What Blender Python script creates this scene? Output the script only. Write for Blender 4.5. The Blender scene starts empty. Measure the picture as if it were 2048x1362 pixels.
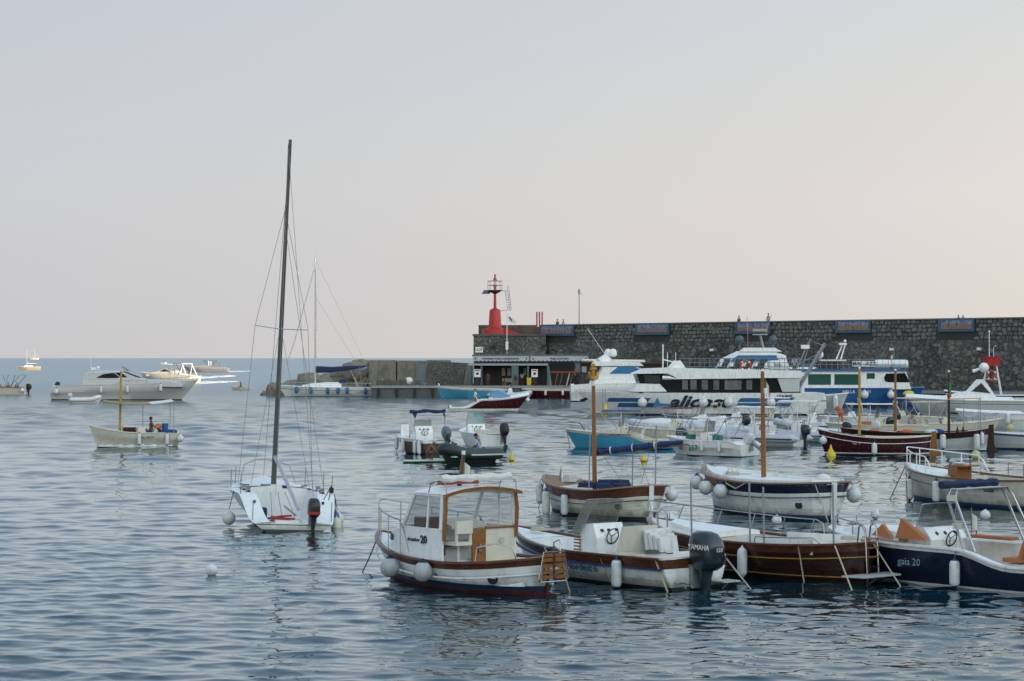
import bpy, bmesh, math, random
import numpy as np
from mathutils import Vector, Matrix

R = math.radians
rnd = random.Random(7)
scene = bpy.context.scene
col = scene.collection

# ------------------------------------------------------------------ camera
FOC, CAMH, HORIZ = 4600.0, 5.0, 716.0          # focal length in photograph pixels, eye height, eye level row
cam_data = bpy.data.cameras.new('camera')
cam = bpy.data.objects.new('camera', cam_data)
col.objects.link(cam)
scene.camera = cam
cam_data.sensor_width = 36.0
cam_data.lens = 36.0 * FOC / 2048.0
cam_data.clip_start = 0.5
cam_data.clip_end = 90000.0
cam.location = (0, 0, CAMH)
cam.rotation_euler = (R(90) + math.atan((HORIZ - 681.0) / FOC), 0, 0)

# ------------------------------------------------------------------ sky, sun, exposure
SUN_EL, SUN_AZ = 5.0, 135.0                    # the sun stands low, behind and to the right of the viewer
world = bpy.data.worlds.new('World')
scene.world = world
world.use_nodes = True
wn, wl = world.node_tree.nodes, world.node_tree.links
bg = wn['Background']
sky = wn.new('ShaderNodeTexSky')
sky.sky_type = 'NISHITA'
sky.sun_disc = False
sky.sun_elevation = R(SUN_EL)
sky.sun_rotation = R(SUN_AZ)
sky.altitude = 0
sky.air_density = 1.0
sky.dust_density = 4.0
sky.ozone_density = 1.0
hs = wn.new('ShaderNodeHueSaturation')
hs.inputs['Saturation'].default_value = 0.6
wl.new(sky.outputs['Color'], hs.inputs['Color'])
# the evening haze that veils that sky: pale at the horizon, thinner overhead, warmer and brighter towards the sun
wtc = wn.new('ShaderNodeTexCoord')
wsep = wn.new('ShaderNodeSeparateXYZ'); wl.new(wtc.outputs['Generated'], wsep.inputs['Vector'])
wramp = wn.new('ShaderNodeValToRGB')
HAZE = ((0.0, (0.670, 0.645, 0.622)), (0.07, (0.676, 0.668, 0.655)), (0.16, (0.592, 0.630, 0.668)), (0.32, (0.43, 0.54, 0.68)), (0.6, (0.30, 0.45, 0.66)), (1.0, (0.26, 0.41, 0.64)))
while len(wramp.color_ramp.elements) < len(HAZE): wramp.color_ramp.elements.new(0.5)
for e_, (p_, c_) in zip(wramp.color_ramp.elements, HAZE): e_.position = p_; e_.color = (*c_, 1)
wl.new(wsep.outputs['Z'], wramp.inputs['Fac'])
wdot = wn.new('ShaderNodeVectorMath'); wdot.operation = 'DOT_PRODUCT'
wdot.inputs[1].default_value = (math.sin(R(SUN_AZ)), math.cos(R(SUN_AZ)), 0)
wl.new(wtc.outputs['Generated'], wdot.inputs[0])
wmap = wn.new('ShaderNodeMapRange'); wmap.clamp = True
wmap.inputs['From Min'].default_value = -1; wmap.inputs['From Max'].default_value = 1
wl.new(wdot.outputs['Value'], wmap.inputs['Value'])
waz = wn.new('ShaderNodeMix'); waz.data_type = 'RGBA'
waz.inputs['A'].default_value = (0.779, 0.830, 0.930, 1); waz.inputs['B'].default_value = (2.04, 1.72, 1.25, 1)
wl.new(wmap.outputs['Result'], waz.inputs['Factor'])
# the after-glow round the low sun
wpow = wn.new('ShaderNodeMath'); wpow.operation = 'POWER'; wpow.inputs[1].default_value = 3.0
wl.new(wmap.outputs['Result'], wpow.inputs[0])
wglow = wn.new('ShaderNodeMix'); wglow.data_type = 'RGBA'; wglow.blend_type = 'ADD'
wglow.inputs['B'].default_value = (3.3, 2.75, 2.1, 1)
wl.new(wpow.outputs['Value'], wglow.inputs['Factor']); wl.new(waz.outputs['Result'], wglow.inputs['A'])
wmul = wn.new('ShaderNodeMix'); wmul.data_type = 'RGBA'; wmul.blend_type = 'MULTIPLY'; wmul.inputs['Factor'].default_value = 1
wl.new(wramp.outputs['Color'], wmul.inputs['A']); wl.new(wglow.outputs['Result'], wmul.inputs['B'])
SKY_STRENGTH = 0.12
wsc = wn.new('ShaderNodeVectorMath'); wsc.operation = 'SCALE'; wsc.inputs['Scale'].default_value = 1 / SKY_STRENGTH
wl.new(wmul.outputs['Result'], wsc.inputs[0])
wveil = wn.new('ShaderNodeMix'); wveil.data_type = 'RGBA'; wveil.inputs['Factor'].default_value = 0.88
wl.new(hs.outputs['Color'], wveil.inputs['A']); wl.new(wsc.outputs['Vector'], wveil.inputs['B'])
wl.new(wveil.outputs['Result'], bg.inputs['Color'])
bg.inputs['Strength'].default_value = SKY_STRENGTH
sun_data = bpy.data.lights.new('sun', 'SUN')
sun_data.energy = 4.5
sun_data.angle = R(0.6)
sun_data.color = (1.0, 0.78, 0.55)
sun = bpy.data.objects.new('sun', sun_data)
col.objects.link(sun)
SUN_DIR = Vector((math.sin(R(SUN_AZ)) * math.cos(R(SUN_EL)), math.cos(R(SUN_AZ)) * math.cos(R(SUN_EL)), math.sin(R(SUN_EL))))
sun.rotation_euler = SUN_DIR.to_track_quat('Z', 'Y').to_euler()
vs = scene.view_settings
vs.view_transform = 'Standard'
vs.look = 'None'
vs.gamma = 1.0
vs.exposure = 0.17
vs.use_curve_mapping = False
scene.cycles.use_denoising = True
scene.cycles.max_bounces = 6
scene.cycles.transparent_max_bounces = 12

def at(px, py):
    """A point of the water plane that the photograph shows at this pixel."""
    d = FOC * CAMH / (py - HORIZ)
    return Vector(((px - 1024.0) / FOC * d, d, 0.0))
def sp(px, py, d):
    """A point at distance d behind a pixel."""
    return Vector(((px - 1024.0) / FOC * d, d, CAMH + (HORIZ - py) / FOC * d))

# ------------------------------------------------------------------ materials
MATS = {}
def mat(name, rgb, rough=0.5, metal=0.0, var=0.12, scale=6.0, bump=0.0, dirt=None, alpha=1.0, spec=0.5, coat=0.0, bscale=None, grime=None):
    if name in MATS: return MATS[name]
    m = bpy.data.materials.new(name)
    m.use_nodes = True
    n, l = m.node_tree.nodes, m.node_tree.links
    p = n['Principled BSDF']
    p.inputs['Roughness'].default_value = rough
    p.inputs['Metallic'].default_value = metal
    p.inputs['Specular IOR Level'].default_value = spec
    p.inputs['Coat Weight'].default_value = coat
    tc = n.new('ShaderNodeTexCoord')
    nz = n.new('ShaderNodeTexNoise')
    nz.inputs['Scale'].default_value = scale
    nz.inputs['Detail'].default_value = 5
    l.new(tc.outputs['Object'], nz.inputs['Vector'])
    mr = n.new('ShaderNodeMapRange')
    mr.inputs['From Min'].default_value = 0.25; mr.inputs['From Max'].default_value = 0.75
    mr.inputs['To Min'].default_value = 1 - var; mr.inputs['To Max'].default_value = 1 + var * 0.6
    l.new(nz.outputs['Fac'], mr.inputs['Value'])
    mx = n.new('ShaderNodeMix'); mx.data_type = 'RGBA'; mx.blend_type = 'MULTIPLY'
    mx.inputs['Factor'].default_value = 1.0
    mx.inputs['A'].default_value = (*rgb, 1)
    l.new(mr.outputs['Result'], mx.inputs['B'])
    out = mx.outputs['Result']
    if dirt:                                   # (colour, amount): runs and grime with a shape of their own
        n2 = n.new('ShaderNodeTexNoise'); n2.inputs['Scale'].default_value = 2.2; n2.inputs['Detail'].default_value = 7
        mp = n.new('ShaderNodeMapping'); mp.inputs['Scale'].default_value = (3.0, 3.0, 0.6)
        l.new(tc.outputs['Object'], mp.inputs['Vector']); l.new(mp.outputs['Vector'], n2.inputs['Vector'])
        r2 = n.new('ShaderNodeMapRange')
        r2.inputs['From Min'].default_value = 0.5; r2.inputs['From Max'].default_value = 0.8
        r2.inputs['To Max'].default_value = dirt[1]
        l.new(n2.outputs['Fac'], r2.inputs['Value'])
        m2 = n.new('ShaderNodeMix'); m2.data_type = 'RGBA'
        l.new(r2.outputs['Result'], m2.inputs['Factor']); l.new(out, m2.inputs['A'])
        m2.inputs['B'].default_value = (*dirt[0], 1)
        out = m2.outputs['Result']
    if grime:                                  # weed and scum left along the waterline
        sz_ = n.new('ShaderNodeSeparateXYZ'); l.new(tc.outputs['Object'], sz_.inputs['Vector'])
        n4 = n.new('ShaderNodeTexNoise'); n4.inputs['Scale'].default_value = 5; n4.inputs['Detail'].default_value = 6
        l.new(tc.outputs['Object'], n4.inputs['Vector'])
        ad = n.new('ShaderNodeMath'); ad.operation = 'MULTIPLY_ADD'; ad.inputs[1].default_value = -0.34; l.new(n4.outputs['Fac'], ad.inputs[0]); l.new(sz_.outputs['Z'], ad.inputs[2])
        r4 = n.new('ShaderNodeMapRange'); r4.inputs['From Min'].default_value = grime[1] - 0.2; r4.inputs['From Max'].default_value = grime[1]
        r4.inputs['To Min'].default_value = grime[2]; r4.inputs['To Max'].default_value = 0
        l.new(ad.outputs['Value'], r4.inputs['Value'])
        m4 = n.new('ShaderNodeMix'); m4.data_type = 'RGBA'; l.new(r4.outputs['Result'], m4.inputs['Factor']); l.new(out, m4.inputs['A']); m4.inputs['B'].default_value = (*grime[0], 1)
        out = m4.outputs['Result']
    l.new(out, p.inputs['Base Color'])
    rr = n.new('ShaderNodeMapRange')
    rr.inputs['To Min'].default_value = max(0.02, rough - 0.08); rr.inputs['To Max'].default_value = min(1, rough + 0.1)
    l.new(nz.outputs['Fac'], rr.inputs['Value']); l.new(rr.outputs['Result'], p.inputs['Roughness'])
    if bump:
        b = n.new('ShaderNodeBump'); b.inputs['Strength'].default_value = bump; b.inputs['Distance'].default_value = 0.02
        nb = nz
        if bscale:
            nb = n.new('ShaderNodeTexNoise'); nb.inputs['Scale'].default_value = bscale; nb.inputs['Detail'].default_value = 4
            l.new(tc.outputs['Object'], nb.inputs['Vector'])
        l.new(nb.outputs['Fac'], b.inputs['Height']); l.new(b.outputs['Normal'], p.inputs['Normal'])
    if alpha < 1: p.inputs['Alpha'].default_value = alpha
    MATS[name] = m
    return m

def wood(name, rgb, dark, rough=0.4, scale=1.0, coat=0.2):
    if name in MATS: return MATS[name]
    m = mat(name, rgb, rough, coat=coat)
    n, l = m.node_tree.nodes, m.node_tree.links
    p = n['Principled BSDF']
    tc = n.new('ShaderNodeTexCoord'); mp = n.new('ShaderNodeMapping')
    mp.inputs['Scale'].default_value = (0.8 * scale, 9 * scale, 9 * scale)
    nz = n.new('ShaderNodeTexNoise'); nz.inputs['Scale'].default_value = 2.5; nz.inputs['Detail'].default_value = 6; nz.inputs['Distortion'].default_value = 0.6
    cr = n.new('ShaderNodeValToRGB')
    cr.color_ramp.elements[0].position = 0.3; cr.color_ramp.elements[0].color = (*dark, 1)
    cr.color_ramp.elements[1].position = 0.68; cr.color_ramp.elements[1].color = (*rgb, 1)
    l.new(tc.outputs['Object'], mp.inputs['Vector']); l.new(mp.outputs['Vector'], nz.inputs['Vector'])
    l.new(nz.outputs['Fac'], cr.inputs['Fac']); l.new(cr.outputs['Color'], p.inputs['Base Color'])
    return m

def glass(name, rgb=(0.5, 0.6, 0.6), alpha=0.35, rough=0.04):
    m = mat(name, rgb, rough, var=0.02, spec=0.6)
    p = m.node_tree.nodes['Principled BSDF']
    p.inputs['Alpha'].default_value = alpha
    return m

WHITE = mat('white_gelcoat', (0.82, 0.83, 0.83), 0.28, var=0.07, scale=3, dirt=((0.38, 0.35, 0.29), 0.5))
CREAM = mat('cream_gelcoat', (0.70, 0.66, 0.56), 0.3, var=0.06, scale=3, dirt=((0.42, 0.37, 0.28), 0.35))
GREYW = mat('grey_gelcoat', (0.52, 0.54, 0.55), 0.3, var=0.06, scale=3, dirt=((0.32, 0.32, 0.3), 0.3))
DECKW = mat('white_deck', (0.78, 0.79, 0.79), 0.6, var=0.06, scale=5, dirt=((0.5, 0.47, 0.42), 0.35))
HULLW = mat('white_hull_paint', (0.82, 0.83, 0.82), 0.3, var=0.07, scale=3, dirt=((0.36, 0.33, 0.27), 0.5), grime=((0.20, 0.19, 0.13), 0.14, 0.75))
HULLC = mat('cream_hull_paint', (0.68, 0.65, 0.56), 0.3, var=0.07, scale=3, dirt=((0.36, 0.32, 0.24), 0.5), grime=((0.18, 0.17, 0.11), 0.14, 0.75))
NAVY = mat('navy_paint', (0.012, 0.018, 0.04), 0.22, var=0.15)
BOOT = mat('blue_boot_stripe', (0.004, 0.035, 0.10), 0.4, var=0.15)
BLUE = mat('blue_paint', (0.02, 0.11, 0.30), 0.35, var=0.1, dirt=((0.1, 0.16, 0.22), 0.3))
SKYBLUE = mat('light_blue_paint', (0.065, 0.31, 0.48), 0.3, var=0.08)
MAROON = mat('maroon_paint', (0.055, 0.010, 0.014), 0.25, var=0.15)
REDAF = mat('red_antifouling', (0.07, 0.015, 0.014), 0.7, var=0.3, dirt=((0.05, 0.05, 0.03), 0.6))
COWL = mat('slate_blue_cowl', (0.012, 0.024, 0.038), 0.22, var=0.1, coat=0.3)
DARKAF = mat('dark_antifouling', (0.015, 0.025, 0.035), 0.6, var=0.3, dirt=((0.05, 0.06, 0.04), 0.5))
BLUEAF = mat('blue_antifouling', (0.015, 0.06, 0.14), 0.6, var=0.3)
BLACK = mat('black_rubber', (0.012, 0.012, 0.014), 0.55)
DARK = mat('dark_interior', (0.02, 0.022, 0.025), 0.7)
STEEL = mat('stainless_steel', (0.40, 0.41, 0.42), 0.22, metal=1.0, var=0.05)
GALV = mat('galvanised_steel', (0.30, 0.32, 0.34), 0.55, metal=0.6)
ALU = mat('aluminium_spar', (0.55, 0.56, 0.55), 0.4, metal=0.7)
VINYL = mat('white_vinyl', (0.68, 0.69, 0.69), 0.42, var=0.15, scale=6, dirt=((0.28, 0.27, 0.23), 0.7))
NAVYCLOTH = mat('navy_canvas', (0.014, 0.03, 0.085), 0.9, var=0.25, bump=0.5, bscale=25)
BLUECLOTH = mat('blue_canvas', (0.02, 0.07, 0.25), 0.9, var=0.2, bump=0.5, bscale=20)
WHITECLOTH = mat('white_canvas', (0.72, 0.70, 0.66), 0.9, var=0.1, bump=0.4, bscale=20)
BEIGECLOTH = mat('beige_canvas', (0.55, 0.45, 0.30), 0.9, var=0.15, bump=0.4, bscale=20)
YELCLOTH = mat('mustard_canvas', (0.36, 0.27, 0.09), 0.9, var=0.15)
MAHOG = wood('varnished_mahogany', (0.15, 0.05, 0.02), (0.055, 0.018, 0.01), 0.3)
TEAK = wood('weathered_teak', (0.34, 0.21, 0.12), (0.20, 0.11, 0.06), 0.6, coat=0)
OAK = wood('honey_varnish', (0.30, 0.125, 0.025), (0.17, 0.06, 0.012), 0.35)
DARKWOOD = wood('dark_mahogany', (0.045, 0.012, 0.008), (0.018, 0.006, 0.005), 0.28)
ROPE = mat('pale_rope', (0.52, 0.47, 0.36), 0.95, var=0.3, scale=40)
DARKROPE = mat('dark_rope', (0.10, 0.09, 0.08), 0.95, var=0.3, scale=40)
YELLOW = mat('yellow_plastic', (0.62, 0.46, 0.02), 0.5, dirt=((0.25, 0.2, 0.05), 0.4))
ORANGE = mat('orange_fabric', (0.55, 0.12, 0.02), 0.7)
TAN = mat('tan_upholstery', (0.42, 0.14, 0.045), 0.6)
RED = mat('red_paint', (0.42, 0.02, 0.022), 0.45, dirt=((0.18, 0.02, 0.02), 0.5))
GREEN = mat('green_cloth', (0.02, 0.22, 0.07), 0.85)
CLEAR = glass('clear_pane', (0.10, 0.14, 0.14), 0.16)
TINT = glass('tinted_pane', (0.06, 0.07, 0.07), 0.72)
SMOKE = glass('smoked_acrylic', (0.16, 0.15, 0.12), 0.62)
BLUEPANE = glass('blue_pane', (0.06, 0.22, 0.42), 0.85)
GREENPANE = glass('green_pane', (0.03, 0.10, 0.085), 0.9)
DARKPANE = mat('dark_window', (0.012, 0.014, 0.016), 0.08, var=0.1)
SKIN = mat('skin', (0.33, 0.17, 0.11), 0.6, var=0.08)
TANSKIN = mat('tanned_skin', (0.16, 0.065, 0.035), 0.55, var=0.1)
HAIR = mat('dark_hair', (0.015, 0.011, 0.009), 0.7)
LETNAVY = mat('navy_lettering', (0.012, 0.02, 0.05), 0.5)
LETBLUE = mat('blue_lettering', (0.02, 0.12, 0.28), 0.5)
LETWHITE = mat('white_lettering', (0.75, 0.75, 0.73), 0.5)
LETGREEN = mat('teal_lettering', (0.01, 0.22, 0.19), 0.5)
LETRED = mat('red_lettering', (0.5, 0.03, 0.03), 0.5)

# ------------------------------------------------------------------ mesh helpers
class MB:
    """Collects shapes; build() links them as one mesh object."""
    def __init__(s): s.v, s.f, s.m = [], [], []
    def add(s, vs_, fs, mi=0):
        o = len(s.v)
        s.v += [tuple(p) for p in vs_]
        for f in fs:
            s.f.append(tuple(i + o for i in f)); s.m.append(mi)
        return s
    def box(s, c, d, rz=0, mi=0, taper=1.0, rot=None):
        hx, hy, hz = d[0] / 2, d[1] / 2, d[2] / 2
        pts = []
        for z, k in ((-hz, 1), (hz, taper)):
            for x, y in ((-hx, -hy), (hx, -hy), (hx, hy), (-hx, hy)):
                pts.append(Vector((x * k, y * k, z)))
        M = rot if rot is not None else Matrix.Rotation(rz, 3, 'Z')
        C = Vector(c)
        return s.add([M @ p + C for p in pts], [(3, 2, 1, 0), (4, 5, 6, 7), (0, 1, 5, 4), (1, 2, 6, 5), (2, 3, 7, 6), (3, 0, 4, 7)], mi)
    def tube(s, path, r, n=6, mi=0, closed=False, flat=1.0):
        P = [Vector(p) for p in path]
        k = len(P)
        rs = r if isinstance(r, (list, tuple)) else [r] * k
        rings = []
        up = None
        for i in range(k):
            a = P[i - 1] if (i > 0 or closed) else P[0]
            b = P[(i + 1) % k] if (i < k - 1 or closed) else P[-1]
            t = (b - a)
            t = t.normalized() if t.length > 1e-9 else Vector((0, 0, 1))
            if up is None or abs(up.dot(t)) > 0.98:
                up = Vector((0, 0, 1)) if abs(t.z) < 0.9 else Vector((1, 0, 0))
            x = t.cross(up).normalized(); y = x.cross(t).normalized()
            up = y
            rings.append([P[i] + (x * math.cos(2 * math.pi * j / n) + y * flat * math.sin(2 * math.pi * j / n)) * rs[i] for j in range(n)])
        vv = [p for rg in rings for p in rg]
        ff = []
        for i in range(k if closed else k - 1):
            i2 = (i + 1) % k
            for j in range(n):
                j2 = (j + 1) % n
                ff.append((i * n + j, i * n + j2, i2 * n + j2, i2 * n + j))
        if not closed:
            ff.append(tuple(range(n))[::-1]); ff.append(tuple((k - 1) * n + j for j in range(n)))
        return s.add(vv, ff, mi)
    def lathe(s, prof, c=(0, 0, 0), n=12, axis=(0, 0, 1), mi=0):
        A = Vector(axis).normalized()
        q = Vector((0, 0, 1)).rotation_difference(A).to_matrix()
        C = Vector(c)
        vv, ff = [], []
        for r, z in prof:
            for j in range(n):
                a = 2 * math.pi * j / n
                vv.append(q @ Vector((r * math.cos(a), r * math.sin(a), z)) + C)
        for i in range(len(prof) - 1):
            for j in range(n):
                j2 = (j + 1) % n
                ff.append((i * n + j, i * n + j2, (i + 1) * n + j2, (i + 1) * n + j))
        ff.append(tuple(range(n))[::-1]); ff.append(tuple((len(prof) - 1) * n + j for j in range(n)))
        return s.add(vv, ff, mi)
    def ball(s, c, r, n=12, sz=(1, 1, 1), mi=0):
        k = max(5, n // 2 + 1)
        vv, ff = [], []
        C = Vector(c)
        vv.append(C + Vector((0, 0, -r * sz[2])))
        for i in range(1, k):
            th = math.pi * i / k
            for j in range(n):
                a = 2 * math.pi * j / n
                vv.append(C + Vector((r * sz[0] * math.sin(th) * math.cos(a), r * sz[1] * math.sin(th) * math.sin(a), -r * sz[2] * math.cos(th))))
        vv.append(C + Vector((0, 0, r * sz[2])))
        for j in range(n):
            ff.append((0, 1 + (j + 1) % n, 1 + j))
            top = 1 + (k - 2) * n
            ff.append((len(vv) - 1, top + j, top + (j + 1) % n))
        for i in range(k - 2):
            for j in range(n):
                j2 = (j + 1) % n
                ff.append((1 + i * n + j, 1 + i * n + j2, 1 + (i + 1) * n + j2, 1 + (i + 1) * n + j))
        return s.add(vv, ff, mi)
    def grid(s, rows, mi=0, closed=False):
        n = len(rows[0]); o = []
        for r_ in rows: o += list(r_)
        ff = []
        for i in range(len(rows) - 1):
            for j in range(n if closed else n - 1):
                j2 = (j + 1) % n
                ff.append((i * n + j, i * n + j2, (i + 1) * n + j2, (i + 1) * n + j))
        return s.add(o, ff, mi)
    def slab(s, poly, h, mi=0):
        """A polygon of 3-D points given thickness along vector h."""
        n = len(poly); H = Vector(h)
        a = [Vector(p) for p in poly]; b = [p + H for p in a]
        return s.add(a + b, [tuple(range(n))[::-1], tuple(range(n, 2 * n))] + [(i, (i + 1) % n, n + (i + 1) % n, n + i) for i in range(n)], mi)
    def sweep(s, path, w, h, closed=False, mi=0, out=0.0):
        """A rectangular moulding laid along a path, w across and h up."""
        P = [Vector(p) for p in path]; k = len(P); rows = []
        for i in range(k):
            a = P[i - 1] if (i > 0 or closed) else P[0]
            b = P[(i + 1) % k] if (i < k - 1 or closed) else P[-1]
            t = b - a; t.z = 0
            t = t.normalized() if t.length > 1e-9 else Vector((1, 0, 0))
            nn = Vector((t.y, -t.x, 0))
            c = P[i] + nn * out
            rows.append([c - nn * w / 2 - Vector((0, 0, h / 2)), c + nn * w / 2 - Vector((0, 0, h / 2)), c + nn * w / 2 + Vector((0, 0, h / 2)), c - nn * w / 2 + Vector((0, 0, h / 2))])
        if closed: rows.append(rows[0])
        s.grid(rows, mi, closed=True)
        if not closed:
            o = len(s.v) - 4 * k
            s.f += [(o, o + 1, o + 2, o + 3), (o + 4 * k - 1, o + 4 * k - 2, o + 4 * k - 3, o + 4 * k - 4)]; s.m += [mi, mi]
        return s
    def build(s, name, m, parent=None, smooth=True, fix=True):
        me = bpy.data.meshes.new(name)
        me.from_pydata(s.v, [], s.f)
        ms = m if isinstance(m, (list, tuple)) else [m]
        for q in ms: me.materials.append(q)
        me.polygons.foreach_set('material_index', s.m)
        if fix:
            bm = bmesh.new(); bm.from_mesh(me)
            bmesh.ops.remove_doubles(bm, verts=bm.verts, dist=1e-5)
            bmesh.ops.recalc_face_normals(bm, faces=bm.faces)
            bm.to_mesh(me); bm.free()
        if smooth:
            me.polygons.foreach_set('use_smooth', [True] * len(me.polygons))
            try: me.set_sharp_from_angle(angle=R(38))
            except Exception: pass
        me.update()
        o = bpy.data.objects.new(name, me)
        col.objects.link(o)
        if parent is not None: o.parent = parent
        return o

def tag(o, label=None, cat=None, group=None, kind=None):
    if label: o['label'] = label
    if cat: o['category'] = cat
    if group: o['group'] = group
    if kind: o['kind'] = kind
    return o
def root(name, loc, rz=0.0, rx=0.0, label=None, cat=None, group=None):
    e = bpy.data.objects.new(name, None)
    e.empty_display_size = 0.3
    col.objects.link(e)
    e.location = loc; e.rotation_euler = (rx, 0, rz)
    tag(e, label, cat, group)
    return e
def text(body, size, m, parent, loc, rot, shear=0.0, extr=0.004, name='lettering', sx=1.0, align='CENTER', bold=0.0):
    cu = bpy.data.curves.new(name, 'FONT')
    cu.body = body; cu.size = size; cu.shear = shear; cu.extrude = extr; cu.offset = bold
    cu.align_x = align; cu.align_y = 'CENTER'; cu.resolution_u = 2
    t = bpy.data.objects.new(name, cu)
    me = bpy.data.meshes.new_from_object(t)
    bpy.data.objects.remove(t); bpy.data.curves.remove(cu)
    me.name = name
    me.materials.clear(); me.materials.append(m)
    o = bpy.data.objects.new(name, me)
    col.objects.link(o)
    o.parent = parent
    o.location = loc
    o.rotation_euler = rot
    o.scale = (sx, 1, 1)
    return o
# ------------------------------------------------------------------ the sea: one sheet out to the horizon, with real waves near by
def build_sea():
    rs = np.random.RandomState(5)
    dense = np.linspace(-15.0, 15.0, 460)
    side_l = -np.concatenate([np.linspace(180, 40, 30), np.linspace(39, 15.2, 60)])
    ang = np.radians(np.concatenate([side_l, dense, -side_l[::-1][:-1]]))
    inv = np.linspace(1 / 27.0, 1 / 700.0, 1000)          # even steps on the retina
    rad = np.concatenate([np.linspace(2, 26, 14), 1 / inv, np.geomspace(715, 70000, 50)])
    A, D = np.meshgrid(ang, rad)
    X, Y = D * np.sin(A), D * np.cos(A)
    Z = np.zeros_like(X); DX = np.zeros_like(X); DY = np.zeros_like(X)
    step = np.gradient(rad)[:, None]
    waves = []
    for i in range(100):
        lam = 0.28 * (2.5 / 0.28) ** rs.rand()
        th = math.radians(252) + rs.normal(0, 0.75)
        steep = 0.0132 * (0.45 + 0.85 * rs.rand()) * (1.0 if lam < 2.2 else 0.5)
        waves.append((lam, th, steep * lam / (2 * math.pi), rs.rand() * 6.283))
    for lam, th, amp, ph in waves:
        fade = np.clip((lam / np.maximum(step, 0.012) - 1.6) / 2.2, 0, 1)
        k = 2 * math.pi / lam
        arg = k * (X * math.cos(th) + Y * math.sin(th)) + ph
        Z += fade * amp * np.sin(arg)
        c_ = fade * amp * 2.0 * np.cos(arg)            # crests drawn together, troughs spread out
        DX += c_ * math.cos(th); DY += c_ * math.sin(th)
    far = np.clip((D - 45.0) / 130.0, 0.0, 1.0)
    for i in range(60):                                   # longer, open-water waves
        lam = 2.2 * (7.5 / 2.2) ** rs.rand()
        th = math.radians(258) + rs.normal(0, 0.85)
        amp = 0.018 * (0.5 + rs.rand()) * lam / (2 * math.pi)
        fade = np.clip((lam / np.maximum(step, 0.012) - 1.3) / 1.5, 0, 1)
        Z += fade * far * amp * np.sin(2 * math.pi / lam * (X * math.cos(th) + Y * math.sin(th)) + rs.rand() * 6.283)
    # gusts: patches of calmer and rougher water
    g = np.zeros_like(X)
    for i in range(9):
        lam = 14 * 5 ** rs.rand(); th = rs.rand() * 6.283
        g += np.sin(6.283 / lam * (X * math.cos(th) + 0.5 * Y * math.sin(th)) + rs.rand() * 6.283)
    Z *= np.clip(1.0 + 0.07 * g, 0.75, 1.22)
    X = X + DX; Y = Y + DY
    nr, na = X.shape
    co = np.empty((nr * na, 3), np.float32)
    co[:, 0], co[:, 1], co[:, 2] = X.ravel(), Y.ravel(), Z.ravel()
    i = np.arange(nr - 1)[:, None]; j = np.arange(na)[None, :]; j2 = (j + 1) % na
    quads = np.stack([i * na + j, i * na + j2, (i + 1) * na + j2, (i + 1) * na + j], -1).reshape(-1, 4)
    me = bpy.data.meshes.new('sea')
    me.vertices.add(len(co)); me.vertices.foreach_set('co', co.ravel())
    me.loops.add(quads.size); me.loops.foreach_set('vertex_index', quads.ravel().astype(np.int32))
    me.polygons.add(len(quads)); me.polygons.foreach_set('loop_start', np.arange(0, quads.size, 4, dtype=np.int32))
    me.polygons.foreach_set('use_smooth', np.ones(len(quads), bool))
    me.update(); me.validate()
    m = bpy.data.materials.new('sea_water'); m.use_nodes = True
    n, l = m.node_tree.nodes, m.node_tree.links
    n.remove(n['Principled BSDF'])
    dif = n.new('ShaderNodeBsdfDiffuse'); dif.inputs['Color'].default_value = (0.0005, 0.022, 0.034, 1)
    p = n.new('ShaderNodeBsdfGlossy'); p.inputs['Color'].default_value = (0.87, 0.965, 1.0, 1)
    fr = n.new('ShaderNodeFresnel'); fr.inputs['IOR'].default_value = 1.333
    fm = n.new('ShaderNodeMath'); fm.operation = 'MULTIPLY'; fm.use_clamp = True; fm.inputs[1].default_value = 1.25; l.new(fr.outputs['Fac'], fm.inputs[0])
    mxs = n.new('ShaderNodeMixShader'); l.new(fm.outputs['Value'], mxs.inputs['Fac']); l.new(dif.outputs['BSDF'], mxs.inputs[1]); l.new(p.outputs['BSDF'], mxs.inputs[2])
    l.new(mxs.outputs['Shader'], n['Material Output'].inputs['Surface'])
    geo = n.new('ShaderNodeNewGeometry')
    def noise(sx, sy, detail, seed):
        mp = n.new('ShaderNodeMapping'); mp.inputs['Scale'].default_value = (sx, sy, 1); mp.inputs['Rotation'].default_value = (0, 0, R(seed * 3)); mp.inputs['Location'].default_value = (seed, seed * 2, 0)
        l.new(geo.outputs['Position'], mp.inputs['Vector'])
        t = n.new('ShaderNodeTexNoise'); t.inputs['Scale'].default_value = 1; t.inputs['Detail'].default_value = detail; t.inputs['Roughness'].default_value = 0.55
        l.new(mp.outputs['Vector'], t.inputs['Vector'])
        return t
    ln = n.new('ShaderNodeVectorMath'); ln.operation = 'LENGTH'; l.new(geo.outputs['Position'], ln.inputs[0])
    rg = n.new('ShaderNodeMapRange')                      # sheltered by the mole: smooth; open sea: ruffled
    rg.inputs['From Min'].default_value = 60; rg.inputs['From Max'].default_value = 420
    rg.inputs['To Min'].default_value = 0.012; rg.inputs['To Max'].default_value = 0.24
    l.new(ln.outputs['Value'], rg.inputs['Value']); l.new(rg.outputs['Result'], p.inputs['Roughness'])
    ff = n.new('ShaderNodeMapRange')                      # ruffled water mirrors less of the low sky
    ff.inputs['From Min'].default_value = 70; ff.inputs['From Max'].default_value = 330
    ff.inputs['To Min'].default_value = 1.25; ff.inputs['To Max'].default_value = 0.66
    l.new(ln.outputs['Value'], ff.inputs['Value']); l.new(ff.outputs['Result'], fm.inputs[1])
    prev = None
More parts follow.
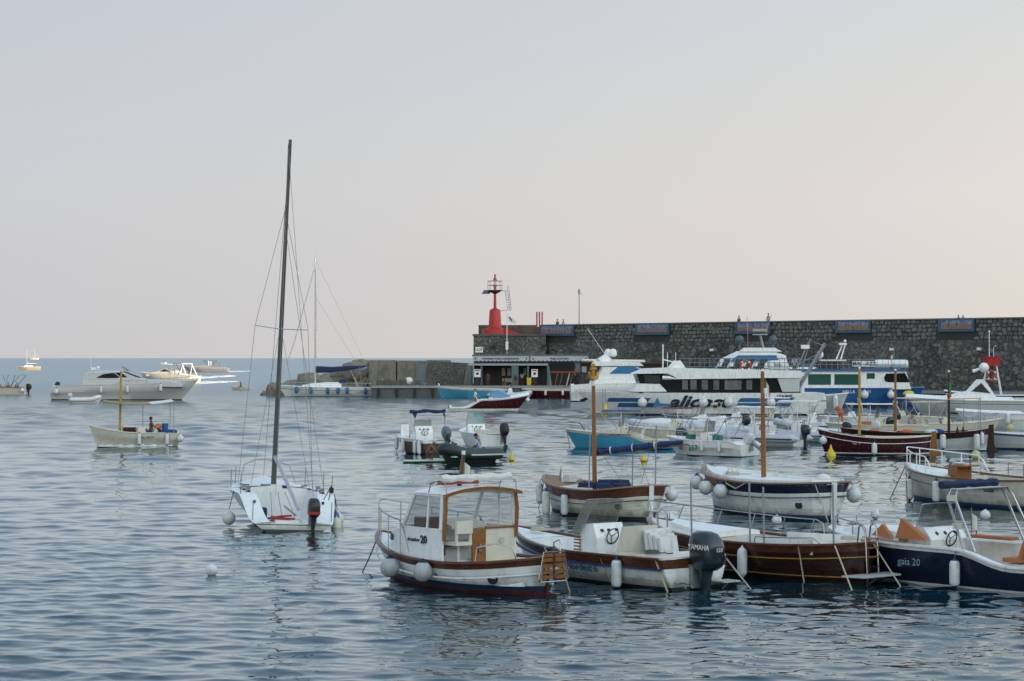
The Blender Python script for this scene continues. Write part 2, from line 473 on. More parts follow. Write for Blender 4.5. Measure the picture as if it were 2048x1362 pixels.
    for (sx, sy, det, dist, st, seed) in ((0.55, 0.9, 2, 0.07, 0.4, 1), (2.2, 3.6, 2, 0.012, 0.5, 4)):
        t = noise(sx, sy, det, seed)
        b = n.new('ShaderNodeBump'); b.inputs['Strength'].default_value = st; b.inputs['Distance'].default_value = dist
        l.new(t.outputs['Fac'], b.inputs['Height'])
        if prev: l.new(prev.outputs['Normal'], b.inputs['Normal'])
        prev = b
    l.new(prev.outputs['Normal'], p.inputs['Normal']); l.new(prev.outputs['Normal'], fr.inputs['Normal']); l.new(prev.outputs['Normal'], dif.inputs['Normal'])
    me.materials.append(m)
    o = bpy.data.objects.new('sea', me); col.objects.link(o)
    o['kind'] = 'structure'
    return o
build_sea()

# the hillside behind the viewer that keeps the harbour in the evening shade
def build_hills():
    mb = MB(); rows = []
    rs = random.Random(3)
    for a in range(0, 9):
        row = []
        for b in range(0, 41):
            v = -620 + b * 27.0
            u = -62 - a * 18.0
            prof = (0, 15, 33, 46, 51, 53, 54, 54, 54)[a] * (1.0 - 0.17 * min(1, max(0, (v - 226) / 25.0)))
            h = prof * (1.0 + 0.03 * math.sin(v * 0.021) + 0.02 * math.sin(v * 0.083 + 1)) + rs.uniform(-1, 1) * (a > 0)
            row.append((-0.7071 * u + 0.7071 * v, 0.7071 * u + 0.7071 * v, h - (2 if a == 0 else 0)))
        rows.append(row)
    mb.grid(rows)
    o = mb.build('hills', mat('hillside_scrub', (0.07, 0.085, 0.045), 0.95, var=0.5, scale=0.05, dirt=((0.22, 0.2, 0.17), 0.8)))
    o['kind'] = 'structure'
build_hills()
# ------------------------------------------------------------------ boats: hull, deck and fittings
def sm(x): x = max(0.0, min(1.0, x)); return x * x * (3 - 2 * x)

class Hull:
    def __init__(s, L, B, fb, fm, fs, draft=0.35, double=False, trw=0.85, rake=0.5, tm=0.45, pb=2.3, ps=3.2, sec=0.30, srake=0.15, bowV=0.8, cut=None, pe=0.75):
        s.L, s.B, s.fb, s.fm, s.fs, s.draft, s.double, s.trw, s.rake, s.tm, s.pb, s.ps, s.sec, s.srake, s.bowV, s.cut, s.pe = L, B, fb, fm, fs, draft, double, trw, rake, tm, pb, ps, sec, srake, bowV, cut, pe
    def b(s, t):
        if t > s.tm:
            q = (t - s.tm) / (1 - s.tm)
            return max(0.02, s.B / 2 * (1 - q ** s.pb) ** 0.85)
        q = (s.tm - t) / s.tm
        if s.double: return max(0.02, s.B / 2 * (1 - q ** s.ps) ** s.pe)
        return s.B / 2 * (1 - (1 - s.trw) * q * q)
    def zs(s, t):
        z = s.fm + (s.fb - s.fm) * max(0, (t - 0.4) / 0.6) ** 2 + (s.fs - s.fm) * max(0, (0.4 - t) / 0.4) ** 2
        if s.cut and t < s.cut[1]:              # sheer swept down towards the stern
            z -= (z - s.cut[2]) * sm((s.cut[1] - t) / (s.cut[1] - s.cut[0]))
        return z
    def zk(s, t):
        e = max(0, (t - 0.75) / 0.25)
        return -s.draft * (1 - 0.35 * e * e)
    def pt(s, t, z, sgn=1, off=0.0):
        zk, zs = s.zk(t), s.zs(t)
        u = max(0.0, min(1.0, (z - zk) / (zs - zk)))
        p = s.sec + (s.bowV - s.sec) * sm((t - 0.5) / 0.5)
        if s.double: p += (0.55 - s.sec) * sm((0.3 - t) / 0.3)
        y = s.b(t) * max(u, 1e-4) ** p + off
        x = (t - 0.5) * s.L
        if t > 0.5: x -= s.rake * (1 - u) * ((t - 0.5) / 0.5) ** 2
        else: x += s.srake * (1 - u) * ((0.5 - t) / 0.5) ** 2
        return Vector((x, sgn * y, z))
    def sheer(s, t, sgn=1, dz=0.0, inset=0.0):
        v = s.pt(t, s.zs(t), sgn)
        v.y = sgn * max(0.0, abs(v.y) - inset); v.z += dz
        return v
    def ts(s, n=26):
        r = [0.5 - 0.5 * math.cos(math.pi * i / n) for i in range(n + 1)]
        return r if s.double else sorted(set([0, 0.03, 0.08] + [x for x in (i / n for i in range(n + 1)) if x < 0.7] + [0.7 + 0.3 * math.sin(math.pi / 2 * i / 10) for i in range(11)]))
    def outline(s, t0=0.0, t1=1.0, dz=0.0, inset=0.0, n=26):
        tt = [t for t in s.ts(n) if t0 < t < t1]; tt = [t0] + tt + [t1]
        return [s.sheer(t, 1, dz, inset) for t in tt] + [s.sheer(t, -1, dz, inset) for t in reversed(tt)]
    def side(s, t0, t1, sgn, dz=0.0, inset=0.0, n=14):
        return [s.sheer(t0 + (t1 - t0) * i / n, sgn, dz, inset) for i in range(n + 1)]
    def mesh(s, rows):
        """rows: (kind, value, material above this row, outward offset) from keel to sheer."""
        mb = MB(); tt = s.ts()
        for sgn in (1, -1):
            lines = []
            for t in tt:
                zs, zk = s.zs(t), s.zk(t)
                ln = []; last = zk
                for k, v, mi, off in rows:
                    z = zk if k == 'k' else v if k == 'a' else zs + v if k == 's' else v * zs
                    z = max(last, min(zs, z)); last = z
                    ln.append(s.pt(t, z, sgn, off * min(1, s.b(t) / 0.3)))
                lines.append(ln)
            for r in range(len(rows) - 1):
                mb.grid([[ln[r], ln[r + 1]] for ln in lines], rows[r][2])
            if not s.double:
                a = lines[0]
                for r in range(len(rows) - 1):
                    mb.add([a[r], a[r + 1], Vector((a[r + 1].x, 0, a[r + 1].z)), Vector((a[r].x, 0, a[r].z))], [(0, 1, 2, 3)], rows[r][2])
        return mb
    def deck(s, c0, c1, side, sole, dz=0.03, camber=0.05, n=30, wide=None):
        """Side decks and foredeck, and the cockpit well between c0 and c1."""
        dk, ck = MB(), MB()
        tt = sorted(set([t for t in s.ts(n)] + [c0, c1]))
        def inner(t):
            i = max(0.02, s.b(t) - (side if wide is None else side + wide * sm((t - (c1 - 0.2)) / 0.2)))
            return i
        for sgn in (1, -1):
            for a, b in zip(tt[:-1], tt[1:]):
                mid = (a + b) / 2
                if c0 <= mid <= c1:
                    q = [s.sheer(a, sgn, -dz), s.sheer(b, sgn, -dz)]
                    ia, ib = Vector((q[0].x, sgn * inner(a), q[0].z + camber * 0.3)), Vector((q[1].x, sgn * inner(b), q[1].z + camber * 0.3))
                    dk.add([q[0], q[1], ib, ia], [(0, 1, 2, 3)])
                    fa, fb_ = Vector((ia.x, sgn * max(0.01, min(inner(a), abs(s.pt(a, sole).y) - 0.03)), sole)), Vector((ib.x, sgn * max(0.01, min(inner(b), abs(s.pt(b, sole).y) - 0.03)), sole))
                    ck.add([ia, ib, fb_, fa], [(0, 1, 2, 3)], 0)
                    ck.add([fa, fb_, Vector((fb_.x, 0, sole)), Vector((fa.x, 0, sole))], [(0, 1, 2, 3)], 1)
                else:
                    q = [s.sheer(a, sgn, -dz), s.sheer(b, sgn, -dz)]
                    m0, m1 = [Vector((v.x, v.y * 0.5, v.z + camber * 0.75)) for v in q]
                    dk.add([q[0], q[1], m1, m0, Vector((q[1].x, 0, q[1].z + camber)), Vector((q[0].x, 0, q[0].z + camber))], [(0, 1, 2, 3), (3, 2, 4, 5)])
            for c in (c0, c1):
                if c <= 0.001: continue
                v = s.sheer(c, sgn, -dz); i = inner(c)
                ck.add([(v.x, sgn * i, v.z + camber * 0.3), (v.x, 0, v.z + camber), (v.x, 0, sole), (v.x, sgn * max(0.01, min(i, abs(s.pt(c, sole).y) - 0.03)), sole)], [(0, 1, 2, 3)], 0)
        return dk, ck

ORD = ['first', 'second', 'third', 'fourth', 'fifth', 'sixth', 'seventh']
class Boat:
    def __init__(s, name, short, label, cat, loc, head, hull, group=None, heel=0.0, dz=0.0):
        s.h = hull; s.short = short
        s.loc = Vector((loc[0], loc[1], dz)); s.head = R(head)
        s.root = root(name, s.loc, s.head, R(heel), label, cat, group)
        s.M = Matrix.Translation(s.loc) @ Matrix.Rotation(s.head, 4, 'Z') @ Matrix.Rotation(R(heel), 4, 'X')
        s.nf = 0
    def w(s, v): return s.M @ Vector(v)
    def part(s, mb, name, m, parent=None, smooth=True):
        return mb.build(name, m, parent or s.root, smooth)
    def hullpart(s, rows, mats, name='hull'):
        return s.part(s.h.mesh(rows), name, mats)
    def gunwale(s, w=0.08, h=0.05, m=None, t0=0.0, t1=1.0, dz=0.0, name='gunwale', inset=0.0, out=0.0):
        mb = MB()
        if s.h.double and t0 == 0.0: mb.sweep(s.h.outline(0.004, 0.996, dz, inset), w, h, closed=True)
        else: mb.sweep(s.h.outline(t0, t1, dz, inset), w, h)
        return s.part(mb, name, m or MAHOG)
    def rail(s, t0, t1, h, r=0.014, n=4, m=None, sides=(1, -1), inset=0.06, mid=False, name='rail', closed_bow=False, lean=0.0):
        mb = MB()
        def p(t, sg, hh): 
            v = s.h.sheer(t, sg, hh, inset); v.x += lean * hh; return v
        if closed_bow:
            path = [p(t0 + (t1 - t0) * i / 12, 1, h * min(1, 0.15 + i * 0.6)) for i in range(13)] + [p(t1 - (t1 - t0) * i / 12, -1, h * min(1, 0.15 + (12 - i) * 0.6)) for i in range(13)]
            mb.tube(path, r, 6)
        for sg in sides:
            if not closed_bow: mb.tube([p(t0, sg, 0)] + [p(t0 + (t1 - t0) * i / 12, sg, h) for i in range(13)] + [p(t1, sg, 0)], r, 6)
            for i in range(n):
                t = t0 + (t1 - t0) * (i + 0.6) / n
                mb.tube([s.h.sheer(t, sg, -0.02, inset), p(t, sg, h)], r * 0.9, 5)
            if mid: mb.tube([p(t0 + (t1 - t0) * i / 12, sg, h * 0.5) for i in range(1, 13)], r * 0.7, 5)
        return s.part(mb, name, m or STEEL)
    def side_text(s, t, z, body, size, m, sgn=1, shear=0.0, off=0.02, sx=1.0, bold=0.0, parent=None):
        a, b = s.h.pt(t - 0.03, z, sgn), s.h.pt(t + 0.03, z, sgn)
        tx = (a - b).normalized() * (1 if sgn > 0 else -1)
        ty = (s.h.pt(t, z + 0.05, sgn) - s.h.pt(t, z - 0.05, sgn)).normalized()
        tz = tx.cross(ty).normalized(); ty = tz.cross(tx)
        M = Matrix((tx, ty, tz)).transposed()
        return text(body, size, m, parent or s.root, s.h.pt(t, z, sgn) + tz * off, M.to_euler(), shear, 0.006, sx=sx, bold=bold)
    def flat_text(s, p, body, size, m, sgn=1, shear=0.0, sx=1.0, parent=None, bold=0.0):
        M = Matrix(((-sgn, 0, 0), (0, 0, 1), (0, sgn, 0))).transposed()
        return text(body, size, m, parent or s.root, p, M.to_euler(), shear, 0.006, sx=sx, bold=bold)
    def fender(s, t, sgn, kind='ball', r=0.2, h=0.6, drop=0.25, cap=None, where=None, body=None, dz0=0.0):
        """A fender hung from the sheer: a thing of its own."""
        top = s.h.sheer(t, sgn, 0.03 + dz0, -0.02)
        zt = top.z - drop
        zc = zt - r if kind == 'ball' else zt - h / 2
        hp = s.h.pt(t, max(zc, 0.02), sgn)
        tl = s.h.pt(t + 0.02, max(zc, 0.02), sgn) - s.h.pt(t - 0.02, max(zc, 0.02), sgn)
        out = Vector((-tl.y, tl.x, 0)).normalized()
        if out.y * sgn < 0: out = -out
        yy = max(abs(hp.y), abs(top.y) * 0.93)
        c = Vector((top.x, sgn * yy, zc)) + out * (r + 0.02)
        W, T = s.w(c), s.w(top)
        s.nf += 1
        nm = 'ball_fender' if kind == 'ball' else 'cylinder_fender'
        lab = where or f"{'round' if kind == 'ball' else 'long'} white fender hung on the {s.short}, {ORD[s.nf - 1]} from its bow"
        e = root(nm, W, s.head + math.atan2(out.y, out.x), 0, lab, 'fender', 'boat fenders')
        mb = MB()
        if kind == 'ball':
            mb.ball((0, 0, 0), r, 14, (1, 1, 1.04)); mb.build('body', body or VINYL, e)
            MB().lathe([(r * 0.46, r * 0.9), (r * 0.34, r * 1.05), (r * 0.16, r * 1.2), (r * 0.1, r * 1.34)], n=10).build('cap', cap or VINYL, e)
            rt = r * 1.3
        else:
            k = h / 2
            mb.lathe([(r * 0.5, -k * 0.92), (r * 0.85, -k * 0.82), (r, -k * 0.66), (r, k * 0.66), (r * 0.85, k * 0.82), (r * 0.5, k * 0.92)], n=12); mb.build('body', body or VINYL, e)
            c2 = MB(); c2.lathe([(r * 0.8, k * 0.80), (r * 0.55, k * 0.93), (r * 0.2, k), (r * 0.16, k * 1.12)], n=10); c2.build('cap', cap or VINYL, e)
            c3 = MB(); c3.lathe([(r * 0.16, -k * 1.1), (r * 0.25, -k), (r * 0.6, -k * 0.92), (r * 0.82, -k * 0.80)], n=10); c3.build('cap', cap or VINYL, e)
            rt = k * 1.1
        lt = e.matrix_basis.inverted() @ T
        MB().tube([(0, 0, rt * 0.98), lt], 0.012, 5).build('lanyard', DARKROPE, e)
        return e
    def line(s, a, b, sag=0.0, r=0.014, m=None, label=None, name='mooring_line', wa=None, wb=None):
        A, B = wa or s.w(a), wb or s.w(b)
        mb = MB(); mb.tube([A.lerp(B, i / 8) - Vector((0, 0, sag * 4 * (i / 8) * (1 - i / 8))) for i in range(9)], r, 5)
        return tag(mb.build(name, m or ROPE), label, 'rope', 'mooring lines')
    def outboard(s, p, k=1.0, tilt=0.0, m=None, leg=None, txt=None, name='outboard_motor', band=None):
        """Cowl with bracket, leg and propeller; p is the clamp point on the transom."""
        e = bpy.data.objects.new(name, None)
        T = Matrix.Rotation(tilt, 3, 'Y'); P = Vector(p)
        def X(v): return P + T @ (Vector(v) * k)
        m = m or NAVY
        mb = MB(); rows = []
        for z, hx, hy, ox in ((0.02, 0.20, 0.15, -0.32), (0.10, 0.29, 0.20, -0.34), (0.22, 0.33, 0.225, -0.34), (0.45, 0.34, 0.225, -0.33), (0.58, 0.31, 0.21, -0.31), (0.68, 0.24, 0.17, -0.28), (0.72, 0.13, 0.10, -0.26)):
            ring = []
            for j in range(18):
                a = 2 * math.pi * j / 18; ca, sa = math.cos(a), math.sin(a)
                ring.append(X((ox + hx * math.copysign(abs(ca) ** 0.62, ca), hy * math.copysign(abs(sa) ** 0.62, sa), z)))
            rows.append(ring)
        mb.grid(rows, 0, closed=True)
        o = len(mb.v); mb.f += [tuple(range(18))[::-1], tuple(o - 18 + j for j in range(18))]; mb.m += [0, 0]
        cowl = s.part(mb, name, m)
        lg = MB()
        lr = []
        for z, hx, hy, ox in ((0.04, 0.17, 0.12, -0.30), (-0.25, 0.13, 0.075, -0.28), (-0.55, 0.10, 0.05, -0.28), (-0.75, 0.11, 0.045, -0.28)):
            lr.append([X((ox + hx * math.cos(2 * math.pi * j / 10), hy * math.sin(2 * math.pi * j / 10), z)) for j in range(10)])
        lg.grid(lr, 0, closed=True)
        lg.box(X((-0.34, 0, -0.60)), (0.34 * k, 0.22 * k, 0.025 * k), rot=T)
        lg.tube([X((-0.08, 0, -0.78)), X((-0.30, 0, -0.78)), X((-0.52, 0, -0.78))], [0.03 * k, 0.075 * k, 0.05 * k], 8)
        lg.slab([X((-0.16, -0.01, -0.8)), X((-0.36, -0.01, -0.8)), X((-0.34, -0.01, -1.0)), X((-0.26, -0.01, -1.0))], T @ Vector((0, 0.02 * k, 0)))
        s.part(lg, 'leg', leg or m, cowl)
        br = MB(); br.box(P + Vector((-0.06 * k, 0, -0.1 * k)), (0.14 * k, 0.3 * k, 0.42 * k)); s.part(br, 'bracket', GALV, cowl)
        pr = MB()
        for q in range(3):
            a = q * 2.094 + 0.4
            pr.slab([X((-0.54, 0.03 * math.cos(a), -0.78 + 0.03 * math.sin(a))), X((-0.50, 0.17 * math.cos(a - 0.3), -0.78 + 0.17 * math.sin(a - 0.3))), X((-0.56, 0.17 * math.cos(a + 0.35), -0.78 + 0.17 * math.sin(a + 0.35)))], T @ Vector((-0.015 * k, 0, 0)))
        s.part(pr, 'propeller', STEEL, cowl)
        if band:
            bd = MB(); rr = []
            for z, g in ((0.13, 0.0), (0.24, 0.0)):
                rr.append([X((-0.34 + 0.335 * math.copysign(abs(math.cos(2 * math.pi * j / 18)) ** 0.62, math.cos(2 * math.pi * j / 18)), 0.23 * math.copysign(abs(math.sin(2 * math.pi * j / 18)) ** 0.62, math.sin(2 * math.pi * j / 18)), z)) for j in range(18)])
            bd.grid(rr, 0, closed=True); s.part(bd, 'stripe', band, cowl)
        sm_ = MB(); rr = []
        for z in (0.175, 0.19): rr.append([X((-0.34 + 0.332 * math.copysign(abs(math.cos(2 * math.pi * j / 18)) ** 0.62, math.cos(2 * math.pi * j / 18)), 0.222 * math.copysign(abs(math.sin(2 * math.pi * j / 18)) ** 0.62, math.sin(2 * math.pi * j / 18)), z)) for j in range(18)])
        sm_.grid(rr, 0, closed=True); s.part(sm_, 'cowl_seam', BLACK, cowl)
        vt = MB(); vt.slab([X((-0.60, -0.10, 0.50)), X((-0.60, 0.10, 0.50)), X((-0.52, 0.09, 0.60)), X((-0.52, -0.09, 0.60))], T @ Vector((-0.03 * k, 0, 0.02 * k))); s.part(vt, 'air_intake', BLACK, cowl)
        if txt:
            for (body, size, q, sg) in txt:
                s.flat_text(X(q), body, size * k, LETWHITE, sg, 0.1, parent=cowl)
        return cowl
    def console(s, x, y, w, l, z0, z1, m=None, ws=0.4, wm=None, wheel=True, wood_vent=False, slope=0.25, dials=True):
        m = m or WHITE
        mb = MB()
        c = [(x - l / 2, z0), (x - l / 2, z0 + (z1 - z0) * 0.72), (x - l / 2 + slope * l, z1), (x + l * 0.34, z1 - 0.03), (x + l / 2, z0 + (z1 - z0) * 0.6), (x + l / 2, z0)]
        mb.slab([(a, y - w / 2, b) for a, b in c], (0, w, 0))
        o = s.part(mb, 'console', m, smooth=False)
        if ws:
            g = MB(); n = 6; rows = []
            for zz, sh in ((z1 - 0.06, 0.0), (z1 + ws, -0.28 * ws)):
                rows.append([Vector((x + l * 0.42 + sh - 0.22 * abs(i / n * 2 - 1) ** 2.5, y + (i / n - 0.5) * w * 1.06 * (1 - 0.1 * (zz > z1)), zz)) for i in range(n + 1)])
            g.grid(rows); pane = s.part(g, 'windscreen', wm or CLEAR, o)
            f = MB(); f.tube([rows[0][0]] + rows[1] + [rows[0][-1]], 0.014, 6); s.part(f, 'windscreen_frame', STEEL, o)
        if wheel:
            g = MB(); cx = Vector((x - l / 2 - 0.06, y, z0 + (z1 - z0) * 0.74))
            g.tube([cx + Vector((-0.05 * math.sin(a), 0.17 * math.cos(a), 0.17 * math.sin(a))) for a in [2 * math.pi * i / 16 for i in range(16)]], 0.015, 6, closed=True)
            for i in range(3):
                a = 2.094 * i + 0.5
                g.tube([cx + Vector((0.04, 0, 0)), cx + Vector((-0.05 * math.sin(a), 0.17 * math.cos(a), 0.17 * math.sin(a)))], 0.01, 5)
            s.part(g, 'steering_wheel', BLACK, o)
        if dials:
            d = MB(); zz = z0 + (z1 - z0) * 0.86
            for q in (-0.25, 0.02, 0.25):
                d = MB(); d.lathe([(0.05, 0), (0.05, 0.012)], (x - l / 2 + slope * l * 0.5, y + q * w, zz), 10, (-0.75, 0, 0.66))
                s.part(d, 'dial', BLACK, o)
        return o
    def seat(s, x, y, w, l, z0, h=0.4, back=0.45, m=None, base=None, lean=-0.12, name='bench_seat'):
        mb = MB(); mb.box((x, y, z0 + h / 2 - 0.04), (l * 0.9, w * 0.94, h - 0.08))
        o = s.part(mb, name, base or WHITE, smooth=False)
        c = MB(); c.box((x, y, z0 + h), (l, w, 0.09)); s.part(c, 'cushion', m or VINYL, o, False)
        if back:
            b = MB(); b.slab([(x - l / 2, y - w / 2, z0 + h + 0.05), (x - l / 2 + 0.1, y - w / 2, z0 + h + 0.05), (x - l / 2 + 0.08 + lean, y - w / 2, z0 + h + back), (x - l / 2 + lean, y - w / 2, z0 + h + back)], (0, w, 0)); s.part(b, 'backrest', m or VINYL, o, False)
        return o
    def bimini(s, x0, x1, w, z0, z1, m=None, fm=None, sag=0.04, posts=2, r=0.018, edge=0.0, name='bimini_top', droop=0.08, skew=0.0):
        m = m or WHITECLOTH; n, k = 8, 6
        mb = MB(); rows = []
        for i in range(n + 1):
            f = i / n; x = x0 + (x1 - x0) * f
            row = []
            for j in range(k + 1):
                g = j / k * 2 - 1
                z = z1 - droop * abs(g) ** 3 - sag * abs(math.sin(math.pi * f * 2)) * (1 - abs(g)) - edge * (2 * f - 1) ** 2 + skew * f
                row.append(Vector((x, g * w / 2, z)))
            rows.append(row)
        mb.grid(rows); mb.grid([[v - Vector((0, 0, 0.015)) for v in rw] for rw in rows])
        o = s.part(mb, name, m)
        f = MB()
        for q in range(posts):
            xt = x0 + (x1 - x0) * (q + 0.5 * (posts == 1)) / max(1, posts - 1)
            xb = (x0 + x1) / 2 + (xt - (x0 + x1) / 2) * 0.35
            zt = z1 + skew * ((xt - x0) / (x1 - x0)) - edge * (2 * (xt - x0) / (x1 - x0) - 1) ** 2 - 0.02
            f.tube([(xb, -w / 2, z0), (xt, -w / 2 * 0.99, zt - 0.16), (xt, -w / 2 * 0.9, zt - 0.03), (xt, w / 2 * 0.9, zt - 0.03), (xt, w / 2 * 0.99, zt - 0.16), (xb, w / 2, z0)], r, 6)
        s.part(f, 'bimini_frame', fm or STEEL, o)
        return o
    def mast(s, x, y, z0, z1, r0, r1, m=None, rakex=0.0, rakey=0.0, name='mast', n=10):
        mb = MB(); mb.tube([(x + rakex * f, y + rakey * f, z0 + (z1 - z0) * f) for f in (0, 0.25, 0.5, 0.75, 1)], [r0 + (r1 - r0) * f for f in (0, 0.25, 0.5, 0.75, 1)], n)
        return s.part(mb, name, m or OAK)
    def wires(s, pairs, r=0.006, m=None, name='rigging', parent=None):
        mb = MB()
        for a, b in pairs: mb.tube([a, b], r, 4)
        return s.part(mb, name, m or GALV, parent)

def italian_flag(parent, p, d, h, l, droop=0.5, name='flag'):
    """Three bands hanging from a staff at p, flying along d and drooping."""
    D = Vector(d).normalized(); P = Vector(p)
    o = None
    for q, m in enumerate((GREEN, WHITECLOTH, mat('red_cloth', (0.45, 0.03, 0.03), 0.85))):
        rows = []
        for i in range(4):
            f = (q + i / 3) / 3
            off = D * l * f * (1 - 0.3 * droop) + Vector((0, 0, -droop * l * f)) + Vector((-D.y, D.x, 0)) * 0.05 * math.sin(7 * f)
            rows.append([P + off, P + off - Vector((0, 0, h))])
        mb = MB(); mb.grid(rows); mb.grid([[v + Vector((0.002, 0.004, 0)) for v in r_] for r_ in rows])
        x = mb.build(name if o is None else 'flag_band', m, parent if o is None else o)
        o = o or x
    return o

GOZZO_ROWS = lambda bot, stripe, side, strake, sz=0.2, n=4, top=0.12: [('k', 0, 0, 0), ('a', -0.02, 0, 0), ('a', bot, 1, 0), ('a', stripe, 2, 0)] + \
    [x for i in range(1, n) for x in (('m', 0.22 + (0.78 * 0.9 - 0.22) * i / n, 2, 0.0), ('m', 0.225 + (0.78 * 0.9 - 0.22) * i / n, 2, 0.014))] + [('s', -sz, 3, 0.012), ('s', 0, 3, 0.012)]

# ------------------------------------------------------------------ people
def person(loc, head, pose='stand', label='', H=1.74, shirt=None, shorts=None, skin=None, hair=None, hat=None, group=None, armR=None, armL=None, long=False, torso_lean=0.0, cap=None):
    """One continuous body grown over a skeleton; clothes and hair are its children."""
    k = H / 1.74
    skin = skin or SKIN
    e = root('person', loc, R(head), 0, label, 'person', group)
    if pose == 'stand':
        J = dict(pel=(0, 0, .95), hipL=(0, .09, .92), hipR=(0, -.09, .92), kneeL=(.02, .10, .50), kneeR=(.0, -.10, .50), ankL=(-.01, .10, .08), ankR=(-.03, -.10, .08), toeL=(.15, .12, .03), toeR=(.13, -.12, .03))
        base = Vector((0, 0, .95))
    elif pose == 'sit':
        J = dict(pel=(0, 0, .12), hipL=(.02, .09, .11), hipR=(.02, -.09, .11), kneeL=(.42, .12, .16), kneeR=(.42, -.12, .16), ankL=(.46, .12, -.26), ankR=(.46, -.12, -.26), toeL=(.62, .13, -.3), toeR=(.62, -.13, -.3))
        base = Vector((0, 0, .12))
    else:   # squat
        J = dict(pel=(-.05, 0, .24), hipL=(-.03, .1, .22), hipR=(-.03, -.1, .22), kneeL=(.30, .16, .46), kneeR=(.30, -.16, .46), ankL=(.10, .15, .08), ankR=(.10, -.15, .08), toeL=(.25, .18, .03), toeR=(.25, -.18, .03))
        base = Vector((-.05, 0, .24))
    c, s_ = math.cos(torso_lean), math.sin(torso_lean)
    def up(x, y, z): return tuple(base + Vector((x * c + z * s_, y, z * c - x * s_)))
    J.update(waist=up(0, 0, .16), chest=up(.01, 0, .38), neck=up(0, 0, .54), head0=up(.02, 0, .62), head1=up(.03, 0, .74), shL=up(0, .18, .47), shR=up(0, -.18, .47))
    for sd, sg, arm in (('L', 1, armL), ('R', -1, armR)):
        el, ha = arm or ((0.02, .24 * sg, .20), (.10, .25 * sg, -.03))
        J['el' + sd] = up(*el); J['ha' + sd] = up(*ha)
        d = (Vector(J['ha' + sd]) - Vector(J['el' + sd])).normalized()
        J['fi' + sd] = tuple(Vector(J['ha' + sd]) + d * .13)
    RAD = dict(pel=.125, hipL=.10, hipR=.10, kneeL=.062, kneeR=.062, ankL=.042, ankR=.042, toeL=.035, toeR=.035, waist=.115, chest=.135, neck=.055, head0=.075, head1=.085, shL=.075, shR=.075, elL=.045, elR=.045, haL=.033, haR=.033, fiL=.022, fiR=.022)
    def skinmesh(name, edges, grow, m, rootj):
        names = []
        for a, b in edges:
            for q in (a, b):
                if q not in names: names.append(q)
        me = bpy.data.meshes.new(name)
        me.from_pydata([tuple(Vector(J[q]) * k) for q in names], [(names.index(a), names.index(b)) for a, b in edges], [])
        bm = bmesh.new(); bm.from_mesh(me)
        ly = bm.verts.layers.skin.verify()
        for v, q in zip(bm.verts, names):
            r_ = RAD[q] * k * grow
            v[ly].radius = (r_, r_ * (0.8 if q in ('chest', 'waist', 'pel') else 1))
            v[ly].use_root = q == rootj
        bm.to_mesh(me); bm.free()
        me.materials.append(m)
        o = bpy.data.objects.new(name, me); col.objects.link(o); o.parent = e
        sk = o.modifiers.new('skin', 'SKIN'); sk.use_smooth_shade = True
        o.modifiers.new('sub', 'SUBSURF').levels = 1
        o.modifiers['sub'].render_levels = 1
        return o
    legs = [('pel', 'hipL'), ('pel', 'hipR'), ('hipL', 'kneeL'), ('kneeL', 'ankL'), ('ankL', 'toeL'), ('hipR', 'kneeR'), ('kneeR', 'ankR'), ('ankR', 'toeR')]
    top = [('pel', 'waist'), ('waist', 'chest'), ('chest', 'neck'), ('neck', 'head0'), ('head0', 'head1'), ('chest', 'shL'), ('shL', 'elL'), ('elL', 'haL'), ('haL', 'fiL'), ('chest', 'shR'), ('shR', 'elR'), ('elR', 'haR'), ('haR', 'fiR')]
    skinmesh('body', legs + top, 1.0, skin, 'pel')
    if shirt: skinmesh('shirt', [('pel', 'waist'), ('waist', 'chest'), ('chest', 'shL'), ('shL', 'elL'), ('chest', 'shR'), ('shR', 'elR')], 1.16, shirt, 'waist')
    if shorts:
        ed = [('pel', 'hipL'), ('pel', 'hipR'), ('hipL', 'kneeL'), ('hipR', 'kneeR'), ('pel', 'waist')]
        if long: ed += [('kneeL', 'ankL'), ('kneeR', 'ankR')]
        J2 = dict(J); J['waist'] = tuple(Vector(J['pel']).lerp(Vector(J['waist']), .5))
        if not long:
            for sd in 'LR': J['knee' + sd] = tuple(Vector(J['hip' + sd]).lerp(Vector(J['knee' + sd]), .72))
        skinmesh('trousers' if long else 'shorts', ed, 1.17, shorts, 'pel')
        J.update(J2)
    hm = MB(); hc = (Vector(J['head1']) * k)
    fw = Vector((c, 0, -s_))
    hm.ball(hc + Vector((-.012, 0, .025)) * k, .098 * k, 10, (1.02, .92, .9)); hm.build('hair' if not hat else 'hat', hat or hair or HAIR, e)
    f = MB(); f.ball(hc + Vector((.088, 0, -.035)) * k, .022 * k, 6, (1, .8, 1.2)); f.build('nose', skin, e)
    if hat:
        b = MB(); b.lathe([(.10 * k, 0), (.17 * k, -.01 * k), (.17 * k, .0), (.10 * k, .02 * k)], hc + Vector((0, 0, .03 * k)), 12); b.build('hat_brim', hat, e)
    return e
# ------------------------------------------------------------------ foreground boats
GREYV = mat('grey_vinyl', (0.42, 0.44, 0.45), 0.5, var=0.12, scale=5, dirt=((0.2, 0.2, 0.19), 0.5))
BLUECAP = mat('blue_vinyl', (0.015, 0.04, 0.14), 0.5)

